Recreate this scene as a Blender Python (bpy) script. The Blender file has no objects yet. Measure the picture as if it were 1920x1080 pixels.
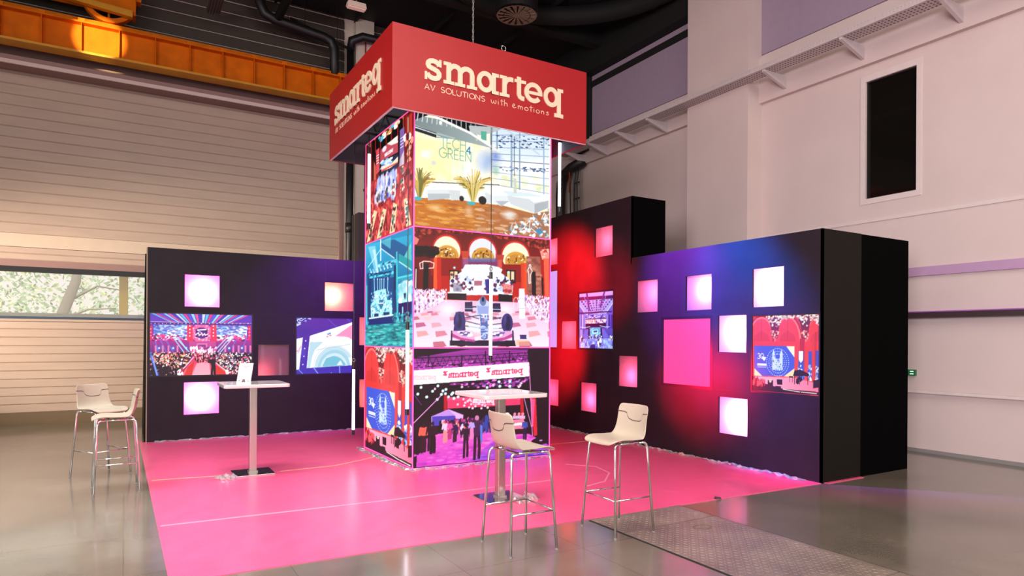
import bpy, math, random, json
import numpy as np
from mathutils import Vector, Matrix

SC = bpy.context.scene
COL = SC.collection
# ------------------------------------------------------------------ camera, world, exposure, lights
cd = bpy.data.cameras.new('camera'); cam = bpy.data.objects.new('camera', cd); COL.objects.link(cam)
cd.sensor_width = 36.0; cd.lens = 1226.64 / 1920 * 36; cd.shift_y = (635.99 - 540) / 1920
cd.clip_start = .05; cd.clip_end = 200
YAW, ROLL = .5347, .0057
_r = Vector((math.cos(YAW), -math.sin(YAW), 0)); _f = Vector((math.sin(YAW), math.cos(YAW), 0)); _u = Vector((0, 0, 1))
_rc = _r * math.cos(ROLL) + _u * math.sin(ROLL); _uc = -_r * math.sin(ROLL) + _u * math.cos(ROLL)
cam.matrix_world = Matrix(((_rc.x, _uc.x, -_f.x, 0), (_rc.y, _uc.y, -_f.y, 0), (_rc.z, _uc.z, -_f.z, 1.6135), (0, 0, 0, 1)))
SC.camera = cam
SC.view_settings.view_transform = 'Standard'; SC.view_settings.look = 'None'
SC.view_settings.exposure = 0.0; SC.view_settings.gamma = 1.0
try: SC.view_settings.use_curve_mapping = False
except Exception: pass
SC.cycles.max_bounces = 8; SC.cycles.diffuse_bounces = 4; SC.cycles.glossy_bounces = 4; SC.cycles.transmission_bounces = 6; SC.cycles.transparent_max_bounces = 10
SC.cycles.use_denoising = True; SC.cycles.sample_clamp_indirect = 4.0
SC.cycles.caustics_reflective = False; SC.cycles.caustics_refractive = False
W = bpy.data.worlds.new('hall_sky'); SC.world = W; W.use_nodes = True
W.node_tree.nodes['Background'].inputs['Color'].default_value = (1.0, .93, .86, 1)
W.node_tree.nodes['Background'].inputs['Strength'].default_value = 1.0

def lamp(name, kind, loc, energy, color, target=None, size=None, size_y=None, spot=None, blend=.6, radius=.1, parent=None, spread=None):
    l = bpy.data.lights.new(name, kind); l.energy = energy; l.color = color
    if kind == 'AREA':
        l.shape = 'RECTANGLE' if size_y else 'SQUARE'; l.size = size
        if size_y: l.size_y = size_y
        if spread: l.spread = spread
    elif kind == 'SUN': l.angle = radius
    else: l.shadow_soft_size = radius
    if kind == 'SPOT': l.spot_size = spot; l.spot_blend = blend
    o = bpy.data.objects.new(name, l); COL.objects.link(o); o.location = loc
    if target is not None:
        o.rotation_euler = (Vector(target) - Vector(loc)).to_track_quat('-Z', 'Y').to_euler()
    if parent: o.parent = parent
    return o
# overhead fill under the roof, and unseen lights added in place of daylight
lamp('overhead_fill', 'AREA', (3, -2, 8.4), 900, (1, .88, .78), (3.4, 2, 0), 8, 4)
lamp('overhead_fill', 'AREA', (-4, 3, 8.6), 420, (1, .90, .82), (-2, 7, 0), 5, 5)
lamp('overhead_fill', 'AREA', (1.2, 6.2, 8.6), 215, (1, .90, .84), (1.2, 6.2, 0), 5, 5, spread=1.3)  # added over the stand to brighten the carpet
lamp('overhead_fill', 'AREA', (-3.5, 7.5, 8.6), 230, (.86, .95, 1), (-2.5, 7.5, 0), 4, 4, spread=1.3)  # cool fill added to brighten the floor beside the carpet
lamp('added_daylight', 'AREA', (-7.0, -4.0, 3.2), 480, (1, .86, .92), (10.0, 6.0, 2.4), 5, 3, spread=1.6)  # unseen area light added to lift the side wall, no window modelled
lamp('added_daylight', 'SPOT', (-9.5, 11.3, 3.0), 11000, (1, .84, .66), (.6, 14.9, 1.9), spot=.62, blend=.9, radius=.5)  # unseen spot added for the warm patch on the door
lamp('added_daylight', 'SPOT', (-3.5, 2.0, 6.0), 22000, (1, .82, .4), (-.42, 14.22, 7.08), spot=.068, blend=.3, radius=.05)  # unseen spot added for the bright patch on the crane beam
lamp('daylight', 'SUN', (0, -20, 30), 4.0, (1, .97, .9), (0, -8.5, 10), radius=.02)
# wash lights of the stand, plus one magenta spot added for carpet glow
lamp('wash_light', 'SPOT', (5.3, 9.0, 3.35), 5000, (1, .006, .01), (6.78, 9.5, 2.62), spot=1.4, blend=1, radius=.12)
lamp('wash_light', 'SPOT', (5.35, 9.0, 1.45), 3800, (1, .006, .01), (6.78, 9.7, 1.3), spot=1.1, blend=1, radius=.12)
lamp('wash_light', 'SPOT', (5.2, 7.6, 2.4), 900, (1, .0, .03), (6.78, 8.4, 2.5), spot=1.0, blend=1, radius=.12)
lamp('wash_light', 'SPOT', (5.0, 6.6, 4.1), 4600, (.01, .15, 1), (6.78, 5.8, 2.1), spot=.8, blend=1, radius=.12)
lamp('wash_light', 'SPOT', (5.1, 7.2, 4.0), 3400, (.32, .05, 1), (6.78, 6.8, 2.5), spot=.85, blend=1, radius=.12)
lamp('wash_light', 'SPOT', (5.15, 7.2, 1.1), 1300, (1, .0, .02), (6.78, 6.5, 1.0), spot=1.0, blend=1, radius=.12)
lamp('wash_light', 'SPOT', (5.0, 6.6, 4.1), 1400, (.75, .02, .45), (6.78, 5.0, .9), spot=.6, blend=1, radius=.12)  # added: imitates the pink carpet mirrored in the lower board
lamp('wash_light', 'SPOT', (3.6, 9.8, 3.9), 800, (.4, .08, 1), (3.0, 11.43, 2.2), spot=1.2, blend=1, radius=.12)

# ------------------------------------------------------------------ materials
def s2l(c):
    return c / 12.92 if c <= .04045 else ((c + .055) / 1.055) ** 2.4
def hexc(h):
    return tuple(s2l(int(h[i:i + 2], 16) / 255) for i in (0, 2, 4)) + (1,)
MATS = {}
def mat(name, col, rough=.5, metal=0., noise=0., nscale=8., bump=0., bscale=40., coat=0., emit=0., emitcol=None, spec=None, stretch=None, rnoise=0.):
    if name in MATS: return MATS[name]
    m = bpy.data.materials.new(name); m.use_nodes = True; nt = m.node_tree; b = nt.nodes['Principled BSDF']
    c = hexc(col) if isinstance(col, str) else tuple(col) + (1,)
    b.inputs['Base Color'].default_value = c; b.inputs['Roughness'].default_value = rough; b.inputs['Metallic'].default_value = metal
    if spec is not None: b.inputs['Specular IOR Level'].default_value = spec
    if coat: b.inputs['Coat Weight'].default_value = coat; b.inputs['Coat Roughness'].default_value = .12
    if emit:
        b.inputs['Emission Color'].default_value = hexc(emitcol or col); b.inputs['Emission Strength'].default_value = emit
    tc = nt.nodes.new('ShaderNodeTexCoord'); mp = nt.nodes.new('ShaderNodeMapping'); nt.links.new(tc.outputs['Object'], mp.inputs['Vector'])
    if stretch: mp.inputs['Scale'].default_value = stretch
    n = nt.nodes.new('ShaderNodeTexNoise'); n.inputs['Scale'].default_value = nscale; n.inputs['Detail'].default_value = 5; nt.links.new(mp.outputs['Vector'], n.inputs['Vector'])
    if noise or not emit:
        k = noise if noise else .03
        r = nt.nodes.new('ShaderNodeValToRGB'); r.color_ramp.elements[0].position = .3; r.color_ramp.elements[1].position = .7
        r.color_ramp.elements[0].color = tuple(v * (1 - k) for v in c[:3]) + (1,); r.color_ramp.elements[1].color = tuple(min(1, v * (1 + k)) for v in c[:3]) + (1,)
        nt.links.new(n.outputs['Fac'], r.inputs['Fac']); nt.links.new(r.outputs['Color'], b.inputs['Base Color'])
    if rnoise:
        mr = nt.nodes.new('ShaderNodeMapRange'); mr.inputs['To Min'].default_value = max(.02, rough - rnoise); mr.inputs['To Max'].default_value = rough + rnoise
        nt.links.new(n.outputs['Fac'], mr.inputs['Value']); nt.links.new(mr.outputs['Result'], b.inputs['Roughness'])
    if bump:
        n2 = nt.nodes.new('ShaderNodeTexNoise'); n2.inputs['Scale'].default_value = bscale; n2.inputs['Detail'].default_value = 3; nt.links.new(mp.outputs['Vector'], n2.inputs['Vector'])
        bp = nt.nodes.new('ShaderNodeBump'); bp.inputs['Strength'].default_value = bump; bp.inputs['Distance'].default_value = .01
        nt.links.new(n2.outputs['Fac'], bp.inputs['Height']); nt.links.new(bp.outputs['Normal'], b.inputs['Normal'])
    MATS[name] = m
    return m

def concrete_mat():
    m = mat('polished_concrete', '72695e', .16, noise=.22, nscale=1.1, rnoise=.07)
    nt = m.node_tree; b = nt.nodes['Principled BSDF']
    src = b.inputs['Base Color'].links[0].from_socket
    tc = nt.nodes.new('ShaderNodeTexCoord'); br = nt.nodes.new('ShaderNodeTexBrick'); br.offset = 0
    br.inputs['Scale'].default_value = 1; br.inputs['Brick Width'].default_value = 1.02; br.inputs['Row Height'].default_value = 1.02; br.inputs['Mortar Size'].default_value = .006; br.inputs['Mortar Smooth'].default_value = .6
    br.inputs['Color1'].default_value = (1, 1, 1, 1); br.inputs['Color2'].default_value = (.93, .93, .93, 1); br.inputs['Mortar'].default_value = (.72, .7, .68, 1)
    nt.links.new(tc.outputs['Object'], br.inputs['Vector'])
    mx = nt.nodes.new('ShaderNodeMix'); mx.data_type = 'RGBA'; mx.blend_type = 'MULTIPLY'; mx.inputs[0].default_value = 1
    nt.links.new(src, mx.inputs[6]); nt.links.new(br.outputs['Color'], mx.inputs[7]); nt.links.new(mx.outputs[2], b.inputs['Base Color'])
    b.inputs['Coat Weight'].default_value = .25; b.inputs['Coat Roughness'].default_value = .08
    return m

def tread_mat():
    return mat('tread_plate_steel', '84776c', .42, .25, noise=.25, nscale=3, rnoise=.1)

def carpet_mat():
    m = mat('pink_carpet_under_film', 'fb5c8c', .40, noise=.10, nscale=5, bump=.35, bscale=55, rnoise=.12)
    b = m.node_tree.nodes['Principled BSDF']; b.inputs['Coat Weight'].default_value = .85; b.inputs['Coat Roughness'].default_value = .27
    return m

def acrylic_mat():
    m = bpy.data.materials.new('opal_acrylic'); m.use_nodes = True; nt = m.node_tree; nt.nodes.clear()
    out = nt.nodes.new('ShaderNodeOutputMaterial'); t = nt.nodes.new('ShaderNodeBsdfTranslucent'); t.inputs['Color'].default_value = (.92, .86, .88, 1)
    d = nt.nodes.new('ShaderNodeBsdfDiffuse'); d.inputs['Color'].default_value = (.62, .5, .52, 1); g = nt.nodes.new('ShaderNodeBsdfGlossy'); g.inputs['Roughness'].default_value = .06
    n = nt.nodes.new('ShaderNodeTexNoise'); n.inputs['Scale'].default_value = 2; r = nt.nodes.new('ShaderNodeMapRange'); r.inputs['To Min'].default_value = .12; r.inputs['To Max'].default_value = .18; nt.links.new(n.outputs['Fac'], r.inputs['Value'])
    m1 = nt.nodes.new('ShaderNodeMixShader'); nt.links.new(r.outputs[0], m1.inputs[0]); nt.links.new(t.outputs[0], m1.inputs[1]); nt.links.new(d.outputs[0], m1.inputs[2])
    fr = nt.nodes.new('ShaderNodeFresnel'); fr.inputs['IOR'].default_value = 1.45
    m2 = nt.nodes.new('ShaderNodeMixShader'); nt.links.new(fr.outputs[0], m2.inputs[0]); nt.links.new(m1.outputs[0], m2.inputs[1]); nt.links.new(g.outputs[0], m2.inputs[2]); nt.links.new(m2.outputs[0], out.inputs[0])
    return m

def glass_mat(name, tint=(.9, .95, .95), haze=0.0):
    m = bpy.data.materials.new(name); m.use_nodes = True; nt = m.node_tree; nt.nodes.clear()
    out = nt.nodes.new('ShaderNodeOutputMaterial'); t = nt.nodes.new('ShaderNodeBsdfTransparent'); t.inputs['Color'].default_value = tint + (1,)
    g = nt.nodes.new('ShaderNodeBsdfGlossy'); g.inputs['Roughness'].default_value = .05; fr = nt.nodes.new('ShaderNodeFresnel'); fr.inputs['IOR'].default_value = 1.5
    mx = nt.nodes.new('ShaderNodeMixShader'); nt.links.new(fr.outputs[0], mx.inputs[0]); nt.links.new(t.outputs[0], mx.inputs[1]); nt.links.new(g.outputs[0], mx.inputs[2])
    last = mx
    if haze:
        d = nt.nodes.new('ShaderNodeBsdfDiffuse'); d.inputs['Color'].default_value = (.9, .9, .88, 1); m2 = nt.nodes.new('ShaderNodeMixShader')
        n = nt.nodes.new('ShaderNodeTexNoise'); n.inputs['Scale'].default_value = 60; r = nt.nodes.new('ShaderNodeMapRange'); r.inputs['To Min'].default_value = haze * .4; r.inputs['To Max'].default_value = haze * 1.6; nt.links.new(n.outputs['Fac'], r.inputs['Value'])
        nt.links.new(r.outputs[0], m2.inputs[0]); nt.links.new(mx.outputs[0], m2.inputs[1]); nt.links.new(d.outputs[0], m2.inputs[2]); last = m2
    nt.links.new(last.outputs[0], out.inputs[0])
    return m

def picture_mat(strength):
    nm = 'lit_screen_%g' % strength
    if nm in MATS: return MATS[nm]
    m = bpy.data.materials.new(nm); m.use_nodes = True; nt = m.node_tree; b = nt.nodes['Principled BSDF']
    b.inputs['Base Color'].default_value = (.004, .004, .004, 1); b.inputs['Roughness'].default_value = .5
    a = nt.nodes.new('ShaderNodeVertexColor'); a.layer_name = 'picture'
    nt.links.new(a.outputs['Color'], b.inputs['Emission Color']); b.inputs['Emission Strength'].default_value = strength
    m.cycles.emission_sampling = 'NONE'
    MATS[nm] = m
    return m

M = dict(
    concrete=concrete_mat(), tread=tread_mat(), carpet=carpet_mat(), acrylic=acrylic_mat(),
    film=glass_mat('clear_film', (1, .97, .95), .22), pane=glass_mat('window_glass', (1, 1, 1), .10),
    board=mat('black_laminate', (.016, .011, .017), .5, spec=.22, noise=.15, nscale=3), velvet=mat('black_cloth', (.002, .002, .002), .95, spec=.02), sideboard=mat('brown_black_board', (.009, .0075, .006), .7, spec=.12),
    wood=mat('pale_board_edge', 'a89880', .6, noise=.1, nscale=30), black=mat('black_plastic', (.006, .006, .007), .4), blackmetal=mat('black_steel', (.012, .012, .014), .45, .2),
    housing=mat('dark_lined_housing', '242224', .8), bezel=mat('black_frame', (.008, .007, .012), .35),
    red=mat('red_fascia', 'a31219', .42, noise=.03, nscale=2), fascia_in=mat('dark_fascia_lining', (.03, .028, .05), .6), cream=mat('cream_letter', 'e4d0b4', .45), pale=mat('pale_trim', 'd8d0d8', .4),
    door=mat('door_panel_paint', 'b49e90', .5, noise=.05, nscale=1.2, stretch=(1, 1, 6)), clad=mat('shaded_grey_cladding', '40352f', .5, noise=.12, nscale=2), header=mat('pale_pink_header', '90706c', .5),  # clad: shade on the upper wall is put into its dark tone
    yellow=mat('crane_yellow', 'd06800', .6, noise=.14, nscale=4, bump=.1, bscale=6, spec=.15), yellowlight=mat('crane_yellow_flange', 'c88a10', .45, noise=.1, nscale=4), postyellow=mat('post_yellow', 'ffd820', .4),
    ceiling=mat('black_roof_sheet', (.010, .009, .009), .7), beam=mat('black_roof_beam', (.003, .003, .003), .8), duct=mat('black_pipe', (.010, .009, .010), .45, noise=.2),
    wall=mat('white_painted_wall', 'd2c0bd', .75, noise=.03, nscale=1.4, bump=.05, bscale=20), wall2=mat('lilac_lit_wall', '9e8ca0', .8, noise=.03), trim=mat('painted_trim', 'd8cac8', .6), rail=mat('dark_metal_rail', '4c3a40', .4, .3),  # wall2: lilac light on the upper wall is put into its colour
    tray=mat('galvanised_tray', 'cfc4c6', .45, .1), dark=mat('dark_gap', (.01, .01, .01), .8), glassblack=mat('dark_window_glass', (.006, .005, .004), .06), grey=mat('grey_plastic', '8a8684', .5),
    white=mat('white_plastic', 'b6aa98', .35), tabletop=mat('white_gloss_top', 'd6d2d0', .14, coat=.6), chrome=mat('chrome', (.78, .76, .76), .12, 1.), steel=mat('brushed_steel', (.52, .48, .46), .28, 1., noise=.1, nscale=3, stretch=(60, 60, 1)), slot=mat('handle_gap', '5a4a48', .6),
    card=mat('white_card', 'ece6e8', .3), ink=mat('card_ink', '4c4a52', .6), blueink=mat('emblem_blue', '2c5c80', .5), orangeink=mat('emblem_orange', 'c06030', .5),
    tube=mat('lit_tube', 'f6f2ff', .4, emit=5.0, emitcol='f4efff'), pinkedge=mat('lit_pink_edge', 'ff4fb0', .4, emit=1.0, emitcol='ff5cae'), green=mat('exit_sign_green', '1c4a30', .4, emit=.25, emitcol='2c7a50'), greenlit=mat('exit_sign_lit', 'c8ffd8', .4, emit=.8),
    lampglass=mat('lamp_diffuser', 'd8c0b4', .4, emit=.12, emitcol='d8b8a8'), vane=mat('diffuser_vane', '8c7c68', .5), leaf=mat('green_leaves', 'a6c4a0', .7, noise=.4, nscale=3), leaf2=mat('pale_leaves', 'd8e4b8', .7, noise=.3, nscale=3), bark=mat('grey_bark', '9a9488', .8), ground=mat('outside_ground', 'b8b89c', .9, noise=.3), seam=mat('joint_line', (.006, .005, .007), .6), tape=mat('yellowed_film_edge', 'e8a884', .4), redwire=mat('red_conduit', '7a2a20', .5), concretepost=mat('pale_column_paint', 'e0d2c4', .7), skirt=mat('concrete_plinth', '6e5c46', .8),
)

# ------------------------------------------------------------------ mesh helpers
ORG = {}
def link(o, parent=None):
    COL.objects.link(o)
    if parent is not None: o.parent = parent
    return o
def mesh_obj(name, verts, faces, material, parent=None, smooth=False, bevel=0, kind=None, segs=2):
    org = ORG.get(parent.name, (0, 0, 0)) if parent is not None else (0, 0, 0)
    if org != (0, 0, 0): verts = [(v[0] - org[0], v[1] - org[1], v[2] - org[2]) for v in verts]
    me = bpy.data.meshes.new(name); me.from_pydata([tuple(v) for v in verts], [], faces); me.update()
    if material: me.materials.append(material)
    o = bpy.data.objects.new(name, me); link(o, parent)
    if parent is not None: ORG[o.name] = org
    if smooth:
        for p in me.polygons: p.use_smooth = True
    if bevel:
        b = o.modifiers.new('bevel', 'BEVEL'); b.width = bevel; b.segments = segs; b.limit_method = 'ANGLE'; b.angle_limit = .6
        for p in me.polygons: p.use_smooth = True
        try:
            w = o.modifiers.new('wn', 'WEIGHTED_NORMAL'); w.keep_sharp = True
        except Exception: pass
    if kind: o['kind'] = kind
    return o
class MB:
    def __init__(s): s.v = []; s.f = []
    def add(s, vs, fs):
        k = len(s.v); s.v += [tuple(v) for v in vs]; s.f += [tuple(i + k for i in f) for f in fs]; return s
    def box(s, x0, x1, y0, y1, z0, z1):
        return s.add([(x0, y0, z0), (x1, y0, z0), (x1, y1, z0), (x0, y1, z0), (x0, y0, z1), (x1, y0, z1), (x1, y1, z1), (x0, y1, z1)],
                     [(0, 3, 2, 1), (4, 5, 6, 7), (0, 1, 5, 4), (1, 2, 6, 5), (2, 3, 7, 6), (3, 0, 4, 7)])
    def hexa(s, b, t):
        return s.add(list(b) + list(t), [(3, 2, 1, 0), (4, 5, 6, 7), (0, 1, 5, 4), (1, 2, 6, 5), (2, 3, 7, 6), (3, 0, 4, 7)])
    def tube(s, path, r, n=10, cap=True, rr=None):
        P = [Vector(p) for p in path]; k = len(s.v); ref = None
        for i, p in enumerate(P):
            d = ((P[i + 1] - p).normalized() if i < len(P) - 1 else Vector()) + ((p - P[i - 1]).normalized() if i > 0 else Vector())
            d = d.normalized()
            if ref is None: ref = Vector((0, 0, 1)) if abs(d.z) < .9 else Vector((1, 0, 0))
            a = d.cross(ref).normalized(); b = a.cross(d).normalized(); ref = b
            c = 1.0
            if 0 < i < len(P) - 1:
                c = 1 / max(.5, math.cos((P[i + 1] - p).angle(p - P[i - 1]) / 2))
            R = rr[i] if rr else r
            for j in range(n):
                t = 2 * math.pi * j / n; s.v.append(tuple(p + (a * math.cos(t) + b * math.sin(t)) * R * (c if c < 1.2 else 1.2)))
        for i in range(len(P) - 1):
            for j in range(n):
                s.f.append((k + i * n + j, k + i * n + (j + 1) % n, k + (i + 1) * n + (j + 1) % n, k + (i + 1) * n + j))
        if cap:
            s.f.append(tuple(k + j for j in range(n - 1, -1, -1))); e = k + (len(P) - 1) * n; s.f.append(tuple(e + j for j in range(n)))
        return s
    def cyl(s, p0, p1, r, n=20): return s.tube([p0, p1], r, n)
    def prism(s, pts, fn, d0, d1):
        # pts: 2-D outline (counter-clockwise), fn(u, v, d) -> point
        n = len(pts); s.add([fn(u, v, d0) for u, v in pts] + [fn(u, v, d1) for u, v in pts], [tuple(range(n - 1, -1, -1)), tuple(range(n, 2 * n))] + [(i, (i + 1) % n, n + (i + 1) % n, n + i) for i in range(n)])
        return s
    def ribbon(s, pts, w, fn, d0, d1):
        P = [Vector((a, b)) for a, b in pts]; L = []; R = []
        for i, p in enumerate(P):
            ds = []
            if i > 0: ds.append((p - P[i - 1]).normalized())
            if i < len(P) - 1: ds.append((P[i + 1] - p).normalized())
            d = sum(ds, Vector((0, 0))).normalized(); nrm = Vector((-d.y, d.x)); k = 1
            if len(ds) == 2: k = min(1.6, 1 / max(.4, nrm.dot(Vector((-ds[0].y, ds[0].x)))))
            L.append(p + nrm * w / 2 * k); R.append(p - nrm * w / 2 * k)
        n = len(P); vs = [fn(q.x, q.y, d1) for q in R] + [fn(q.x, q.y, d1) for q in L] + [fn(q.x, q.y, d0) for q in R] + [fn(q.x, q.y, d0) for q in L]
        fs = []
        for i in range(n - 1):
            fs += [(i, i + 1, n + i + 1, n + i), (2 * n + i + 1, 2 * n + i, 3 * n + i, 3 * n + i + 1), (2 * n + i, 2 * n + i + 1, i + 1, i), (n + i, n + i + 1, 3 * n + i + 1, 3 * n + i)]
        fs += [(2 * n, 0, n, 3 * n), (n - 1, 3 * n - 1, 4 * n - 1, 2 * n - 1)]
        return s.add(vs, fs)
    def build(s, name, material, parent=None, **k): return mesh_obj(name, s.v, s.f, material, parent, **k)
def tag(o, label, cat, group=None, kind=None):
    o['label'] = label; o['category'] = cat
    if group: o['group'] = group
    if kind: o['kind'] = kind
    return o
def thing(name, loc, label, cat, group=None, rz=0):
    o = bpy.data.objects.new(name, None); o.empty_display_size = .1; COL.objects.link(o); o.location = loc; o.rotation_euler = (0, 0, rz); ORG[o.name] = tuple(loc)
    return tag(o, label, cat, group)
def local(root): ORG[root.name] = (0, 0, 0)
def dup(root, loc, rz, label, group=None):
    r = root.copy(); COL.objects.link(r); r.location = loc; r.rotation_euler = (0, 0, rz); r['label'] = label
    if group: r['group'] = group
    for ch in list(root.children):
        c = ch.copy(); COL.objects.link(c); c.parent = r
        for g in list(ch.children):
            e = g.copy(); COL.objects.link(e); e.parent = c
    return r
def struct(o): o['kind'] = 'structure'; return o
def holed(mb, axis, pos, back, a0, a1, z0, z1, holes):
    # a board with rectangular openings; axis 'Y': faces -Y at Y=pos; axis 'X': faces -X at X=pos
    A = sorted({a0, a1} | {h[0] for h in holes} | {h[1] for h in holes}); Z = sorted({z0, z1} | {h[2] for h in holes} | {h[3] for h in holes})
    A = [a for a in A if a0 <= a <= a1]; Z = [z for z in Z if z0 <= z <= z1]
    inside = lambda a, z: any(h[0] < a < h[1] and h[2] < z < h[3] for h in holes)
    P = (lambda a, d, z: (a, d, z)) if axis == 'Y' else (lambda a, d, z: (d, a, z))
    g = [[not inside((A[i] + A[i + 1]) / 2, (Z[j] + Z[j + 1]) / 2) for j in range(len(Z) - 1)] for i in range(len(A) - 1)]
    for i in range(len(A) - 1):
        for j in range(len(Z) - 1):
            if not g[i][j]: continue
            p, q, r, t = A[i], A[i + 1], Z[j], Z[j + 1]
            mb.add([P(p, pos, r), P(q, pos, r), P(q, pos, t), P(p, pos, t)], [(0, 1, 2, 3)] if axis == 'Y' else [(3, 2, 1, 0)])
            mb.add([P(p, back, r), P(q, back, r), P(q, back, t), P(p, back, t)], [(3, 2, 1, 0)])
            for (di, dj, e) in ((-1, 0, ((p, r), (p, t))), (1, 0, ((q, r), (q, t))), (0, -1, ((p, r), (q, r))), (0, 1, ((p, t), (q, t)))):
                ii, jj = i + di, j + dj
                if not (0 <= ii < len(A) - 1 and 0 <= jj < len(Z) - 1) or not g[ii][jj]:
                    (x1, y1), (x2, y2) = e; mb.add([P(x1, pos, y1), P(x2, pos, y2), P(x2, back, y2), P(x1, back, y1)], [(0, 1, 2, 3)])
    return mb

# ------------------------------------------------------------------ lettering
def arc(cx, cy, rx, ry, a0, a1, n=16):
    return [(cx + rx * math.cos(math.radians(a0 + (a1 - a0) * i / n)), cy + ry * math.sin(math.radians(a0 + (a1 - a0) * i / n))) for i in range(n + 1)]
FONT = {  # strokes in a box of cap height 1; value = (advance, strokes)
    'A': (.95, [[(0, 0), (.38, 1), (.76, 0)], [(.14, .34), (.62, .34)]]), 'V': (.95, [[(0, 1), (.37, 0), (.74, 1)]]),
    'S': (.78, [arc(.3, .75, .26, .25, 35, 180, 10) + arc(.3, .75, .26, .25, 180, 270, 5)[1:] + arc(.3, .25, .28, .25, 90, -90, 10)[1:] + arc(.3, .25, .28, .25, -90, -150, 5)[1:]]),
    'O': (1.12, [arc(.48, .5, .46, .5, 0, 360, 26)]), 'L': (.68, [[(0, 1), (0, 0), (.5, 0)]]), 'U': (.95, [[(0, 1), (0, .35)] + arc(.36, .36, .36, .36, 180, 360, 12) + [(.72, 1)]]),
    'T': (.82, [[(0, 1), (.7, 1)], [(.35, 1), (.35, 0)]]), 'I': (.3, [[(.05, 0), (.05, 1)]]), 'N': (.98, [[(0, 0), (0, 1), (.7, 0), (.7, 1)]]), 'E': (.72, [[(.52, 1), (0, 1), (0, 0), (.52, 0)], [(0, .5), (.46, .5)]]),
    'C': (1.0, [arc(.48, .5, .48, .5, 45, 315, 20)]), 'H': (.9, [[(0, 0), (0, 1)], [(.66, 0), (.66, 1)], [(0, .5), (.66, .5)]]), 'G': (1.1, [arc(.48, .5, .48, .5, 45, 360, 22) + [(.5, .5)]]), 'R': (.78, [[(0, 0), (0, 1), (.3, 1)] + arc(.3, .75, .25, .25, 90, -90, 10) + [(0, .5)], [(.28, .5), (.58, 0)]]),
    'W': (1.2, [[(0, 1), (.26, 0), (.52, .8), (.78, 0), (1.04, 1)]]), 'M': (1.1, [[(0, 0), (0, 1), (.42, .3), (.84, 1), (.84, 0)]]), '4': (.8, [[(.5, 0), (.5, 1), (0, .3), (.68, .3)]]), '3': (.72, [arc(.28, .75, .26, .25, 150, -90, 12) + arc(.28, .25, .28, .25, 90, -150, 12)[1:]]), '0': (.85, [arc(.34, .5, .34, .5, 0, 360, 22)]), '1': (.5, [[(0, .8), (.2, 1), (.2, 0)]]), ' ': (.7, []),
}
HAND = {
    'w': (.95, [[(.02, .62), (.06, .2), (.2, .02), (.34, .16), (.4, .5), (.46, .14), (.6, .04), (.74, .26), (.72, .6), (.6, .58)]]), 'i': (.42, [[(.1, .58), (.12, 0)], [(.1, .84), (.12, .86)]]), 't': (.55, [[(.22, 1.1), (.2, .1), (.26, 0)], [(0, .74), (.46, .78)]]), 'h': (.85, [[(.05, 1.1), (.05, 0)], [(.05, .38), (.25, .6), (.45, .5), (.48, 0)]]),
    'e': (.85, [[(.02, .3), (.36, .4), (.42, .62), (.26, .74), (.12, .52), (.1, .22), (.3, .02), (.62, .18)]]), 'm': (1.0, [[(.05, .6), (.07, 0)], [(.07, .4), (.22, .6), (.36, .46), (.38, 0)], [(.38, .4), (.54, .58), (.68, .44), (.7, 0)]]), 'o': (.75, [arc(.28, .3, .26, .3, 80, 440, 14)]), 'n': (.78, [[(.05, .6), (.07, 0)], [(.07, .36), (.26, .58), (.44, .44), (.46, 0)]]), 's': (.6, [[(.4, .54), (.2, .6), (.08, .46), (.34, .28), (.36, .1), (.18, .0), (.02, .1)]]), ' ': (.9, []),
}
def rect(a, b, c, d): return ('r', [(a, b), (c, b), (c, d), (a, d)])
SLAB = {  # the thick slab-serif wordmark, metres on the fascia; 'r' outline, 's' stroke (points, width)
    's': [('s', [(.182, .182), (.16, .208), (.13, .22), (.1, .2225), (.068, .215), (.046, .197), (.041, .175), (.052, .153), (.08, .14), (.12, .13), (.158, .115), (.178, .092), (.178, .064), (.163, .042), (.135, .03), (.105, .027), (.072, .034), (.045, .052), (.032, .072)], .055), rect(.178, .168, .206, .252), rect(.004, .0, .031, .09)],
    'm': [rect(.27, 0, .327, .25), rect(.235, .21, .327, .25), rect(.235, 0, .365, .038), rect(.416, 0, .474, .165), rect(.376, 0, .508, .038), rect(.572, 0, .63, .165), rect(.533, 0, .666, .038), ('s', [(.312, .178), (.332, .205), (.36, .22), (.39, .222), (.42, .212), (.438, .193), (.445, .16)], .056), ('s', [(.458, .178), (.48, .205), (.508, .22), (.54, .222), (.572, .212), (.592, .193), (.601, .16)], .056)],
    'a': [('s', arc(.777, .125, .086, .097, 0, 360, 30), .056), rect(.86, 0, .916, .25), rect(.86, .208, .956, .25), rect(.86, 0, .956, .042)],
    'r': [rect(1.008, 0, 1.066, .25), rect(.973, .21, 1.066, .25), rect(.973, 0, 1.105, .038), ('s', [(1.045, .165), (1.06, .195), (1.085, .215), (1.115, .2225), (1.158, .2225)], .055)],
    't': [('r', [(1.213, .06), (1.268, .06), (1.268, .277), (1.213, .279)]), ('r', [(1.179, .207), (1.34, .207), (1.34, .245), (1.179, .245)]), ('s', [(1.2405, .09), (1.243, .062), (1.256, .038), (1.28, .026), (1.316, .0235)], .054)],
    'e': [('s', arc(1.449, .125, .102, .098, 0, 322, 30), .056), rect(1.36, .103, 1.5785, .141)],
    'q': [('s', arc(1.717, .125, .087, .097, 0, 360, 30), .056), rect(1.804, -.115, 1.86, .25), rect(1.804, .208, 1.894, .25), rect(1.765, -.115, 1.897, -.065)],
}
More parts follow.
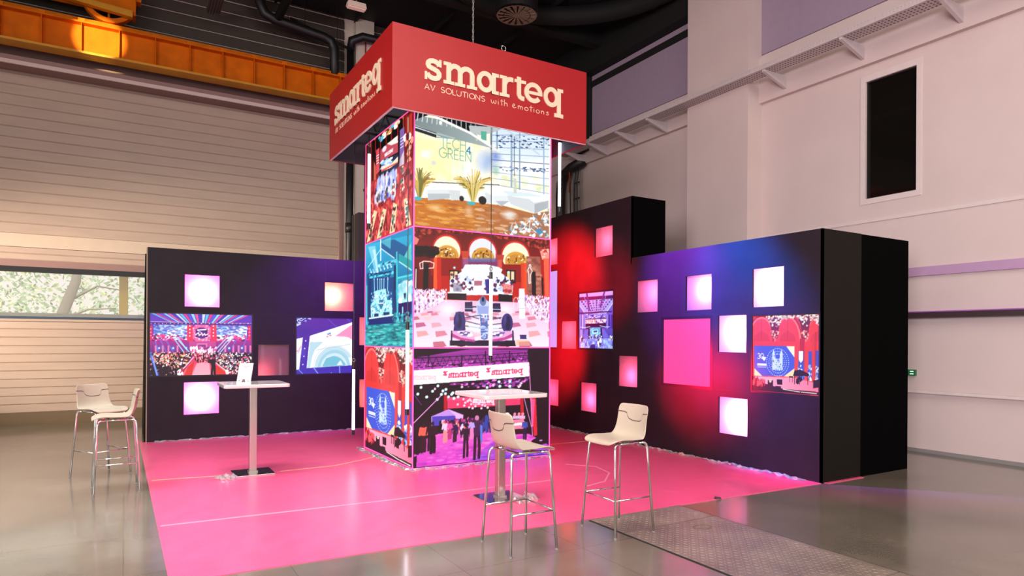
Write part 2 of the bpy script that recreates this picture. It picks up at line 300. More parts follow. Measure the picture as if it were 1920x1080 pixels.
def smarteq_strokes():
    out = []; k = 1 / .25
    for ch, pieces in SLAB.items():
        for p in pieces:
            if p[0] == 's': out.append([(x * k, y * k) for x, y in p[1]])
            else:
                xs = [q[0] for q in p[1]]; ys = [q[1] for q in p[1]]; w, h = max(xs) - min(xs), max(ys) - min(ys)
                if w > h: out.append([(min(xs) * k, (min(ys) + h / 2) * k), (max(xs) * k, (min(ys) + h / 2) * k)])
                else: out.append([((min(xs) + w / 2) * k, min(ys) * k), ((min(xs) + w / 2) * k, max(ys) * k)])
    return out, 1.897 * k
def text_strokes(t, font=FONT):
    if t in ('smarteq', 'smart'):
        s, w = smarteq_strokes(); return s, w
    x = 0; out = []
    for ch in t:
        adv, st = font[ch]
        for p in st: out.append([(a + x, b) for a, b in p])
        x += adv
    return out, x - (font[t[-1]][0] - max([q[0] for p in font[t[-1]][1] for q in p] or [0]))

# ------------------------------------------------------------------ screen pictures: shapes traced from image pixels, converted to screen coordinates
ART = json.loads(r'''{"hall_with_plants":[["F","fdf2cc"],
["P",["h","fff3c8","fffdf2"],[[-0.009,0.843],[0.987,0.961],[0.989,0.437],[-0.006,0.337]],1],
["N",["ffe9a8","fff8e0","fdeeb4","ffffff"],26,[[-0.008,0.75],[0.485,0.795],[0.487,0.465],[-0.007,0.378]],0.03,0.09,0.6,3,0.45],
["P","ffe28c",[[-0.008,0.75],[0.248,0.743],[0.25,0.423],[-0.007,0.378]],0.35],
["E","fff4b0",0.249,0.605,0.121,0.16,0.5,0.9],
["P","f2f4ee",[[-0.007,0.378],[0.597,0.451],[0.989,0.414],[0.99,0.286],[-0.006,0.212]],1],
["P",["h","c87014","a86a48"],[[-0.006,0.238],[0.083,0.247],[0.328,0.264],[0.524,0.262],[0.616,0.265],[0.867,0.224],[0.99,0.268],[0.991,-0.017],[-0.005,-0.025]],1],
["N",["e8a040","d98a2a","b45c10","f0c070","a0480c"],90,[[-0.006,0.202],[0.506,0.248],[0.453,0.01],[-0.005,0.016]],0.006,0.016,5,5,0.5],
["N",["e8c8a8","fff0e0","9a6040","c09078"],60,[[0.452,0.24],[0.847,0.207],[0.868,0.026],[0.399,0.003]],0.006,0.02,4,6,0.45],
["E","ffe4b0",0.141,0.172,0.076,0.042,0.6,0.8],
["E","fbe6d8",0.372,0.174,0.044,0.065,0.5,0.8],
["E","eef4fa",0.673,0.183,0.077,0.056,0.8,0.8],
["P",["v","cfe2f8","f4f8fa"],[[0.521,0.968],[0.987,0.979],[0.989,0.414],[0.597,0.44],[0.594,0.785],[0.531,0.804]],1],
["P","fffef4",[[0.596,0.674],[0.988,0.752],[0.988,0.6],[0.597,0.529]],0.8],
["N",["e8ecc0","d8e0a0","f6f2d8"],30,[[0.606,0.531],[0.975,0.575],[0.976,0.447],[0.616,0.454]],0.02,0.04,1.5,9,0.6],
["L","5a7090",0.004,[[0.54,0.885],[0.986,0.99]],1],
["L","5a7090",0.004,[[0.54,0.83],[0.987,0.921]],1],
["L","5a7090",0.004,[[0.54,0.774],[0.987,0.851]],1],
["L","5a7090",0.004,[[0.54,0.719],[0.987,0.781]],1],
["L","5a7090",0.008,[[0.541,0.664],[0.988,0.711]],1],
["L","5a7090",0.004,[[0.541,0.608],[0.988,0.641]],1],
["L","5a7090",0.004,[[0.541,0.553],[0.988,0.571]],1],
["L","5a7090",0.004,[[0.541,0.498],[0.989,0.501]],1],
["L","5a7090",0.004,[[0.542,0.443],[0.989,0.431]],1],
["L","7f9cb6",0.013,[[0.53,0.926],[0.531,0.76]],1],
["L","7f9cb6",0.013,[[0.576,0.936],[0.577,0.77]],1],
["L","90a8c0",0.017,[[0.687,0.928],[0.689,0.444]],1],
["L","8098b4",0.012,[[0.75,0.948],[0.752,0.432]],1],
["L","9cb4cc",0.014,[[0.943,0.963],[0.946,0.424]],1],
["L","405470",0.007,[[0.708,0.922],[0.71,0.55]],1],
["N",["304a78","2a3c60","587098"],70,[[0.576,0.903],[0.987,0.961],[0.987,0.868],[0.595,0.785]],0.004,0.009,2.5,11,1],
["N",["304a78","7a90b8"],60,[[0.596,0.618],[0.988,0.67],[0.988,0.624],[0.596,0.573]],0.004,0.008,2.5,12,1],
["L","c8d4de",0.018,[[0.66,0.956],[0.904,0.787]],1],
["P",["h","7c8a8c","a8b4b4"],[[-0.009,0.936],[0.378,0.934],[0.449,0.83],[0.577,0.764],[0.274,0.789],[0.147,0.774],[-0.008,0.801]],1],
["P","101418",[[-0.009,1.039],[0.368,1.029],[0.539,0.939],[0.449,0.902],[0.378,0.88],[0.222,0.929],[0.105,0.964],[-0.009,0.889]],1],
["L","d8dedc",0.008,[[-0.003,1.01],[-0.017,0.892]],1],
["L","d8dedc",0.008,[[0.028,1.008],[0.015,0.892]],1],
["L","d8dedc",0.008,[[0.059,1.007],[0.048,0.891]],1],
["L","d8dedc",0.008,[[0.09,1.005],[0.08,0.891]],1],
["L","d8dedc",0.007,[[0.121,1.004],[0.113,0.89]],1],
["L","d8dedc",0.007,[[0.153,1.002],[0.146,0.89]],1],
["L","d8dedc",0.007,[[0.184,1.001],[0.18,0.889]],1],
["L","d8dedc",0.007,[[0.216,0.999],[0.214,0.889]],1],
["L","d8dedc",0.006,[[0.249,0.998],[0.248,0.888]],1],
["L","d8dedc",0.006,[[0.281,0.996],[0.282,0.888]],1],
["L","d8dedc",0.006,[[0.314,0.994],[0.316,0.887]],1],
["L","d8dedc",0.006,[[0.347,0.993],[0.351,0.887]],1],
["L","d8dedc",0.005,[[0.381,0.991],[0.387,0.886]],1],
["L","d8dedc",0.005,[[0.414,0.99],[0.422,0.886]],1],
["P","b8c0c0",[[0.369,0.932],[0.521,0.957],[0.613,0.956],[0.521,0.896],[0.449,0.863],[0.378,0.874]],1],
["P","5cae98",[[0.458,0.904],[0.498,0.907],[0.499,0.825],[0.458,0.83]],1],
["P","d8dee0",[[-0.009,0.853],[0.147,0.811],[0.147,0.774],[-0.008,0.812]],1],
["L","2a3034",0.007,[[-0.009,0.843],[0.147,0.811]],1],
["P","20282c",[[-0.005,0.828],[0.145,0.8],[0.145,0.772],[-0.004,0.802]],1],
["L","f4f6f2",0.022,[[0.088,0.97],[0.378,0.869],[0.568,0.762]],1],
["L","e8ecea",0.008,[[0.147,0.79],[0.577,0.703]],1],
["E","ffffff",0.17,0.908,0.008,0.017,1,0],
["E","c8c0a8",0.427,0.82,0.007,0.013,1,0],
["P","a8b8b8",[[0.147,0.821],[0.274,0.802],[0.274,0.789],[0.147,0.804]],1],
["E","6a90dc",0.531,0.661,0.112,0.132,0.6,1],
["E","7aa0e0",0.486,0.608,0.082,0.121,0.5,0.9],
["E","4a70d0",0.568,0.701,0.046,0.056,0.6,0.9],
["E","58a890",0.569,0.568,0.037,0.067,0.5,0.9],
["E","cfe0f4",0.45,0.634,0.054,0.131,0.6,0.9],
["E","7ad0c8",0.327,0.545,0.014,0.086,0.35,0.9],
["E","a8c8e8",0.127,0.554,0.023,0.027,0.6,0.6],
["P","ffffff",[[0.045,0.647],[0.098,0.653],[0.098,0.593],[0.045,0.59]],0.6],
["T","TECH","5aa89c",[0.172,0.7],[0.346,0.708],0.085,0.006,1],
["T","4","1070a0",[0.354,0.682],[0.384,0.679],0.062,0.009,1],
["T","GREEN","4aa094",[0.164,0.614],[0.386,0.612],0.082,0.006,1],
["L","302820",0.007,[[-0.007,0.371],[0.327,0.413],[0.595,0.446]],1],
["P","dde2e4",[[0.083,0.318],[0.229,0.343],[0.24,0.267],[0.091,0.228]],1],
["P","b4bcc2",[[0.087,0.284],[0.237,0.309],[0.24,0.267],[0.093,0.228]],1],
["P","d0d6d8",[[0.229,0.34],[0.31,0.348],[0.31,0.272],[0.25,0.25]],1],
["P","d4dade",[[0.487,0.366],[0.542,0.342],[0.533,0.274],[0.497,0.258]],1],
["P","e0e6e8",[[0.542,0.336],[0.654,0.36],[0.673,0.307],[0.612,0.255],[0.547,0.282]],1],
["P","b0b8be",[[0.57,0.296],[0.673,0.312],[0.612,0.255]],1],
["P","d0d6da",[[0.654,0.36],[0.956,0.35],[0.961,0.316],[0.872,0.227],[0.682,0.286]],1],
["P","a8b0b6",[[0.871,0.314],[0.984,0.366],[0.985,0.297],[0.872,0.225]],1],
["P","f4f4f2",[[0.817,0.363],[0.971,0.42],[0.971,0.364],[0.866,0.327]],1],
["P","d4e4ea",[[0.616,0.398],[0.826,0.411],[0.946,0.395],[0.672,0.357]],1],
["P","c8d0c0",[[0.702,0.531],[0.727,0.524],[0.728,0.389],[0.706,0.391]],1],
["E","101010",0.471,0.287,0.029,0.037,1,0],
["E","181818",0.321,0.279,0.017,0.024,1,0],
["L","806018",0.007,[[0.029,0.249],[0.017,0.34],[-0.003,0.363]],1],
["L","5c7030",0.009,[[0.026,0.249],[0.01,0.332],[-0.018,0.339]],1],
["L","a88428",0.007,[[0.04,0.251],[0.064,0.404],[0.1,0.447]],1],
["L","c8a040",0.006,[[0.031,0.249],[0.019,0.398],[0.002,0.455]],1],
["L","e0c878",0.009,[[0.043,0.251],[0.06,0.341],[0.091,0.355]],1],
["L","d8bc60",0.006,[[0.04,0.251],[0.054,0.354],[0.079,0.383]],1],
["L","d8bc60",0.005,[[0.041,0.251],[0.074,0.423],[0.125,0.461]],1],
["L","5c7030",0.006,[[0.036,0.25],[0.044,0.393],[0.056,0.456]],1],
["L","5c7030",0.009,[[0.029,0.249],[0.015,0.355],[-0.007,0.382]],1],
["L","e0c878",0.009,[[0.025,0.248],[-0.002,0.353],[-0.045,0.351]],1],
["L","806018",0.007,[[0.041,0.251],[0.063,0.382],[0.1,0.414]],1],
["L","a88428",0.006,[[0.03,0.249],[0.016,0.369],[-0.005,0.406]],1],
["L","c8a040",0.007,[[0.04,0.251],[0.052,0.341],[0.075,0.365]],1],
["L","e0c878",0.007,[[0.044,0.251],[0.077,0.386],[0.129,0.401]],1],
["L","a88428",0.005,[[0.031,0.249],[0.016,0.415],[-0.006,0.476]],1],
["L","806018",0.006,[[0.042,0.251],[0.072,0.395],[0.119,0.421]],1],
["L","d8bc60",0.008,[[0.031,0.249],[0.019,0.395],[0.002,0.45]],1],
["L","c8a040",0.008,[[0.028,0.249],[0.011,0.358],[-0.016,0.38]],1],
["L","a88428",0.005,[[0.03,0.249],[0.014,0.38],[-0.01,0.418]],1],
["L","c8a040",0.005,[[0.043,0.251],[0.066,0.364],[0.105,0.383]],1],
["L","d8bc60",0.008,[[0.038,0.251],[0.055,0.414],[0.08,0.474]],1],
["L","d8bc60",0.006,[[0.043,0.251],[0.06,0.34],[0.093,0.353]],1],
["L","5c7030",0.008,[[0.027,0.249],[0.001,0.384],[-0.038,0.404]],1],
["L","806018",0.006,[[0.026,0.249],[-0.005,0.38],[-0.051,0.388]],1],
["L","a88428",0.006,[[0.029,0.249],[0.011,0.381],[-0.016,0.415]],1],
["L","a88428",0.007,[[0.025,0.248],[0.005,0.333],[-0.03,0.332]],1],
["L","5c7030",0.005,[[0.04,0.251],[0.068,0.425],[0.11,0.473]],1],
["L","a88428",0.005,[[0.043,0.251],[0.073,0.377],[0.121,0.393]],1],
["L","5c7030",0.008,[[0.026,0.249],[-0.009,0.389],[-0.061,0.395]],1],
["L","806018",0.008,[[0.027,0.249],[0.013,0.334],[-0.012,0.347]],1],
["L","5c7030",0.006,[[0.031,0.249],[0.023,0.336],[0.011,0.365]],1],
["L","a88428",0.007,[[0.044,0.251],[0.08,0.398],[0.138,0.415]],1],
["L","c8a040",0.006,[[0.029,0.249],[0.013,0.365],[-0.012,0.395]],1],
["L","806018",0.009,[[0.033,0.25],[0.028,0.388],[0.022,0.454]],1],
["L","d8bc60",0.006,[[0.034,0.25],[0.034,0.337],[0.033,0.384]],1],
["L","806018",0.009,[[0.035,0.25],[0.036,0.4],[0.039,0.477]],1],
["L","d8bc60",0.007,[[0.027,0.249],[0.012,0.335],[-0.013,0.347]],1],
["L","e0c878",0.008,[[0.044,0.251],[0.073,0.375],[0.121,0.39]],1],
["L","806018",0.007,[[0.04,0.251],[0.062,0.402],[0.097,0.446]],1],
["L","5c7030",0.009,[[0.033,0.25],[0.026,0.411],[0.016,0.486]],1],
["L","e0c878",0.007,[[0.042,0.251],[0.066,0.368],[0.105,0.389]],1],
["L","806018",0.007,[[0.042,0.251],[0.064,0.366],[0.1,0.389]],1],
["L","d8bc60",0.006,[[0.037,0.25],[0.048,0.395],[0.066,0.453]],1],
["L","d8bc60",0.009,[[0.032,0.25],[0.024,0.375],[0.013,0.427]],1],
["L","5c7030",0.005,[[0.037,0.25],[0.044,0.34],[0.056,0.375]],1],
["L","c8a040",0.009,[[0.043,0.251],[0.078,0.399],[0.133,0.419]],1],
["L","806018",0.008,[[0.038,0.25],[0.049,0.376],[0.068,0.423]],1],
["L","c8a040",0.006,[[0.042,0.251],[0.063,0.358],[0.099,0.376]],1],
["L","d8bc60",0.005,[[0.027,0.249],[0.002,0.38],[-0.035,0.401]],1],
["L","a88428",0.007,[[0.04,0.251],[0.065,0.406],[0.103,0.448]],1],
["L","e0c878",0.008,[[0.041,0.251],[0.06,0.356],[0.091,0.378]],1],
["L","806018",0.009,[[0.04,0.251],[0.062,0.387],[0.096,0.423]],1],
["L","e0c878",0.008,[[0.033,0.25],[0.03,0.34],[0.025,0.383]],1],
["L","5c7030",0.009,[[0.034,0.25],[0.032,0.407],[0.031,0.49]],1],
["L","5c7030",0.009,[[0.025,0.248],[0.006,0.336],[-0.028,0.338]],1],
["L","c8a040",0.005,[[0.03,0.249],[0.018,0.361],[-0.001,0.396]],1],
["L","d8bc60",0.007,[[0.035,0.25],[0.037,0.367],[0.041,0.426]],1],
["L","806018",0.005,[[0.039,0.251],[0.061,0.411],[0.094,0.462]],1],
["L","d8bc60",0.007,[[0.027,0.249],[-0.002,0.38],[-0.044,0.395]],1],
["L","806018",0.005,[[0.033,0.25],[0.027,0.405],[0.018,0.478]],1],
["L","d8bc60",0.009,[[0.042,0.251],[0.06,0.355],[0.091,0.377]],1],
["L","5c7030",0.006,[[0.034,0.25],[0.032,0.344],[0.031,0.393]],1],
["L","a88428",0.006,[[0.041,0.251],[0.059,0.353],[0.089,0.376]],1],
["L","c8a040",0.008,[[0.041,0.251],[0.059,0.361],[0.091,0.386]],1],
["L","5c7030",0.005,[[0.025,0.248],[-0.003,0.354],[-0.047,0.352]],1],
["L","5c7030",0.005,[[0.04,0.251],[0.06,0.39],[0.091,0.43]],1],
["L","d8bc60",0.006,[[0.029,0.249],[0.007,0.401],[-0.025,0.44]],1],
["L","c8a040",0.008,[[0.028,0.249],[-0.0,0.401],[-0.041,0.429]],1],
["L","806018",0.009,[[0.036,0.25],[0.042,0.362],[0.052,0.412]],1],
["L","5c7030",0.009,[[0.035,0.25],[0.041,0.415],[0.05,0.494]],1],
["E","30b0c0",0.022,0.233,0.028,0.015,1,0],
["L","a88428",0.006,[[0.405,0.265],[0.413,0.407],[0.426,0.47]],1],
["L","d8bc60",0.005,[[0.405,0.265],[0.415,0.46],[0.431,0.549]],1],
["L","5c7030",0.006,[[0.394,0.264],[0.37,0.371],[0.331,0.378]],1],
["L","5c7030",0.009,[[0.411,0.266],[0.44,0.405],[0.486,0.432]],1],
["L","c8a040",0.007,[[0.406,0.266],[0.424,0.452],[0.452,0.524]],1],
["L","e0c878",0.007,[[0.412,0.267],[0.437,0.386],[0.481,0.406]],1],
["L","5c7030",0.005,[[0.396,0.264],[0.36,0.441],[0.31,0.471]],1],
["L","d8bc60",0.009,[[0.412,0.267],[0.458,0.453],[0.528,0.482]],1],
["L","5c7030",0.009,[[0.412,0.267],[0.438,0.384],[0.482,0.402]],1],
["L","c8a040",0.008,[[0.406,0.266],[0.424,0.463],[0.45,0.541]],1],
["L","e0c878",0.007,[[0.413,0.267],[0.438,0.38],[0.482,0.395]],1],
["L","e0c878",0.006,[[0.411,0.266],[0.434,0.389],[0.474,0.415]],1],
["L","5c7030",0.006,[[0.412,0.267],[0.443,0.409],[0.494,0.434]],1],
["L","d8bc60",0.006,[[0.402,0.265],[0.401,0.384],[0.4,0.446]],1],
["L","806018",0.009,[[0.399,0.265],[0.383,0.42],[0.359,0.474]],1],
["L","d8bc60",0.006,[[0.4,0.265],[0.392,0.4],[0.381,0.457]],1],
["L","a88428",0.009,[[0.401,0.265],[0.396,0.363],[0.388,0.406]],1],
["L","d8bc60",0.007,[[0.402,0.265],[0.398,0.416],[0.392,0.491]],1],
["L","5c7030",0.005,[[0.4,0.265],[0.394,0.364],[0.385,0.405]],1],
["L","d8bc60",0.008,[[0.413,0.267],[0.467,0.47],[0.546,0.498]],1],
["L","d8bc60",0.007,[[0.399,0.264],[0.388,0.369],[0.371,0.403]],1],
["L","5c7030",0.009,[[0.406,0.266],[0.416,0.411],[0.433,0.472]],1],
["L","d8bc60",0.005,[[0.395,0.264],[0.372,0.38],[0.337,0.397]],1],
["L","5c7030",0.008,[[0.393,0.264],[0.359,0.394],[0.307,0.397]],1],
["L","d8bc60",0.005,[[0.404,0.265],[0.408,0.457],[0.415,0.552]],1],
["L","a88428",0.005,[[0.397,0.264],[0.372,0.43],[0.335,0.472]],1],
["L","c8a040",0.009,[[0.399,0.264],[0.388,0.372],[0.371,0.408]],1],
["L","e0c878",0.008,[[0.406,0.266],[0.418,0.424],[0.437,0.49]],1],
["L","a88428",0.009,[[0.408,0.266],[0.428,0.431],[0.46,0.486]],1],
["L","e0c878",0.005,[[0.407,0.266],[0.425,0.421],[0.454,0.475]],1],
["L","806018",0.005,[[0.411,0.266],[0.432,0.383],[0.469,0.407]],1],
["L","c8a040",0.007,[[0.41,0.266],[0.437,0.415],[0.48,0.452]],1],
["L","5c7030",0.007,[[0.395,0.264],[0.359,0.441],[0.307,0.47]],1],
["L","d8bc60",0.006,[[0.406,0.266],[0.425,0.45],[0.453,0.521]],1],
["L","d8bc60",0.009,[[0.393,0.264],[0.343,0.447],[0.273,0.455]],1],
["L","a88428",0.005,[[0.392,0.264],[0.338,0.444],[0.262,0.443]],1],
["L","c8a040",0.006,[[0.394,0.264],[0.36,0.414],[0.309,0.43]],1],
["L","e0c878",0.007,[[0.404,0.265],[0.407,0.41],[0.414,0.481]],1],
["L","e0c878",0.008,[[0.411,0.266],[0.44,0.413],[0.487,0.444]],1],
["L","806018",0.006,[[0.412,0.266],[0.458,0.463],[0.527,0.499]],1],
["L","a88428",0.005,[[0.396,0.264],[0.368,0.408],[0.327,0.433]],1],
["L","d8bc60",0.009,[[0.405,0.265],[0.417,0.454],[0.436,0.536]],1],
["L","e0c878",0.005,[[0.41,0.266],[0.434,0.408],[0.473,0.444]],1],
["L","e0c878",0.008,[[0.405,0.266],[0.413,0.389],[0.427,0.441]],1],
["L","d8bc60",0.009,[[0.409,0.266],[0.431,0.414],[0.466,0.457]],1],
["L","d8bc60",0.009,[[0.394,0.264],[0.367,0.379],[0.325,0.387]],1],
["L","5c7030",0.006,[[0.406,0.266],[0.42,0.433],[0.442,0.501]],1],
["L","c8a040",0.006,[[0.402,0.265],[0.399,0.455],[0.394,0.552]],1],
["L","5c7030",0.008,[[0.393,0.264],[0.355,0.405],[0.298,0.408]],1],
["L","d8bc60",0.009,[[0.393,0.264],[0.349,0.419],[0.287,0.422]],1],
["L","c8a040",0.007,[[0.411,0.266],[0.449,0.438],[0.508,0.471]],1],
["L","c8a040",0.005,[[0.411,0.266],[0.451,0.451],[0.51,0.49]],1],
["L","c8a040",0.009,[[0.397,0.264],[0.378,0.385],[0.35,0.413]],1],
["L","e0c878",0.005,[[0.413,0.267],[0.435,0.369],[0.475,0.383]],1],
["L","e0c878",0.006,[[0.4,0.265],[0.384,0.446],[0.362,0.515]],1],
["L","e0c878",0.008,[[0.413,0.267],[0.463,0.457],[0.539,0.482]],1],
["L","c8a040",0.008,[[0.393,0.264],[0.357,0.395],[0.304,0.396]],1],
["L","e0c878",0.006,[[0.41,0.266],[0.434,0.397],[0.474,0.427]],1],
["L","d8bc60",0.006,[[0.396,0.264],[0.368,0.425],[0.327,0.459]],1],
["L","d8bc60",0.006,[[0.392,0.264],[0.34,0.438],[0.267,0.436]],1],
["L","806018",0.006,[[0.411,0.266],[0.456,0.464],[0.524,0.502]],1],
["L","5c7030",0.005,[[0.405,0.265],[0.412,0.389],[0.425,0.442]],1],
["L","e0c878",0.009,[[0.401,0.265],[0.391,0.42],[0.378,0.486]],1],
["L","c8a040",0.009,[[0.395,0.264],[0.358,0.428],[0.305,0.449]],1],
["L","e0c878",0.006,[[0.409,0.266],[0.433,0.428],[0.471,0.476]],1],
["L","e0c878",0.007,[[0.412,0.267],[0.451,0.436],[0.512,0.465]],1],
["L","806018",0.007,[[0.394,0.264],[0.367,0.389],[0.324,0.403]],1],
["L","5c7030",0.009,[[0.396,0.264],[0.38,0.368],[0.353,0.389]],1],
["L","d8bc60",0.009,[[0.394,0.264],[0.35,0.448],[0.288,0.467]],1],
["L","e0c878",0.005,[[0.404,0.265],[0.409,0.378],[0.416,0.431]],1],
["E","30b0c0",0.389,0.248,0.031,0.015,1,0],
["L","f4fafc",0.007,[[0.928,0.181],[0.95,0.245],[0.972,0.178]],1],
["L","8098a8",0.007,[[0.848,0.085],[0.876,0.157],[0.866,0.061]],1],
["L","c0ccd4",0.007,[[0.679,0.04],[0.696,0.109],[0.692,0.011]],1],
["L","e4eef4",0.007,[[0.882,0.102],[0.86,0.132],[0.899,0.088]],1],
["L","5c7484",0.007,[[0.833,0.085],[0.832,0.126],[0.844,0.055]],1],
["L","5c7484",0.007,[[0.72,0.034],[0.707,0.081],[0.739,0.015]],1],
["L","f4fafc",0.007,[[0.77,0.064],[0.805,0.1],[0.796,0.034]],1],
["L","c0ccd4",0.007,[[0.729,0.073],[0.72,0.126],[0.754,0.058]],1],
["L","e4eef4",0.007,[[0.958,0.119],[0.939,0.186],[1.0,0.112]],1],
["L","e4eef4",0.007,[[0.667,-0.034],[0.64,0.021],[0.711,-0.043]],1],
["L","8098a8",0.007,[[0.699,0.028],[0.674,0.051],[0.717,0.007]],1],
["L","c0ccd4",0.007,[[0.683,-0.037],[0.694,0.014],[0.727,-0.033]],1],
["L","c0ccd4",0.007,[[0.799,0.037],[0.812,0.068],[0.838,0.034]],1],
["L","5c7484",0.007,[[0.894,0.122],[0.876,0.159],[0.938,0.109]],1],
["L","5c7484",0.007,[[0.964,0.124],[0.976,0.194],[0.976,0.121]],1],
["L","e4eef4",0.007,[[0.84,0.057],[0.843,0.086],[0.894,0.043]],1],
["L","c0ccd4",0.007,[[0.973,0.213],[0.985,0.24],[1.025,0.19]],1],
["L","8098a8",0.007,[[0.689,-0.044],[0.671,-0.016],[0.729,-0.05]],1],
["L","e4eef4",0.007,[[0.939,0.178],[0.962,0.229],[0.987,0.182]],1],
["L","f4fafc",0.007,[[0.707,-0.031],[0.679,0.012],[0.758,-0.054]],1],
["L","f4fafc",0.007,[[0.686,0.006],[0.711,0.067],[0.698,0.0]],1],
["L","c0ccd4",0.007,[[0.874,0.146],[0.858,0.209],[0.93,0.119]],1],
["L","5c7484",0.007,[[0.668,0.038],[0.673,0.084],[0.68,0.021]],1],
["L","c0ccd4",0.007,[[0.768,0.083],[0.773,0.131],[0.811,0.086]],1],
["L","f4fafc",0.007,[[0.798,0.105],[0.835,0.157],[0.833,0.087]],1],
["L","8098a8",0.007,[[0.705,0.002],[0.719,0.029],[0.76,0.003]],1],
["N",["e8f0f4","b4c4d0","6a8290","ffffff"],60,[[0.655,0.024],[0.769,0.128],[0.987,0.285],[0.988,-0.0]],0.01,0.022,1.2,7,1],
["P","4a88b0",[[0.877,0.073],[0.927,0.097],[0.942,0.052],[0.897,0.03]],1],
["L","403020",0.002,[[0.528,0.953],[0.533,-0.002]],1]],
"arcade_with_car":[["F","a8120c"],
["P",["v","5c0e08","a01008"],[[-0.006,0.996],[0.991,1.006],[0.992,0.781],[-0.004,0.695]],1],
["N",["7a1810","3a0806","b03020","d05038"],170,[[-0.006,0.991],[0.991,1.0],[0.992,0.891],[0.644,0.961],[0.467,0.993],[0.216,0.974],[-0.005,0.899]],0.008,0.02,1,2,0.7],
["P",["v","b01408","c41a0c"],[[-0.005,0.763],[0.992,0.814],[0.994,0.442],[-0.003,0.394]],1],
["P","6a0a06",[[-0.005,0.841],[0.128,0.805],[0.13,0.479],[-0.003,0.472]],1],
["E","7a1410",0.22,0.831,0.112,0.15,1,0],
["E","d02018",0.221,0.829,0.1,0.13,1,0],
["E","fff0d0",0.221,0.821,0.092,0.122,1,0],
["E","d89a38",0.225,0.78,0.078,0.088,1,0],
["E","c07c20",0.225,0.775,0.064,0.07,0.6,0],
["P","901008",[[0.109,0.751],[0.336,0.768],[0.337,0.618],[0.109,0.601]],1],
["N",["8a5010","fff0c0","603008"],22,[[0.164,0.834],[0.282,0.846],[0.282,0.78],[0.164,0.769]],0.006,0.012,1,305,1],
["L","50300c",0.011,[[0.225,0.815],[0.225,0.785]],1],
["E","7a1410",0.475,0.836,0.118,0.155,1,0],
["E","d02018",0.475,0.834,0.107,0.134,1,0],
["E","e4e6f0",0.475,0.826,0.098,0.126,1,0],
["E","d89a38",0.479,0.783,0.084,0.091,1,0],
["E","c07c20",0.479,0.778,0.069,0.072,0.6,0],
["P","901008",[[0.356,0.754],[0.598,0.771],[0.599,0.616],[0.356,0.599]],1],
["N",["8a5010","fff0c0","603008"],22,[[0.415,0.839],[0.54,0.851],[0.541,0.784],[0.415,0.772]],0.006,0.012,1,608,1],
["L","50300c",0.011,[[0.479,0.819],[0.479,0.788]],1],
["E","7a1410",0.725,0.824,0.126,0.159,1,0],
["E","d02018",0.725,0.822,0.113,0.138,1,0],
["E","fff0d0",0.725,0.813,0.104,0.13,1,0],
["E","d89a38",0.73,0.769,0.088,0.094,1,0],
["E","c07c20",0.73,0.764,0.072,0.074,0.6,0],
["P","901008",[[0.598,0.739],[0.856,0.756],[0.856,0.597],[0.599,0.58]],1],
["N",["8a5010","fff0c0","603008"],22,[[0.661,0.826],[0.794,0.839],[0.795,0.769],[0.661,0.758]],0.006,0.012,1,888,1],
["L","50300c",0.011,[[0.729,0.806],[0.73,0.774]],1],
["P","ff5a28",[[0.13,0.756],[0.159,0.759],[0.161,0.481],[0.131,0.48]],1],
["P","d02010",[[0.152,0.758],[0.182,0.761],[0.183,0.483],[0.154,0.481]],1],
["P","c8402a",[[0.319,0.829],[0.38,0.835],[0.37,0.768],[0.328,0.764]],1],
["P","e06858",[[0.332,0.77],[0.37,0.773],[0.37,0.677],[0.337,0.674]],1],
["P","b83828",[[0.569,0.823],[0.636,0.824],[0.627,0.771],[0.578,0.766]],1],
["P","d85040",[[0.58,0.777],[0.62,0.78],[0.618,0.686],[0.584,0.683]],1],
["P",["h","d03818","ff5020"],[[0.764,0.761],[0.815,0.766],[0.821,0.477],[0.77,0.474]],1],
["P","a05848",[[0.808,0.83],[0.919,0.835],[0.936,0.461],[0.812,0.465]],1],
["N",["8a4038","b87058","c08068"],30,[[0.815,0.809],[0.915,0.818],[0.926,0.482],[0.821,0.477]],0.012,0.02,2,4,1],
["P","ff9080",[[0.914,0.899],[0.992,0.918],[0.992,0.825],[0.934,0.809]],1],
["P","ff6040",[[0.948,0.821],[0.992,0.825],[0.994,0.464],[0.96,0.462]],1],
["N",["ffc0b0","c03020"],20,[[0.919,0.9],[0.987,0.912],[0.987,0.83],[0.934,0.82]],0.008,0.014,1,8,1],
["P","ff7a70",[[-0.005,0.923],[0.033,0.898],[0.018,0.853],[-0.005,0.85]],1],
["E","1a0606",0.073,0.805,0.083,0.041,1,0],
["N",["100404","300808"],40,[[0.003,0.832],[0.144,0.837],[0.152,0.768],[0.011,0.765]],0.02,0.03,2,5,1],
["P","7a4090",[[0.324,0.764],[0.591,0.788],[0.592,0.673],[0.324,0.653]],0.6],
["P","5080c0",[[0.366,0.778],[0.573,0.792],[0.573,0.755],[0.366,0.737]],0.5],
["L","ffd8d0",0.008,[[0.038,0.699],[0.065,0.719],[0.105,0.719],[0.133,0.707],[0.129,0.667],[0.042,0.655],[0.038,0.699]],1],
["L","ffffff",0.006,[[0.058,0.715],[0.058,0.659]],1],
["P","0c0808",[[0.062,0.701],[0.097,0.704],[0.096,0.478],[0.061,0.476]],1],
["P","0c0808",[[0.85,0.694],[0.883,0.694],[0.888,0.475],[0.855,0.478]],1],
["P","140808",[[0.003,0.662],[0.024,0.663],[0.02,0.473],[0.004,0.472]],1],
["L","ffe8e0",0.008,[[0.014,0.648],[0.012,0.492]],1],
["P","180a08",[[0.93,0.645],[0.944,0.646],[0.95,0.483],[0.935,0.483]],1],
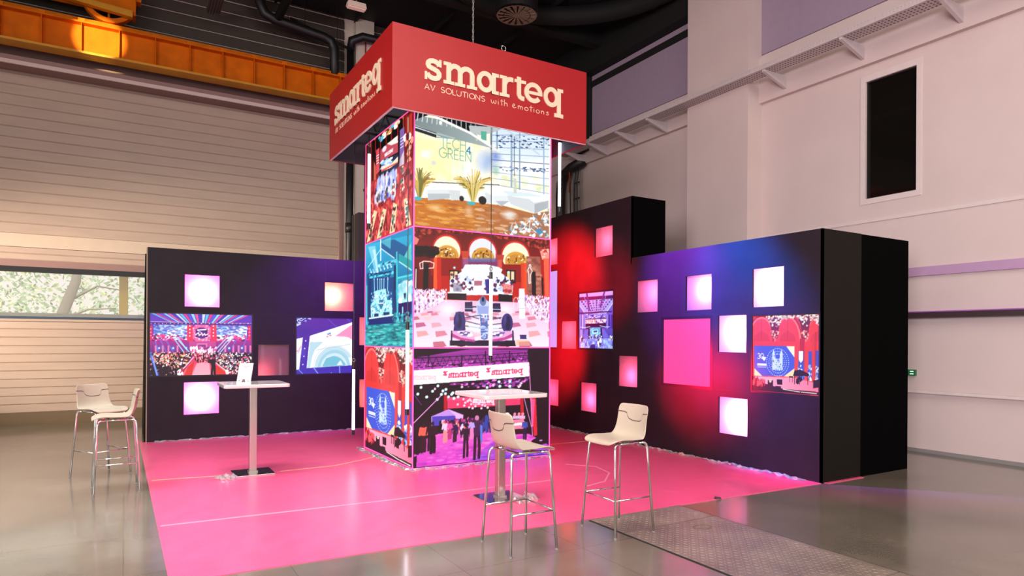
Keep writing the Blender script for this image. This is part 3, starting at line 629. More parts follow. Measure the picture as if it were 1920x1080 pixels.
["L","ffffff",0.007,[[0.839,0.757],[0.846,0.742],[0.841,0.723],[0.856,0.699],[0.841,0.661],[0.84,0.585],[0.83,0.584],[0.828,0.67],[0.82,0.707],[0.831,0.73],[0.831,0.751],[0.839,0.757]],1],
["P","200808",[[0.238,0.661],[0.306,0.661],[0.305,0.55],[0.238,0.546]],1],
["P","f0d090",[[0.245,0.646],[0.265,0.648],[0.265,0.563],[0.245,0.561]],1],
["P","f4dcb0",[[0.273,0.649],[0.294,0.65],[0.295,0.565],[0.273,0.563]],1],
["E","c8f0ff",0.273,0.681,0.011,0.012,1,0.4],
["P","200808",[[0.65,0.694],[0.725,0.694],[0.724,0.578],[0.65,0.573]],1],
["P","f0d090",[[0.658,0.679],[0.68,0.68],[0.68,0.591],[0.658,0.589]],1],
["P","f4dcb0",[[0.689,0.681],[0.713,0.683],[0.713,0.593],[0.689,0.591]],1],
["E","c8f0ff",0.671,0.674,0.012,0.013,1,0.4],
["P","eaf0ff",[[0.242,0.576],[0.324,0.653],[0.349,0.715],[0.503,0.729],[0.6,0.711],[0.609,0.664],[0.664,0.626],[0.705,0.555],[0.701,0.47],[0.243,0.446]],1],
["P","ffffff",[[0.366,0.712],[0.503,0.718],[0.504,0.47],[0.401,0.465]],1],
["N",["3a2058","8a3060","ffffff","c0d8ff","602048","a8b8f0","401030"],150,[[0.25,0.627],[0.7,0.639],[0.701,0.502],[0.251,0.486]],0.009,0.024,1,6,1],
["N",["ffffff","e8f4ff"],40,[[0.324,0.693],[0.609,0.696],[0.61,0.602],[0.325,0.612]],0.02,0.04,1.2,16,1],
["P","383088",[[0.491,0.598],[0.548,0.602],[0.548,0.483],[0.504,0.47]],1],
["P","f8f8ff",[[0.413,0.629],[0.486,0.634],[0.483,0.474],[0.405,0.47]],1],
["P","a04058",[[0.413,0.58],[0.473,0.584],[0.469,0.54],[0.414,0.537]],0.8],
["P","e84030",[[0.614,0.57],[0.7,0.565],[0.701,0.481],[0.637,0.477]],0.6],
["P","200818",[[0.254,0.557],[0.329,0.552],[0.325,0.476],[0.267,0.477]],0.35],
["P","150a10",[[0.226,0.465],[0.359,0.472],[0.359,0.411],[0.226,0.41]],1],
["P","150a10",[[0.593,0.475],[0.701,0.47],[0.699,0.407],[0.593,0.407]],1],
["L","fff4f8",0.012,[[0.23,0.467],[0.359,0.472]],1],
["P",["v","f0b8d8","ffe8f4"],[[-0.003,0.423],[0.227,0.405],[0.593,0.407],[0.701,0.407],[0.994,0.387],[0.996,0.004],[-0.001,0.006]],1],
["P","e89898",[[-0.009,0.297],[0.025,0.304],[0.035,0.29],[-0.003,0.283]],0.8],
["P","b84878",[[0.087,0.3],[0.122,0.307],[0.133,0.294],[0.093,0.287]],0.8],
["P","e0a0b0",[[0.136,0.302],[0.172,0.309],[0.182,0.295],[0.142,0.288]],0.8],
["P","f8c8c8",[[0.236,0.305],[0.273,0.313],[0.284,0.299],[0.243,0.292]],0.8],
["P","e89898",[[0.287,0.307],[0.324,0.315],[0.335,0.3],[0.294,0.293]],0.8],
["P","b84878",[[0.391,0.311],[0.429,0.318],[0.44,0.304],[0.398,0.297]],0.8],
["P","e0a0b0",[[0.444,0.313],[0.482,0.32],[0.494,0.306],[0.451,0.299]],0.8],
["P","f8c8c8",[[0.552,0.317],[0.591,0.324],[0.603,0.31],[0.559,0.302]],0.8],
["P","e89898",[[0.607,0.319],[0.647,0.326],[0.659,0.312],[0.614,0.304]],0.8],
["P","b84878",[[0.719,0.323],[0.76,0.33],[0.772,0.316],[0.726,0.308]],0.8],
["P","e0a0b0",[[0.776,0.325],[0.818,0.333],[0.83,0.318],[0.784,0.31]],0.8],
["P","f8c8c8",[[0.893,0.329],[0.936,0.337],[0.949,0.322],[0.901,0.314]],0.8],
["P","e89898",[[0.953,0.331],[0.996,0.339],[1.009,0.324],[0.96,0.316]],0.8],
["P","e0a0b0",[[-0.151,0.279],[-0.111,0.286],[-0.099,0.267],[-0.145,0.257]],0.8],
["P","c05068",[[-0.087,0.281],[-0.046,0.288],[-0.034,0.269],[-0.081,0.259]],0.8],
["P","e89898",[[0.045,0.285],[0.087,0.293],[0.1,0.274],[0.051,0.263]],0.8],
["P","d87088",[[0.112,0.288],[0.155,0.295],[0.168,0.276],[0.119,0.265]],0.8],
["P","e0a0b0",[[0.251,0.292],[0.295,0.3],[0.309,0.28],[0.257,0.27]],0.8],
["P","c05068",[[0.322,0.295],[0.367,0.302],[0.381,0.283],[0.329,0.272]],0.8],
["P","e89898",[[0.468,0.3],[0.515,0.308],[0.529,0.288],[0.475,0.276]],0.8],
["P","d87088",[[0.543,0.302],[0.591,0.31],[0.605,0.29],[0.55,0.279]],0.8],
["P","e0a0b0",[[0.697,0.308],[0.747,0.316],[0.761,0.295],[0.704,0.283]],0.8],
["P","c05068",[[0.776,0.31],[0.827,0.318],[0.842,0.298],[0.784,0.286]],0.8],
["P","e89898",[[0.939,0.316],[0.992,0.324],[1.007,0.303],[0.947,0.291]],0.8],
["P","d87088",[[1.023,0.319],[1.076,0.327],[1.092,0.306],[1.031,0.294]],0.8],
["P","e0a0b0",[[1.195,0.324],[1.251,0.333],[1.268,0.311],[1.204,0.299]],0.8],
["P","c05068",[[1.284,0.327],[1.341,0.336],[1.358,0.314],[1.293,0.302]],0.8],
["P","d87088",[[-0.266,0.244],[-0.221,0.251],[-0.207,0.228],[-0.26,0.215]],0.8],
["P","b84878",[[-0.186,0.247],[-0.14,0.254],[-0.126,0.23],[-0.18,0.217]],0.8],
["P","c05068",[[-0.022,0.252],[0.027,0.259],[0.042,0.235],[-0.015,0.221]],0.8],
["P","f8c8c8",[[0.064,0.254],[0.113,0.262],[0.128,0.237],[0.07,0.223]],0.8],
["P","d87088",[[0.239,0.26],[0.291,0.267],[0.307,0.242],[0.246,0.228]],0.8],
["P","b84878",[[0.33,0.262],[0.383,0.27],[0.4,0.245],[0.337,0.23]],0.8],
["P","c05068",[[0.518,0.268],[0.574,0.276],[0.591,0.25],[0.526,0.235]],0.8],
["P","f8c8c8",[[0.616,0.271],[0.673,0.279],[0.69,0.253],[0.623,0.237]],0.8],
["P","d87088",[[0.817,0.277],[0.877,0.285],[0.895,0.258],[0.825,0.243]],0.8],
["P","b84878",[[0.922,0.28],[0.983,0.288],[1.002,0.261],[0.93,0.245]],0.8],
["P","c05068",[[1.139,0.286],[1.203,0.295],[1.222,0.267],[1.147,0.251]],0.8],
["P","f8c8c8",[[1.251,0.29],[1.317,0.298],[1.337,0.27],[1.26,0.254]],0.8],
["P","d87088",[[1.485,0.297],[1.554,0.306],[1.575,0.277],[1.494,0.26]],0.8],
["P","e0a0b0",[[-0.474,0.191],[-0.425,0.198],[-0.41,0.17],[-0.468,0.154]],0.8],
["P","f8c8c8",[[-0.287,0.196],[-0.236,0.203],[-0.22,0.174],[-0.282,0.157]],0.8],
["P","e89898",[[-0.191,0.198],[-0.137,0.205],[-0.121,0.176],[-0.184,0.159]],0.8],
["P","b84878",[[0.011,0.203],[0.067,0.21],[0.084,0.18],[0.017,0.163]],0.8],
["P","e0a0b0",[[0.116,0.205],[0.173,0.212],[0.191,0.182],[0.122,0.165]],0.8],
["P","f8c8c8",[[0.334,0.21],[0.395,0.218],[0.413,0.187],[0.341,0.169]],0.8],
["P","e89898",[[0.448,0.213],[0.51,0.22],[0.529,0.189],[0.455,0.171]],0.8],
["P","b84878",[[0.685,0.218],[0.751,0.226],[0.771,0.194],[0.692,0.175]],0.8],
["P","e0a0b0",[[0.808,0.221],[0.876,0.229],[0.897,0.197],[0.816,0.177]],0.8],
["P","f8c8c8",[[1.067,0.227],[1.139,0.236],[1.161,0.202],[1.075,0.182]],0.8],
["P","e89898",[[1.202,0.23],[1.276,0.239],[1.299,0.205],[1.21,0.185]],0.8],
["P","b84878",[[1.485,0.237],[1.564,0.246],[1.589,0.211],[1.494,0.19]],0.8],
["P","e0a0b0",[[1.633,0.241],[1.715,0.25],[1.74,0.214],[1.643,0.193]],0.8],
["P","e89898",[[-0.651,0.124],[-0.599,0.13],[-0.582,0.098],[-0.646,0.08]],0.8],
["P","d87088",[[-0.548,0.126],[-0.493,0.132],[-0.476,0.1],[-0.542,0.081]],0.8],
["P","e0a0b0",[[-0.331,0.129],[-0.274,0.135],[-0.255,0.102],[-0.325,0.083]],0.8],
["P","c05068",[[-0.218,0.131],[-0.159,0.137],[-0.14,0.103],[-0.212,0.084]],0.8],
["P","e89898",[[0.019,0.134],[0.082,0.141],[0.102,0.106],[0.025,0.086]],0.8],
["P","d87088",[[0.143,0.136],[0.208,0.143],[0.229,0.107],[0.15,0.087]],0.8],
["P","e0a0b0",[[0.403,0.14],[0.473,0.147],[0.495,0.11],[0.41,0.089]],0.8],
["P","c05068",[[0.54,0.142],[0.612,0.149],[0.635,0.112],[0.547,0.09]],0.8],
["P","e89898",[[0.827,0.146],[0.904,0.154],[0.929,0.115],[0.835,0.092]],0.8],
["P","d87088",[[0.979,0.148],[1.058,0.156],[1.083,0.117],[0.987,0.094]],0.8],
["P","e0a0b0",[[1.298,0.153],[1.383,0.161],[1.41,0.12],[1.306,0.096]],0.8],
["P","c05068",[[1.466,0.155],[1.555,0.164],[1.582,0.122],[1.475,0.098]],0.8],
["P","e89898",[[1.822,0.161],[1.917,0.169],[1.947,0.126],[1.831,0.101]],0.8],
["P","d87088",[[2.01,0.163],[2.109,0.172],[2.141,0.128],[2.02,0.102]],0.8],
["P","c05068",[[-0.655,0.045],[-0.596,0.05],[-0.578,0.013],[-0.65,-0.008]],0.8],
["P","f8c8c8",[[-0.535,0.045],[-0.475,0.051],[-0.456,0.013],[-0.53,-0.008]],0.8],
["P","d87088",[[-0.284,0.046],[-0.219,0.052],[-0.198,0.013],[-0.278,-0.009]],0.8],
["P","b84878",[[-0.152,0.046],[-0.084,0.052],[-0.063,0.013],[-0.145,-0.01]],0.8],
["P","c05068",[[0.128,0.047],[0.2,0.054],[0.223,0.012],[0.134,-0.011]],0.8],
["P","f8c8c8",[[0.275,0.048],[0.35,0.054],[0.374,0.012],[0.282,-0.011]],0.8],
["P","d87088",[[0.587,0.049],[0.667,0.056],[0.693,0.012],[0.594,-0.013]],0.8],
["P","b84878",[[0.751,0.05],[0.835,0.056],[0.862,0.012],[0.759,-0.013]],0.8],
["P","c05068",[[1.102,0.051],[1.193,0.058],[1.222,0.011],[1.11,-0.015]],0.8],
["P","f8c8c8",[[1.288,0.051],[1.383,0.059],[1.413,0.011],[1.296,-0.015]],0.8],
["P","d87088",[[1.684,0.053],[1.787,0.06],[1.82,0.011],[1.693,-0.017]],0.8],
["P","b84878",[[1.895,0.054],[2.003,0.061],[2.038,0.011],[1.905,-0.018]],0.8],
["P","c05068",[[2.348,0.055],[2.466,0.063],[2.504,0.01],[2.358,-0.019]],0.8],
["E","ffffff",0.235,0.325,0.099,0.09,0.75,0.9],
["E","ffffff",0.647,0.341,0.1,0.074,0.7,0.9],
["E","fff0ff",0.506,0.15,0.298,0.062,0.5,0.9],
["N",["ffffff","f4d8f0","d8a8e8","ffe8f8","80306a"],420,[[-0.003,0.477],[0.218,0.49],[0.21,0.414],[0.122,0.341],[0.044,0.299],[-0.002,0.268]],0.005,0.012,0.6,21,1],
["N",["ffffff","f4d8f0","d8a8e8","ffe8f8","90407a"],460,[[0.71,0.439],[0.831,0.477],[0.994,0.464],[0.995,0.234],[0.888,0.275],[0.812,0.38]],0.005,0.012,0.6,22,1],
["L","fff0ff",0.005,[[0.014,0.375],[0.012,0.434],[0.021,0.454],[0.037,0.453],[0.042,0.435],[0.042,0.367]],1],
["L","c080c0",0.004,[[0.014,0.424],[0.042,0.424]],1],
["L","fff0ff",0.005,[[0.053,0.397],[0.051,0.455],[0.06,0.475],[0.076,0.474],[0.081,0.457],[0.081,0.388]],1],
["L","c080c0",0.004,[[0.053,0.446],[0.081,0.445]],1],
["L","fff0ff",0.005,[[0.084,0.379],[0.082,0.437],[0.092,0.458],[0.107,0.457],[0.112,0.439],[0.113,0.37]],1],
["L","c080c0",0.004,[[0.084,0.428],[0.112,0.427]],1],
["L","fff0ff",0.005,[[0.148,0.391],[0.146,0.451],[0.155,0.471],[0.171,0.47],[0.176,0.452],[0.176,0.383]],1],
["L","c080c0",0.004,[[0.147,0.441],[0.176,0.44]],1],
["L","fff0ff",0.005,[[-0.001,0.336],[-0.003,0.394],[0.006,0.414],[0.022,0.413],[0.026,0.396],[0.027,0.327]],1],
["L","c080c0",0.004,[[-0.001,0.384],[0.026,0.384]],1],
["L","fff0ff",0.005,[[0.188,0.393],[0.186,0.453],[0.195,0.473],[0.212,0.472],[0.217,0.455],[0.217,0.385]],1],
["L","c080c0",0.004,[[0.187,0.443],[0.217,0.443]],1],
["L","fff0ff",0.005,[[0.108,0.37],[0.106,0.429],[0.115,0.449],[0.131,0.448],[0.136,0.43],[0.136,0.361]],1],
["L","c080c0",0.004,[[0.108,0.419],[0.136,0.419]],1],
["L","fff0ff",0.005,[[0.026,0.298],[0.024,0.356],[0.033,0.376],[0.049,0.375],[0.054,0.358],[0.054,0.289]],1],
["L","c080c0",0.004,[[0.026,0.347],[0.054,0.346]],1],
["L","fff0ff",0.005,[[0.814,0.369],[0.812,0.433],[0.823,0.455],[0.842,0.454],[0.848,0.435],[0.848,0.359]],1],
["L","c080c0",0.004,[[0.814,0.423],[0.848,0.422]],1],
["L","fff0ff",0.005,[[0.871,0.36],[0.869,0.425],[0.88,0.447],[0.899,0.446],[0.905,0.427],[0.905,0.351]],1],
["L","c080c0",0.004,[[0.871,0.414],[0.905,0.414]],1],
["L","fff0ff",0.005,[[0.919,0.351],[0.917,0.416],[0.928,0.439],[0.947,0.437],[0.953,0.418],[0.954,0.342]],1],
["L","c080c0",0.004,[[0.918,0.406],[0.953,0.405]],1],
["L","fff0ff",0.005,[[0.957,0.375],[0.955,0.44],[0.967,0.462],[0.986,0.461],[0.992,0.442],[0.992,0.365]],1],
["L","c080c0",0.004,[[0.957,0.429],[0.992,0.429]],1],
["L","fff0ff",0.005,[[0.89,0.275],[0.888,0.339],[0.9,0.362],[0.919,0.36],[0.925,0.341],[0.925,0.265]],1],
["L","c080c0",0.004,[[0.89,0.329],[0.925,0.328]],1],
["L","fff0ff",0.005,[[0.939,0.243],[0.936,0.309],[0.948,0.331],[0.967,0.329],[0.973,0.31],[0.973,0.233]],1],
["L","c080c0",0.004,[[0.938,0.298],[0.973,0.297]],1],
["L","fff0ff",0.005,[[0.833,0.327],[0.831,0.391],[0.842,0.413],[0.861,0.412],[0.867,0.393],[0.867,0.317]],1],
["L","c080c0",0.004,[[0.833,0.38],[0.867,0.38]],1],
["L","fff0ff",0.005,[[0.712,0.365],[0.71,0.428],[0.721,0.45],[0.739,0.449],[0.745,0.43],[0.745,0.355]],1],
["L","c080c0",0.004,[[0.712,0.418],[0.745,0.417]],1],
["P","f4f8fc",[[0.751,0.531],[0.795,0.534],[0.802,0.261],[0.755,0.26]],1],
["L","b8c8d8",0.005,[[0.753,0.441],[0.798,0.443]],1],
["L","b8c8d8",0.005,[[0.754,0.352],[0.799,0.353]],1],
["E","ffffff",0.475,0.19,0.223,0.124,0.5,0.9],
["P","1c1030",[[0.244,0.06],[0.721,0.063],[0.73,0.01],[0.245,0.015]],1],
["P","241848",[[0.347,0.391],[0.401,0.398],[0.406,0.311],[0.347,0.309]],1],
["P","241848",[[0.55,0.391],[0.609,0.392],[0.613,0.314],[0.553,0.312]],1],
["P","3a3450",[[0.347,0.36],[0.611,0.361],[0.611,0.348],[0.347,0.348]],1],
["L","cfd8f8",0.006,[[0.347,0.335],[0.611,0.338]],1],
["P","2a2458",[[0.284,0.302],[0.343,0.307],[0.354,0.147],[0.269,0.141]],1],
["E","342c70",0.311,0.225,0.042,0.083,1,0],
["E","17122c",0.308,0.225,0.018,0.061,0.7,0],
["E","342c70",0.661,0.217,0.044,0.087,1,0],
["E","17122c",0.667,0.217,0.02,0.064,0.7,0],
["E","6a60b8",0.297,0.247,0.015,0.061,0.5,0.8],
["E","6a60b8",0.647,0.246,0.015,0.064,0.5,0.8],
["P","c8d4f4",[[0.436,0.395],[0.461,0.432],[0.492,0.433],[0.529,0.386],[0.533,0.285],[0.505,0.253],[0.458,0.252],[0.426,0.292]],1],
["E","6878b0",0.479,0.407,0.024,0.043,1,0],
["E","20203a",0.479,0.425,0.01,0.017,1,0],
["P","101018",[[0.47,0.432],[0.489,0.433],[0.487,0.402],[0.472,0.401]],1],
["P","8494d8",[[0.436,0.364],[0.522,0.362],[0.518,0.295],[0.445,0.292]],0.7],
["L","3c3a60",0.008,[[0.355,0.279],[0.449,0.251]],1],
["L","3c3a60",0.008,[[0.356,0.228],[0.454,0.2]],1],
["L","3c3a60",0.008,[[0.616,0.267],[0.514,0.243]],1],
["L","3c3a60",0.008,[[0.621,0.214],[0.514,0.196]],1],
["L","3c3a60",0.008,[[0.36,0.259],[0.462,0.283]],1],
["L","3c3a60",0.008,[[0.611,0.256],[0.505,0.279]],1],
["L","3c3a60",0.008,[[0.343,0.188],[0.462,0.169]],1],
["L","3c3a60",0.008,[[0.621,0.172],[0.515,0.16]],1],
["P","e4ecff",[[0.36,0.208],[0.454,0.2],[0.454,0.128],[0.403,0.138]],0.8],
["P","e4ecff",[[0.519,0.191],[0.612,0.193],[0.576,0.13],[0.519,0.129]],0.8],
["P","5068b0",[[0.458,0.282],[0.51,0.284],[0.519,0.15],[0.515,0.077],[0.491,0.067],[0.467,0.077],[0.463,0.149]],1],
["N",["8aa0e0","c8d4ff"],16,[[0.464,0.262],[0.51,0.263],[0.515,0.088],[0.471,0.087]],0.01,0.016,2,3,1],
["L","b0c0f0",0.006,[[0.464,0.169],[0.516,0.17]],1],
["L","b0c0f0",0.006,[[0.464,0.149],[0.516,0.15]],1],
["T","31","ffffff",[0.464,0.262],[0.505,0.263],0.027,0.007,1],
["L","d04050",0.007,[[0.485,0.252],[0.485,0.211]],1],
["L","f0f4ff",0.007,[[0.477,0.103],[0.489,0.123],[0.501,0.103]],1],
["P","e8a8d8",[[0.26,0.141],[0.403,0.143],[0.424,0.056],[0.319,0.056],[0.257,0.085]],1],
["P","c04090",[[0.261,0.091],[0.327,0.061],[0.424,0.048],[0.42,0.066],[0.319,0.086],[0.262,0.121]],1],
["P","30204a",[[0.252,0.146],[0.262,0.146],[0.262,0.06],[0.249,0.06]],1],
["L","281838",0.008,[[0.261,0.055],[0.42,0.044]],1],
["P","6858a8",[[0.31,0.134],[0.394,0.134],[0.403,0.097],[0.327,0.101]],0.8],
["N",["ffffff","4a3880"],12,[[0.306,0.134],[0.398,0.133],[0.403,0.097],[0.319,0.101]],0.008,0.014,2,32,1],
["P","e8a8d8",[[0.702,0.147],[0.55,0.145],[0.528,0.057],[0.639,0.057],[0.707,0.089]],1],
["P","c04090",[[0.703,0.094],[0.63,0.062],[0.528,0.048],[0.533,0.067],[0.639,0.089],[0.701,0.126]],1],
["P","30204a",[[0.711,0.153],[0.7,0.153],[0.701,0.063],[0.716,0.063]],1],
["L","281838",0.008,[[0.703,0.057],[0.533,0.044]],1],
["P","6858a8",[[0.648,0.139],[0.559,0.136],[0.55,0.098],[0.63,0.104]],0.8],
["N",["ffffff","4a3880"],12,[[0.652,0.139],[0.554,0.135],[0.55,0.098],[0.639,0.104]],0.008,0.014,2,30,1],
["E","181024",0.323,0.035,0.047,0.027,1,0],
["E","181024",0.666,0.031,0.046,0.023,1,0],
["P","3c3070",[[0.76,0.116],[0.812,0.115],[0.814,0.074],[0.762,0.074]],1],
["P","f0b080",[[0.73,0.068],[0.833,0.063],[0.842,0.015],[0.73,0.015]],0.6]],
"festival_yard":[["F","170612"],
["P",["v","9a2a9a","c43cb8"],[[-0.001,0.915],[0.361,0.992],[0.824,0.985],[0.824,0.849],[-0.0,0.816]],1],
["P","1a0818",[[-0.001,0.998],[0.42,0.997],[0.18,0.953],[-0.001,0.925]],1],
["L","6a2070",0.005,[[0.03,0.929],[0.814,0.978]],1],
["L","501858",0.005,[[0.03,0.921],[0.814,0.956]],1],
["L","6a2070",0.005,[[0.03,0.913],[0.814,0.934]],1],
["L","501858",0.005,[[0.03,0.905],[0.815,0.912]],1],
["L","6a2070",0.005,[[0.03,0.897],[0.815,0.891]],1],
["L","1c0a24",0.007,[[0.007,0.915],[0.843,0.958]],1],
["L","1c0a24",0.007,[[0.007,0.836],[0.843,0.903]],1],
["L","2a1030",0.005,[[0.007,0.875],[0.843,0.931]],1],
["L","200c28",0.005,[[0.015,0.916],[0.038,0.847],[0.06,0.92]],1],
["L","200c28",0.005,[[0.06,0.919],[0.083,0.849],[0.105,0.922]],1],
["L","200c28",0.005,[[0.105,0.921],[0.129,0.851],[0.151,0.925]],1],
["L","200c28",0.005,[[0.151,0.924],[0.176,0.853],[0.198,0.927]],1],
["L","200c28",0.005,[[0.198,0.926],[0.223,0.855],[0.245,0.93]],1],
["L","200c28",0.005,[[0.245,0.929],[0.27,0.857],[0.293,0.932]],1],
["L","200c28",0.005,[[0.293,0.931],[0.318,0.859],[0.341,0.935]],1],
["L","200c28",0.005,[[0.341,0.934],[0.367,0.861],[0.39,0.937]],1],
["L","200c28",0.005,[[0.39,0.936],[0.416,0.863],[0.439,0.94]],1],
["L","200c28",0.005,[[0.439,0.939],[0.466,0.866],[0.489,0.943]],1],
["L","200c28",0.005,[[0.489,0.942],[0.516,0.868],[0.54,0.945]],1],
["L","200c28",0.005,[[0.54,0.944],[0.567,0.87],[0.591,0.948]],1],
["L","200c28",0.005,[[0.591,0.947],[0.619,0.872],[0.643,0.951]],1],
["L","200c28",0.005,[[0.643,0.95],[0.671,0.875],[0.696,0.954]],1],
["L","200c28",0.005,[[0.696,0.952],[0.724,0.877],[0.749,0.956]],1],
["L","200c28",0.005,[[0.749,0.955],[0.777,0.879],[0.803,0.959]],1],
["L","200c28",0.005,[[0.803,0.958],[0.832,0.882],[0.858,0.962]],1],
["L","1a0820",0.011,[[0.328,0.936],[0.328,0.838]],1],
["L","1a0820",0.011,[[0.5,0.971],[0.5,0.835]],1],
["L","1a0820",0.011,[[0.68,0.97],[0.681,0.831]],1],
["L","1a0820",0.011,[[0.1,0.938],[0.101,0.844]],1],
["N",["1a0820","e070d8","3a1040"],60,[[0.007,0.865],[0.824,0.914],[0.824,0.871],[0.007,0.821]],0.006,0.012,1.5,3,1],
["P",["h","fff6fa","ffffff"],[[-0.0,0.814],[0.832,0.869],[0.836,0.738],[0.0,0.693]],1],
["T","smarteq","f8c8d4",[-0.0,0.737],[0.153,0.732],0.034,0.007,1],
["T","smarteq","e0346c",[0.236,0.745],[0.451,0.754],0.039,0.009,1],
["T","smarteq","e0346c",[0.546,0.76],[0.785,0.77],0.04,0.009,1],
["L","e0346c",0.011,[[0.202,0.771],[0.218,0.768],[0.211,0.784],[0.203,0.795]],1],
["L","e0346c",0.011,[[0.208,0.799],[0.218,0.794],[0.213,0.78],[0.223,0.772]],1],
["L","e0346c",0.008,[[0.215,0.794],[0.229,0.802]],1],
["L","e0346c",0.011,[[0.508,0.79],[0.526,0.788],[0.519,0.805],[0.51,0.816]],1],
["L","e0346c",0.011,[[0.515,0.82],[0.526,0.815],[0.521,0.801],[0.531,0.792]],1],
["L","e0346c",0.008,[[0.522,0.815],[0.538,0.823]],1],
["P","10040c",[[0.835,0.969],[1.001,0.985],[1.006,-0.032],[0.866,-0.016],[0.844,0.74]],1],
["P","1a0a18",[[0.819,0.98],[0.861,0.969],[0.862,0.914],[0.824,0.914]],1],
["P","120610",[[0.0,0.693],[0.839,0.734],[0.841,0.336],[0.002,0.383]],1],
["N",["701868","a02898","3a0c38","e878e0"],110,[[0.222,0.694],[0.825,0.729],[0.797,0.665],[0.405,0.65]],0.006,0.016,2,8,1],
["N",["ff70e0","5068c0","2a1030"],60,[[0.32,0.685],[0.797,0.709],[0.769,0.634],[0.439,0.644]],0.006,0.012,1.4,18,1],
["P","c01020",[[0.206,0.599],[0.226,0.598],[0.227,0.456],[0.205,0.457]],1],
["P","ec3868",[[0.227,0.577],[0.765,0.548],[0.765,0.481],[0.229,0.481]],1],
["P","f05888",[[0.227,0.582],[0.765,0.553],[0.765,0.526],[0.227,0.552]],0.6],
["T","smarteq","ffe0ec",[0.41,0.517],[0.566,0.51],0.036,0.011,1],
["L","ffd0e0",0.005,[[0.41,0.503],[0.562,0.498]],1],
["L","ffd0e0",0.011,[[0.38,0.548],[0.401,0.531],[0.388,0.558]],1],
["E","50c8e0",0.051,0.671,0.014,0.017,0.5,0.6],
["E","e8ffff",0.051,0.671,0.01,0.013,1,0.2],
["E","50c8e0",0.03,0.616,0.013,0.017,0.5,0.6],
["E","e8ffff",0.03,0.616,0.01,0.013,1,0.2],
["E","50c8e0",0.089,0.588,0.014,0.017,0.5,0.6],
["E","e8ffff",0.089,0.588,0.011,0.013,1,0.2],
["E","50c8e0",0.128,0.635,0.013,0.017,0.5,0.6],
["E","e8ffff",0.128,0.635,0.01,0.013,1,0.2],
["E","50c8e0",0.164,0.679,0.013,0.017,0.5,0.6],
["E","e8ffff",0.164,0.679,0.01,0.013,1,0.2],
["E","50c8e0",0.188,0.605,0.014,0.017,0.5,0.6],
["E","e8ffff",0.188,0.605,0.011,0.013,1,0.2],
["E","50c8e0",0.219,0.646,0.014,0.017,0.5,0.6],
["E","e8ffff",0.219,0.646,0.011,0.013,1,0.2],
["E","50c8e0",0.259,0.602,0.014,0.017,0.5,0.6],
["E","e8ffff",0.259,0.602,0.011,0.013,1,0.2],
["E","50c8e0",0.16,0.563,0.014,0.017,0.5,0.6],
["E","e8ffff",0.16,0.563,0.011,0.013,1,0.2],
["E","50c8e0",0.237,0.582,0.014,0.017,0.5,0.6],
["E","e8ffff",0.237,0.582,0.01,0.013,1,0.2],
["E","50c8e0",0.304,0.578,0.014,0.018,0.5,0.6],
["E","e8ffff",0.304,0.578,0.011,0.013,1,0.2],
["E","50c8e0",0.602,0.698,0.016,0.018,0.5,0.6],
["E","e8ffff",0.602,0.698,0.012,0.013,1,0.2],
["E","50c8e0",0.684,0.696,0.015,0.018,0.5,0.6],
["E","e8ffff",0.684,0.696,0.011,0.014,1,0.2],
["E","50c8e0",0.608,0.656,0.015,0.018,0.5,0.6],
["E","e8ffff",0.608,0.656,0.012,0.014,1,0.2],
["E","50c8e0",0.684,0.652,0.015,0.018,0.5,0.6],
["E","e8ffff",0.684,0.652,0.012,0.014,1,0.2],
["E","50c8e0",0.198,0.634,0.013,0.018,0.5,0.6],
["E","e8ffff",0.198,0.634,0.01,0.014,1,0.2],
["E","50c8e0",0.513,0.649,0.015,0.017,0.5,0.6],
["E","e8ffff",0.513,0.649,0.011,0.013,1,0.2],
["E","50c8e0",0.216,0.61,0.013,0.017,0.5,0.6],
["E","e8ffff",0.216,0.61,0.01,0.013,1,0.2],
["E","50c8e0",0.267,0.614,0.014,0.017,0.5,0.6],
["E","e8ffff",0.267,0.614,0.011,0.013,1,0.2],
["E","50c8e0",0.275,0.566,0.014,0.018,0.5,0.6],
["E","e8ffff",0.275,0.566,0.011,0.014,1,0.2],
["E","ffd8f4",0.144,0.654,0.008,0.011,1,0.2],
["E","ffd8f4",0.302,0.512,0.009,0.011,1,0.2],
["E","ffd8f4",0.383,0.481,0.009,0.011,1,0.2],
["E","ffd8f4",0.408,0.472,0.01,0.011,1,0.2],
["E","ffd8f4",0.428,0.488,0.009,0.012,1,0.2],
["E","ffd8f4",0.472,0.467,0.009,0.011,1,0.2],
["E","ffd8f4",0.499,0.487,0.009,0.011,1,0.2],
["E","ffd8f4",0.518,0.471,0.01,0.012,1,0.2],
["E","ffd8f4",0.342,0.555,0.009,0.011,1,0.2],
["E","ffd8f4",0.348,0.499,0.009,0.011,1,0.2],
["E","ffd8f4",0.355,0.524,0.009,0.011,1,0.2],
["E","ffd8f4",0.373,0.536,0.01,0.012,1,0.2],
["E","ffd8f4",0.559,0.668,0.01,0.011,1,0.2],
["E","ffd8f4",0.755,0.645,0.011,0.012,1,0.2],
["E","ffd8f4",0.765,0.656,0.01,0.012,1,0.2],
["E","ffd8f4",0.774,0.677,0.01,0.012,1,0.2],
["E","ffd8f4",0.453,0.508,0.009,0.011,1,0.2],
["E","ffd8f4",0.479,0.496,0.009,0.011,1,0.2],
["E","ffd8f4",0.397,0.508,0.009,0.011,1,0.2],
["E","ffd8f4",0.331,0.662,0.01,0.011,1,0.2],
["P","c01828",[[0.765,0.537],[0.79,0.535],[0.797,0.34],[0.771,0.342]],1],
["P","e02030",[[0.846,0.598],[0.873,0.596],[0.892,0.519],[0.904,0.189],[0.875,0.18],[0.859,0.488],[0.843,0.522]],1],
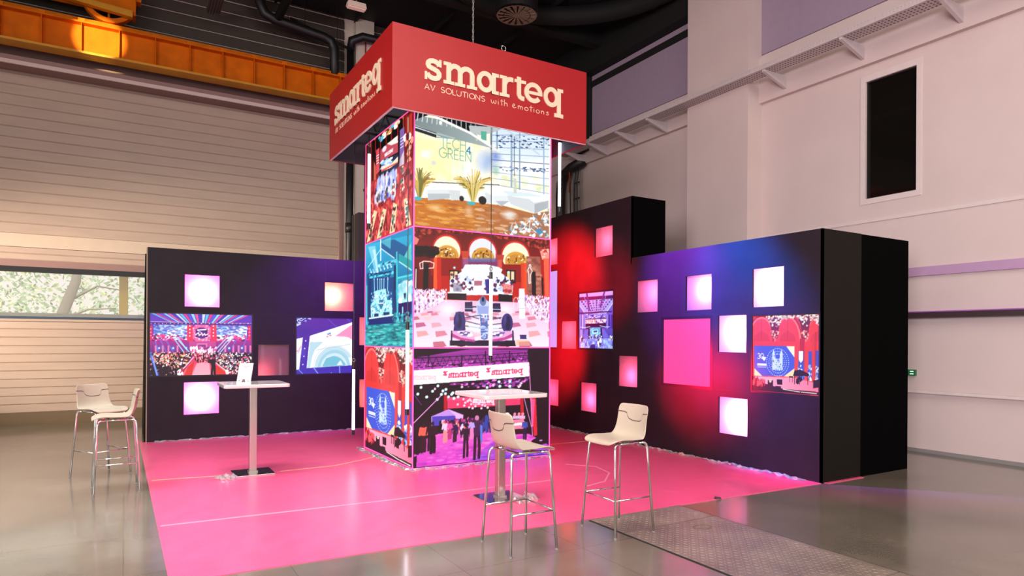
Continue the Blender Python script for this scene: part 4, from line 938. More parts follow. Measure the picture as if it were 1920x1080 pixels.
["P","f05090",[[0.854,0.532],[0.883,0.519],[0.87,0.268],[0.857,0.28]],1],
["L","f890e0",0.007,[[0.835,0.86],[0.849,0.554],[0.866,0.159]],1],
["L","f8a0e8",0.008,[[0.002,0.373],[0.182,0.59]],1],
["L","8030a0",0.005,[[0.007,0.609],[0.055,0.522]],1],
["L","f0a0e0",0.006,[[0.796,0.541],[0.857,0.269]],1],
["P",["v","f060c8","d838c8"],[[0.033,0.212],[0.167,0.269],[0.51,0.284],[0.837,0.206],[1.006,0.079],[1.006,-0.049],[0.005,-0.01],[0.004,0.092]],1],
["N",["ff90e0","c028b0","ff78d8","e048c8","b030c0"],160,[[0.033,0.202],[0.183,0.267],[0.51,0.279],[0.837,0.195],[1.001,0.068],[1.001,-0.032],[0.019,0.006]],0.006,0.02,3.5,5,0.5],
["P","5838e0",[[0.563,0.168],[1.006,0.09],[1.006,-0.049],[0.512,-0.026],[0.391,0.015]],0.35],
["P","7848e8",[[0.441,0.285],[0.725,0.259],[0.725,0.232],[0.441,0.253]],0.7],
["N",["4a30d0","8860f0"],60,[[0.442,0.035],[0.653,0.052],[1.001,0.057],[1.002,-0.043],[0.564,-0.022]],0.006,0.016,4,15,0.6],
["P","14060e",[[0.004,0.117],[0.034,0.103],[0.072,0.158],[0.064,0.249],[0.025,0.262],[0.004,0.245]],1],
["P","14060e",[[0.004,0.092],[0.026,0.099],[0.023,-0.004],[0.005,-0.01]],1],
["P","5040b8",[[0.12,0.421],[0.285,0.416],[0.285,0.38],[0.175,0.379],[0.173,0.339],[0.125,0.343]],1],
["P","e8b0f0",[[0.12,0.421],[0.237,0.475],[0.343,0.417],[0.339,0.384],[0.287,0.388],[0.285,0.416]],1],
["P","c890e8",[[0.12,0.421],[0.237,0.475],[0.285,0.416]],1],
["P","4a3cb0",[[0.287,0.388],[0.339,0.384],[0.339,0.368],[0.287,0.37]],1],
["L","d8a8e8",0.006,[[0.123,0.418],[0.125,0.343]],1],
["N",["2a0c30","ff60a0","e8d0ff","c03080","4a2070","ff9080","381048"],260,[[0.191,0.378],[0.423,0.38],[0.554,0.306],[0.554,0.254],[0.441,0.253],[0.224,0.253]],0.006,0.014,0.45,9,1],
["N",["3040a0","28184a"],30,[[0.475,0.386],[0.562,0.379],[0.563,0.279],[0.475,0.287]],0.014,0.02,0.4,19,1],
["E","c04040",0.215,0.369,0.007,0.012,1,0],
["P","f8c8f0",[[0.202,0.354],[0.229,0.351],[0.227,0.286],[0.205,0.288]],1],
["L","ff9090",0.018,[[0.209,0.288],[0.208,0.241],[0.207,0.194]],1],
["L","ff9090",0.018,[[0.221,0.286],[0.223,0.239],[0.222,0.198]],1],
["L","f8c8f0",0.014,[[0.202,0.348],[0.196,0.308]],1],
["L","f8c8f0",0.014,[[0.229,0.346],[0.235,0.308]],1],
["E","2a0a18",0.282,0.35,0.006,0.01,1,0],
["P","2a1048",[[0.27,0.336],[0.295,0.334],[0.294,0.275],[0.273,0.277]],1],
["L","30102a",0.018,[[0.277,0.276],[0.276,0.234],[0.275,0.192]],1],
["L","30102a",0.018,[[0.288,0.275],[0.29,0.233],[0.288,0.196]],1],
["L","2a1048",0.014,[[0.27,0.331],[0.265,0.294]],1],
["L","2a1048",0.014,[[0.295,0.329],[0.3,0.294]],1],
["E","2a0a18",0.248,0.364,0.005,0.009,1,0],
["P","f050a0",[[0.237,0.351],[0.259,0.349],[0.258,0.296],[0.239,0.298]],1],
["L","c03070",0.018,[[0.243,0.297],[0.242,0.259],[0.241,0.221]],1],
["L","c03070",0.018,[[0.253,0.296],[0.254,0.258],[0.253,0.225]],1],
["L","f050a0",0.014,[[0.237,0.346],[0.232,0.313]],1],
["L","f050a0",0.014,[[0.259,0.345],[0.264,0.314]],1],
["E","2a0a18",0.131,0.361,0.009,0.016,1,0],
["P","2a0c20",[[0.112,0.339],[0.15,0.336],[0.148,0.243],[0.117,0.246]],1],
["L","180612",0.027,[[0.123,0.245],[0.121,0.179],[0.119,0.113]],1],
["L","180612",0.027,[[0.14,0.244],[0.142,0.177],[0.14,0.119]],1],
["L","2a0c20",0.022,[[0.112,0.331],[0.104,0.274]],1],
["L","2a0c20",0.022,[[0.15,0.328],[0.159,0.274]],1],
["E","300c14",0.068,0.353,0.008,0.015,1,0],
["P","ff6050",[[0.051,0.333],[0.085,0.33],[0.083,0.247],[0.055,0.25]],1],
["L","30081a",0.03,[[0.061,0.249],[0.059,0.19],[0.057,0.13]],1],
["L","30081a",0.03,[[0.076,0.248],[0.078,0.188],[0.076,0.135]],1],
["L","ff6050",0.024,[[0.051,0.326],[0.044,0.274]],1],
["L","ff6050",0.024,[[0.085,0.323],[0.092,0.275]],1],
["E","2a0a18",0.111,0.35,0.008,0.014,1,0],
["P","240a1c",[[0.095,0.331],[0.127,0.328],[0.126,0.248],[0.099,0.25]],1],
["L","180612",0.018,[[0.104,0.25],[0.103,0.193],[0.101,0.135]],1],
["L","180612",0.018,[[0.119,0.248],[0.121,0.191],[0.119,0.14]],1],
["L","240a1c",0.014,[[0.095,0.324],[0.088,0.274]],1],
["L","240a1c",0.014,[[0.127,0.321],[0.135,0.274]],1],
["E","2a0a18",0.36,0.324,0.011,0.017,1,0],
["P","2a0c28",[[0.338,0.299],[0.382,0.295],[0.38,0.193],[0.344,0.196]],1],
["L","20081c",0.021,[[0.351,0.195],[0.349,0.122],[0.347,0.049]],1],
["L","20081c",0.021,[[0.37,0.194],[0.373,0.12],[0.371,0.055]],1],
["L","2a0c28",0.017,[[0.339,0.29],[0.329,0.227]],1],
["L","2a0c28",0.017,[[0.382,0.287],[0.392,0.227]],1],
["E","d080b0",0.44,0.384,0.015,0.023,1,0],
["P","401848",[[0.412,0.352],[0.469,0.347],[0.467,0.212],[0.419,0.217]],1],
["L","2a0c26",0.027,[[0.428,0.216],[0.426,0.12],[0.423,0.025]],1],
["L","2a0c26",0.027,[[0.454,0.214],[0.458,0.117],[0.455,0.032]],1],
["L","401848",0.022,[[0.412,0.341],[0.4,0.257]],1],
["L","401848",0.022,[[0.469,0.336],[0.482,0.257]],1],
["P","5878e0",[[0.462,0.325],[0.48,0.313],[0.481,0.161],[0.467,0.168]],1],
["L","30103a",0.018,[[0.428,0.359],[0.39,0.294]],1],
["L","48204a",0.021,[[0.428,0.353],[0.475,0.35]],1],
["E","2a0a18",0.402,0.361,0.006,0.01,1,0],
["P","c0a0ff",[[0.39,0.347],[0.414,0.345],[0.413,0.287],[0.393,0.289]],1],
["L","ff80c0",0.018,[[0.397,0.289],[0.396,0.247],[0.395,0.206]],1],
["L","ff80c0",0.018,[[0.408,0.288],[0.409,0.246],[0.408,0.21]],1],
["L","c0a0ff",0.014,[[0.39,0.342],[0.385,0.306]],1],
["L","c0a0ff",0.014,[[0.414,0.34],[0.42,0.306]],1],
["P","ff98c8",[[0.331,0.243],[0.339,0.242],[0.34,0.191],[0.331,0.192]],0.6],
["P","ff80a0",[[0.706,0.347],[0.803,0.348],[0.799,0.258],[0.714,0.26]],1],
["P","2a0c18",[[0.714,0.258],[0.799,0.258],[0.823,0.207],[0.716,0.212]],1],
["T","smart","ffffff",[0.714,0.293],[0.78,0.296],0.017,0.006,1],
["E","ff88a8",0.724,0.397,0.01,0.015,1,0],
["P","e0b0d8",[[0.708,0.384],[0.741,0.382],[0.743,0.353],[0.706,0.356]],1],
["E","ff88a8",0.757,0.395,0.01,0.015,1,0],
["P","e0b0d8",[[0.74,0.382],[0.773,0.38],[0.775,0.35],[0.738,0.353]],1],
["E","ff88a8",0.787,0.393,0.011,0.015,1,0],
["P","e0b0d8",[[0.771,0.38],[0.804,0.377],[0.806,0.348],[0.769,0.351]],1],
["E","2a0a18",0.803,0.337,0.008,0.011,1,0],
["P","3c48a8",[[0.789,0.321],[0.818,0.318],[0.817,0.252],[0.792,0.254]],1],
["L","201038",0.018,[[0.797,0.253],[0.796,0.206],[0.795,0.159]],1],
["L","201038",0.018,[[0.81,0.252],[0.812,0.205],[0.811,0.163]],1],
["L","3c48a8",0.014,[[0.789,0.315],[0.783,0.274]],1],
["L","3c48a8",0.014,[[0.818,0.313],[0.825,0.274]],1],
["P","f8f8ff",[[0.648,0.416],[0.68,0.413],[0.681,0.386],[0.648,0.389]],1],
["E","120610",0.933,0.131,0.077,0.033,1,0],
["E","c090d0",0.933,0.136,0.013,0.007,1,0]],
"conference_tables":[["F","7a1010"],
["P",["v","5a0c08","a81a14"],[[-0.024,1.011],[0.966,0.966],[0.972,0.466],[-0.018,0.613]],1],
["L","a02418",0.018,[[-0.011,1.285],[-0.002,0.609]],1],
["L","3a0606",0.018,[[0.046,1.264],[0.055,0.594]],1],
["L","c84030",0.018,[[0.102,1.243],[0.111,0.58]],1],
["L","200404",0.018,[[0.157,1.223],[0.165,0.566]],1],
["L","e07050",0.018,[[0.211,1.203],[0.219,0.552]],1],
["L","701010",0.018,[[0.264,1.183],[0.272,0.539]],1],
["L","a02418",0.018,[[0.316,1.164],[0.324,0.525]],1],
["L","3a0606",0.018,[[0.367,1.145],[0.375,0.512]],1],
["L","c84030",0.018,[[0.417,1.126],[0.425,0.499]],1],
["L","200404",0.018,[[0.466,1.108],[0.474,0.487]],1],
["L","e07050",0.018,[[0.515,1.09],[0.522,0.474]],1],
["L","701010",0.018,[[0.562,1.073],[0.57,0.462]],1],
["L","a02418",0.018,[[0.609,1.055],[0.616,0.45]],1],
["L","3a0606",0.018,[[0.655,1.038],[0.662,0.438]],1],
["L","c84030",0.018,[[0.7,1.022],[0.707,0.426]],1],
["L","200404",0.018,[[0.744,1.005],[0.751,0.415]],1],
["L","e07050",0.018,[[0.788,0.989],[0.795,0.404]],1],
["L","701010",0.018,[[0.831,0.973],[0.838,0.393]],1],
["L","a02418",0.018,[[0.873,0.958],[0.88,0.382]],1],
["L","3a0606",0.018,[[0.915,0.942],[0.921,0.371]],1],
["P","080606",[[0.148,0.987],[0.793,0.987],[0.796,0.728],[0.7,0.565],[0.329,0.585],[0.15,0.847]],1],
["N",["ffe0b0","e0a060","ffffff","50c0e0"],24,[[0.281,0.974],[0.72,0.991],[0.721,0.946],[0.296,0.919]],0.012,0.024,1.5,3,1],
["L","b82818",0.007,[[0.223,0.974],[0.224,0.862]],1],
["L","b82818",0.007,[[0.338,0.975],[0.34,0.855]],1],
["L","b82818",0.007,[[0.463,0.976],[0.464,0.848]],1],
["L","b82818",0.007,[[0.569,0.977],[0.57,0.842]],1],
["L","b82818",0.007,[[0.696,0.978],[0.697,0.834]],1],
["P","c04858",[[0.331,0.847],[0.697,0.869],[0.699,0.714],[0.333,0.737]],1],
["P","fff0e8",[[0.477,0.86],[0.697,0.863],[0.698,0.8],[0.571,0.818]],1],
["E","f4e0f0",0.423,0.83,0.044,0.026,1,0],
["T","WELCOME","ffffff",[0.433,0.755],[0.602,0.753],0.026,0.006,1],
["P","1c2448",[[0.355,0.73],[0.699,0.697],[0.7,0.565],[0.357,0.614]],1],
["E","30508c",0.466,0.679,0.096,0.041,1,0],
["N",["90c0f0","e0f0ff"],30,[[0.369,0.732],[0.559,0.699],[0.56,0.628],[0.37,0.665]],0.01,0.02,2,4,1],
["P","ffe4d0",[[0.361,0.686],[0.547,0.644],[0.699,0.674],[0.7,0.622],[0.547,0.615],[0.37,0.634]],1],
["P","e85840",[[0.362,0.649],[0.7,0.628],[0.7,0.617],[0.362,0.631]],1],
["P","e04858",[[0.239,0.876],[0.314,0.877],[0.317,0.649],[0.247,0.638]],1],
["P","8060a8",[[0.734,0.896],[0.818,0.898],[0.82,0.698],[0.737,0.634]],1],
["P","dcd8f4",[[0.737,0.634],[0.82,0.698],[0.821,0.575],[0.73,0.568]],0.8],
["L","ffffff",0.007,[[0.254,0.815],[0.303,0.813]],1],
["L","ffffff",0.007,[[0.752,0.816],[0.8,0.817]],1],
["L","ffffff",0.007,[[0.254,0.791],[0.303,0.788]],1],
["L","ffffff",0.007,[[0.752,0.789],[0.8,0.79]],1],
["L","ffffff",0.007,[[0.255,0.766],[0.304,0.763]],1],
["L","ffffff",0.007,[[0.752,0.762],[0.8,0.763]],1],
["L","ffffff",0.007,[[0.255,0.741],[0.304,0.739]],1],
["L","ffffff",0.007,[[0.752,0.734],[0.801,0.736]],1],
["P",["h","8a2018","d03830"],[[0.84,0.97],[0.96,0.969],[0.97,-0.009],[0.851,0.012]],1],
["L","ffc8a0",0.012,[[0.892,0.951],[0.894,0.752]],1],
["N",["fff0f0","701018","ffa080"],26,[[0.831,0.806],[0.957,0.796],[0.96,0.557],[0.833,0.572]],0.014,0.026,0.5,8,1],
["P",["v","a82838","c82c30"],[[-0.002,0.609],[0.329,0.585],[0.96,0.568],[0.966,-0.003],[0.006,0.007]],1],
["N",["e85050","801018","ff7868","4a0810","c03040"],420,[[-0.002,0.583],[0.96,0.513],[0.966,0.002],[0.006,0.019]],0.006,0.018,0.35,5,0.8],
["P","8098e8",[[0.329,0.573],[0.65,0.579],[0.653,0.348],[0.216,0.354]],0.65],
["N",["ffffff","a8b8ff","3040a0","d8e0ff"],150,[[0.3,0.58],[0.676,0.561],[0.653,0.348],[0.215,0.379]],0.008,0.02,0.3,6,0.8],
["P","ffd8a8",[[0.813,0.265],[0.872,0.265],[0.954,0.015],[0.863,0.016]],1],
["N",["301018","805040","fff4e0","c03838","408080"],26,[[0.841,0.236],[0.873,0.24],[0.92,0.043],[0.869,0.04]],0.008,0.016,0.6,511,1],
["P","ffd8a8",[[0.616,0.282],[0.692,0.248],[0.644,0.01],[0.541,0.011]],1],
["N",["301018","805040","fff4e0","c03838","408080"],26,[[0.619,0.253],[0.661,0.23],[0.635,0.037],[0.579,0.033]],0.008,0.016,0.6,407,1],
["P","ffd8a8",[[0.403,0.276],[0.477,0.248],[0.364,0.011],[0.264,0.009]],1],
["N",["301018","805040","fff4e0","c03838","408080"],26,[[0.391,0.25],[0.432,0.231],[0.371,0.036],[0.316,0.03]],0.008,0.016,0.6,315,1],
["P","ffd8a8",[[0.202,0.301],[0.275,0.273],[0.115,0.021],[0.031,0.009]],1],
["N",["301018","805040","fff4e0","c03838","408080"],26,[[0.181,0.274],[0.222,0.255],[0.134,0.046],[0.089,0.033]],0.008,0.016,0.6,239,1],
["P","f09888",[[0.588,0.457],[0.647,0.459],[0.633,0.342],[0.576,0.367]],1],
["N",["301018","805040","fff4e0","c03838","408080"],26,[[0.598,0.446],[0.63,0.451],[0.623,0.356],[0.592,0.373]],0.008,0.016,0.6,403,1],
["P","f09888",[[0.763,0.457],[0.818,0.454],[0.819,0.336],[0.747,0.348]],1],
["N",["301018","805040","fff4e0","c03838","408080"],26,[[0.774,0.444],[0.804,0.445],[0.805,0.351],[0.765,0.356]],0.008,0.016,0.6,474,1],
["P","f09888",[[0.469,0.458],[0.501,0.458],[0.457,0.36],[0.415,0.363]],1],
["N",["301018","805040","fff4e0","c03838","408080"],26,[[0.465,0.449],[0.483,0.451],[0.459,0.369],[0.436,0.37]],0.008,0.016,0.6,346,1],
["P","f09888",[[0.288,0.448],[0.345,0.447],[0.303,0.359],[0.251,0.364]],1],
["N",["301018","805040","fff4e0","c03838","408080"],26,[[0.292,0.439],[0.323,0.441],[0.3,0.368],[0.272,0.37]],0.008,0.016,0.6,288,1],
["P","f09888",[[0.762,0.559],[0.81,0.551],[0.811,0.489],[0.762,0.497]],1],
["N",["301018","805040","fff4e0","c03838","408080"],26,[[0.773,0.55],[0.799,0.547],[0.8,0.498],[0.773,0.501]],0.008,0.016,0.6,475,1]],
"cyan_stage":[["F","0e8ec0"],
["P",["v","22b4dc","0878ac"],[[0.002,1.001],[0.959,0.936],[0.964,0.549],[0.007,0.636]],1],
["P","0a5a94",[[0.369,0.975],[0.64,0.951],[0.961,0.819],[0.963,0.666],[0.642,0.784],[0.37,0.909]],1],
["P","60d0d8",[[0.369,0.975],[0.575,0.981],[0.565,0.876],[0.369,0.965]],0.7],
["P","70e0d0",[[0.829,0.773],[0.96,0.882],[0.962,0.72],[0.849,0.734]],0.8],
["P","14a0a8",[[0.726,0.815],[0.962,0.72],[0.963,0.63],[0.727,0.74]],1],
["P","b8ecf8",[[0.069,0.969],[0.236,0.955],[0.325,0.678],[0.239,0.687]],0.6],
["P","e0faff",[[0.173,0.923],[0.236,0.924],[0.308,0.695],[0.281,0.693]],0.6],
["L","ffffff",0.012,[[0.357,0.992],[0.359,0.8]],1],
["L","e8ffff",0.007,[[0.067,0.769],[0.365,0.91],[0.642,0.784]],1],
["L","e8ffff",0.007,[[0.738,0.74],[0.963,0.643]],1],
["L","80e0ec",0.03,[[0.312,0.756],[0.664,0.757]],0.8],
["N",["d0ffff","0a5080","40c8dc"],50,[[0.3,0.762],[0.664,0.762],[0.664,0.738],[0.312,0.74]],0.008,0.016,1,3,1],
["L","c8f8ff",0.014,[[0.114,0.747],[0.146,0.712]],0.7],
["E","ffffff",0.146,0.712,0.02,0.011,1,0.5],
["L","c8f8ff",0.014,[[0.184,0.734],[0.214,0.7]],0.7],
["E","ffffff",0.214,0.7,0.02,0.01,1,0.5],
["L","c8f8ff",0.014,[[0.261,0.731],[0.291,0.697]],0.7],
["E","ffffff",0.291,0.697,0.019,0.01,1,0.5],
["L","c8f8ff",0.014,[[0.336,0.743],[0.365,0.709]],0.7],
["E","ffffff",0.365,0.709,0.019,0.01,1,0.5],
["L","c8f8ff",0.014,[[0.414,0.744],[0.443,0.711]],0.7],
["E","ffffff",0.443,0.711,0.018,0.009,1,0.5],
["L","c8f8ff",0.014,[[0.484,0.745],[0.511,0.713]],0.7],
["E","ffffff",0.511,0.713,0.018,0.009,1,0.5],
["L","c8f8ff",0.014,[[0.556,0.746],[0.582,0.714]],0.7],
["E","ffffff",0.582,0.714,0.018,0.01,1,0.5],
["P","063a70",[[0.047,0.707],[0.644,0.674],[0.713,0.233],[0.053,0.24]],1],
["P","0a4a88",[[0.151,0.665],[0.623,0.647],[0.627,0.283],[0.144,0.29]],1],
["L","50d0e0",0.018,[[0.113,0.663],[0.644,0.655]],1],
["N",["063060","60e0f0","0a80b0"],40,[[0.099,0.691],[0.644,0.674],[0.644,0.626],[0.1,0.649]],0.01,0.018,1,4,1],
["L","b8f4ff",0.007,[[0.215,0.643],[0.224,0.524]],1],
["E","ffffff",0.215,0.64,0.01,0.006,1,0],
["L","b8f4ff",0.007,[[0.289,0.636],[0.295,0.519]],1],
["E","ffffff",0.289,0.633,0.01,0.006,1,0],
["L","b8f4ff",0.007,[[0.343,0.631],[0.345,0.515]],1],
["E","ffffff",0.343,0.628,0.009,0.006,1,0],
["L","b8f4ff",0.007,[[0.381,0.627],[0.381,0.512]],1],
["E","ffffff",0.381,0.624,0.009,0.006,1,0],
["L","b8f4ff",0.007,[[0.432,0.622],[0.43,0.508]],1],
["E","ffffff",0.432,0.619,0.01,0.006,1,0],
["L","b8f4ff",0.007,[[0.512,0.629],[0.507,0.503]],1],
["E","ffffff",0.513,0.612,0.009,0.006,1,0],
["P","a8ecf4",[[0.224,0.524],[0.468,0.53],[0.504,0.424],[0.599,0.414],[0.606,0.279],[0.144,0.279],[0.135,0.405],[0.218,0.432]],1],
["N",["ffffff","40b0d0","e0ffff","1888b0"],150,[[0.153,0.519],[0.581,0.497],[0.601,0.279],[0.144,0.285]],0.008,0.016,0.8,5,0.7],
["P","10508c",[[0.329,0.435],[0.412,0.43],[0.424,0.38],[0.389,0.361],[0.359,0.343],[0.317,0.395]],0.7],
["L","ffffff",0.01,[[0.317,0.403],[0.412,0.4]],1],
["P","083c70",[[0.22,0.31],[0.318,0.309],[0.319,0.279],[0.22,0.279]],1],
["P","083c70",[[0.425,0.315],[0.55,0.313],[0.551,0.281],[0.425,0.28]],1],
["L","e8ffff",0.014,[[0.105,0.268],[0.616,0.283]],1],
["P","0c2870",[[0.106,0.26],[0.713,0.261],[0.713,0.195],[0.08,0.197]],1],
["P","e0fafc",[[0.726,0.547],[0.964,0.558],[0.966,0.387],[0.736,0.382]],1],
["N",["80d0e0","ffffff","b0e8f0"],40,[[0.74,0.541],[0.958,0.549],[0.96,0.392],[0.742,0.391]],0.02,0.035,0.7,6,0.7],
["P","104060",[[0.823,0.46],[0.872,0.461],[0.863,0.43],[0.849,0.403],[0.829,0.432]],1],
["L","50d8e0",0.018,[[0.698,0.602],[0.963,0.603]],1],
["L","30a0c0",0.024,[[0.698,0.583],[0.964,0.58]],1],
["L","40d0d0",0.014,[[0.689,0.83],[0.709,0.223]],1],
["L","083058",0.024,[[0.654,0.711],[0.657,0.51]],1],
["L","0a4a80",0.014,[[0.073,0.715],[0.076,0.493]],1],
["L","50e0d8",0.012,[[0.04,0.591],[0.046,0.208]],1],
["P","2a1460",[[0.732,0.378],[0.966,0.383],[0.967,0.28],[0.723,0.279]],1],
["N",["50d0d0","0a3058","208898"],60,[[0.627,0.292],[0.967,0.289],[0.968,0.217],[0.639,0.206]],0.01,0.018,0.7,7,1],
["L","a0f0f0",0.012,[[0.806,0.341],[0.807,0.295]],1],
["P",["v","0a7888","18a8a8"],[[0.022,0.203],[0.713,0.209],[0.968,0.217],[0.971,0.011],[0.025,0.004]],1],
["N",["40d8d0","066070","20b0b0","0a4858","70e8e0"],360,[[0.022,0.198],[0.968,0.208],[0.971,0.013],[0.025,0.006]],0.006,0.014,3.5,8,0.55],
["E","90f4ec",0.308,0.142,0.278,0.027,0.5,0.9],
["L","104858",0.004,[[0.89,0.947],[0.901,0.01]],1]],
"red_arcade":[["F","e83030"],
["P",["v","e03028","f04838"],[[0.017,1.004],[0.992,1.001],[1.004,-0.011],[0.031,0.0]],1],
["P","b81c1c",[[0.413,0.64],[0.405,0.729],[0.384,0.813],[0.351,0.887],[0.306,0.947],[0.254,0.989],[0.195,1.011],[0.133,1.011],[0.073,0.99],[0.017,0.948],[-0.031,0.889],[-0.068,0.815],[-0.09,0.732],[-0.097,0.643]],1],
["P","f87870",[[0.388,0.64],[0.381,0.723],[0.362,0.802],[0.331,0.871],[0.292,0.926],[0.244,0.965],[0.192,0.986],[0.137,0.986],[0.083,0.966],[0.033,0.927],[-0.009,0.872],[-0.041,0.804],[-0.061,0.726],[-0.067,0.643]],1],
["P","ec3c34",[[0.362,0.64],[0.356,0.718],[0.339,0.792],[0.312,0.857],[0.277,0.909],[0.235,0.946],[0.189,0.965],[0.141,0.965],[0.094,0.946],[0.05,0.91],[0.013,0.858],[-0.015,0.794],[-0.032,0.72],[-0.037,0.643]],1],
["P","d02824",[[0.022,0.642],[0.055,0.743],[0.167,0.803],[0.277,0.742],[0.31,0.641]],0.5],
["L","a01414",0.005,[[0.165,0.954],[0.169,0.672]],0.5],
["P","b81c1c",[[0.784,0.638],[0.776,0.727],[0.758,0.812],[0.729,0.886],[0.69,0.946],[0.644,0.988],[0.593,1.01],[0.54,1.01],[0.487,0.988],[0.439,0.947],[0.398,0.887],[0.366,0.813],[0.347,0.73],[0.341,0.64]],1],
["P","f87870",[[0.761,0.638],[0.755,0.721],[0.738,0.8],[0.712,0.869],[0.677,0.925],[0.636,0.964],[0.591,0.984],[0.543,0.985],[0.497,0.965],[0.454,0.926],[0.417,0.87],[0.389,0.802],[0.372,0.723],[0.367,0.64]],1],
["P","ec3c34",[[0.739,0.638],[0.733,0.716],[0.718,0.79],[0.695,0.855],[0.664,0.908],[0.628,0.944],[0.588,0.963],[0.546,0.963],[0.505,0.945],[0.468,0.908],[0.436,0.856],[0.412,0.792],[0.397,0.718],[0.393,0.64]],1],
["P","d02824",[[0.444,0.64],[0.472,0.741],[0.569,0.801],[0.664,0.739],[0.693,0.638]],0.5],
["L","a01414",0.005,[[0.567,0.952],[0.571,0.669]],0.5],
["P","b81c1c",[[1.161,0.635],[1.155,0.725],[1.139,0.81],[1.114,0.884],[1.081,0.944],[1.041,0.987],[0.998,1.008],[0.952,1.009],[0.908,0.987],[0.866,0.945],[0.831,0.886],[0.805,0.811],[0.788,0.727],[0.784,0.638]],1],
["P","f87870",[[1.142,0.635],[1.137,0.719],[1.122,0.798],[1.1,0.867],[1.07,0.923],[1.035,0.963],[0.996,0.983],[0.955,0.983],[0.915,0.963],[0.879,0.924],[0.848,0.869],[0.824,0.799],[0.81,0.721],[0.806,0.638]],1],
["P","ec3c34",[[1.123,0.636],[1.118,0.714],[1.105,0.788],[1.085,0.853],[1.059,0.906],[1.028,0.943],[0.993,0.962],[0.958,0.962],[0.923,0.943],[0.891,0.907],[0.864,0.854],[0.843,0.789],[0.831,0.716],[0.827,0.637]],1],
["P","d02824",[[0.871,0.637],[0.895,0.738],[0.978,0.799],[1.059,0.737],[1.084,0.636]],0.5],
["L","a01414",0.005,[[0.976,0.951],[0.979,0.667]],0.5],
["P","ec3830",[[0.022,0.662],[0.996,0.657],[0.997,0.576],[0.023,0.582]],1],
["P","7a1210",[[0.273,1.004],[0.479,1.003],[0.432,0.801],[0.329,0.802]],1],
["N",["ffe8e0","e0c0b8","802018","f8f0ea","503028"],70,[[0.23,1.004],[0.518,1.003],[0.431,0.862],[0.328,0.862]],0.012,0.024,1,3,0.9],
["P","9a2420",[[0.318,0.802],[0.442,0.801],[0.423,0.7],[0.341,0.701]],1],
["N",["ffc8b8","5a1010","e87060"],26,[[0.324,0.802],[0.437,0.801],[0.423,0.7],[0.341,0.701]],0.012,0.02,1,13,1],
["P","7a1210",[[0.716,1.002],[0.892,1.002],[0.851,0.799],[0.764,0.8]],1],
["N",["ffe8e0","e0c0b8","802018","f8f0ea","503028"],70,[[0.68,1.002],[0.925,1.002],[0.851,0.86],[0.763,0.86]],0.012,0.024,1,4,0.9],
["P","9a2420",[[0.755,0.8],[0.86,0.799],[0.844,0.698],[0.774,0.698]],1],
["N",["ffc8b8","5a1010","e87060"],26,[[0.759,0.8],[0.856,0.799],[0.844,0.698],[0.774,0.698]],0.012,0.02,1,14,1],
["N",["ffe8e0","d0b0a8","f8f0ea","704038"],50,[[0.347,1.003],[0.734,1.002],[0.596,0.952],[0.45,0.953]],0.014,0.024,1,33,0.8],
["N",["ffe8e0","d0b0a8","f8f0ea","704038"],50,[[0.858,1.002],[0.992,1.001],[0.994,0.839],[0.935,0.92]],0.014,0.024,1,34,0.8],
["P","c02020",[[0.738,0.699],[0.8,0.698],[0.806,0.244],[0.744,0.244]],1],
["P","3858d8",[[0.046,0.602],[0.629,0.598],[0.667,0.558],[0.671,0.215],[0.051,0.201]],1],
["P","fff0d0",[[0.553,0.599],[0.666,0.598],[0.668,0.457]],1],
["P","ffe8c0",[[0.05,0.301],[0.187,0.199],[0.051,0.201]],1],
["P","ffe0b0",[[0.67,0.315],[0.671,0.204],[0.519,0.206]],1],
["E","c8ecff",0.589,0.387,0.008,0.003,1,0],
["E","c8ecff",0.588,0.359,0.008,0.003,1,0],
["E","c8ecff",0.582,0.331,0.008,0.004,1,0],
["E","c8ecff",0.573,0.305,0.008,0.004,1,0],
["E","c8ecff",0.56,0.281,0.008,0.004,1,0],
["E","c8ecff",0.544,0.26,0.008,0.004,1,0],
["E","c8ecff",0.525,0.242,0.009,0.004,1,0],
["E","c8ecff",0.504,0.227,0.008,0.004,1,0],
["E","c8ecff",0.48,0.217,0.009,0.004,1,0],
["E","c8ecff",0.455,0.211,0.009,0.003,1,0],
["E","c8ecff",0.429,0.209,0.009,0.003,1,0],
["E","c8ecff",0.403,0.211,0.009,0.004,1,0],
["E","c8ecff",0.377,0.218,0.009,0.004,1,0],
["E","c8ecff",0.352,0.229,0.009,0.004,1,0],
["E","c8ecff",0.329,0.244,0.009,0.004,1,0],
["E","c8ecff",0.308,0.262,0.009,0.004,1,0],
["E","c8ecff",0.29,0.284,0.009,0.004,1,0],
["E","c8ecff",0.275,0.308,0.009,0.004,1,0],
["E","c8ecff",0.264,0.334,0.009,0.004,1,0],
["E","c8ecff",0.257,0.361,0.009,0.004,1,0],
["E","c8ecff",0.255,0.389,0.009,0.004,1,0],
["E","c8ecff",0.257,0.417,0.009,0.004,1,0],
["E","c8ecff",0.263,0.445,0.009,0.003,1,0],
["E","c8ecff",0.273,0.471,0.009,0.003,1,0],
["E","c8ecff",0.287,0.495,0.009,0.003,1,0],
["E","c8ecff",0.305,0.516,0.008,0.004,1,0],
["E","c8ecff",0.325,0.534,0.009,0.004,1,0],
["E","c8ecff",0.348,0.548,0.009,0.004,1,0],
["E","c8ecff",0.373,0.559,0.008,0.004,1,0],
["E","c8ecff",0.398,0.565,0.009,0.004,1,0],
["E","c8ecff",0.425,0.568,0.008,0.003,1,0],
["E","c8ecff",0.451,0.565,0.008,0.004,1,0],
["E","c8ecff",0.476,0.558,0.008,0.004,1,0],
["E","c8ecff",0.5,0.547,0.008,0.004,1,0],
["E","c8ecff",0.522,0.533,0.008,0.003,1,0],
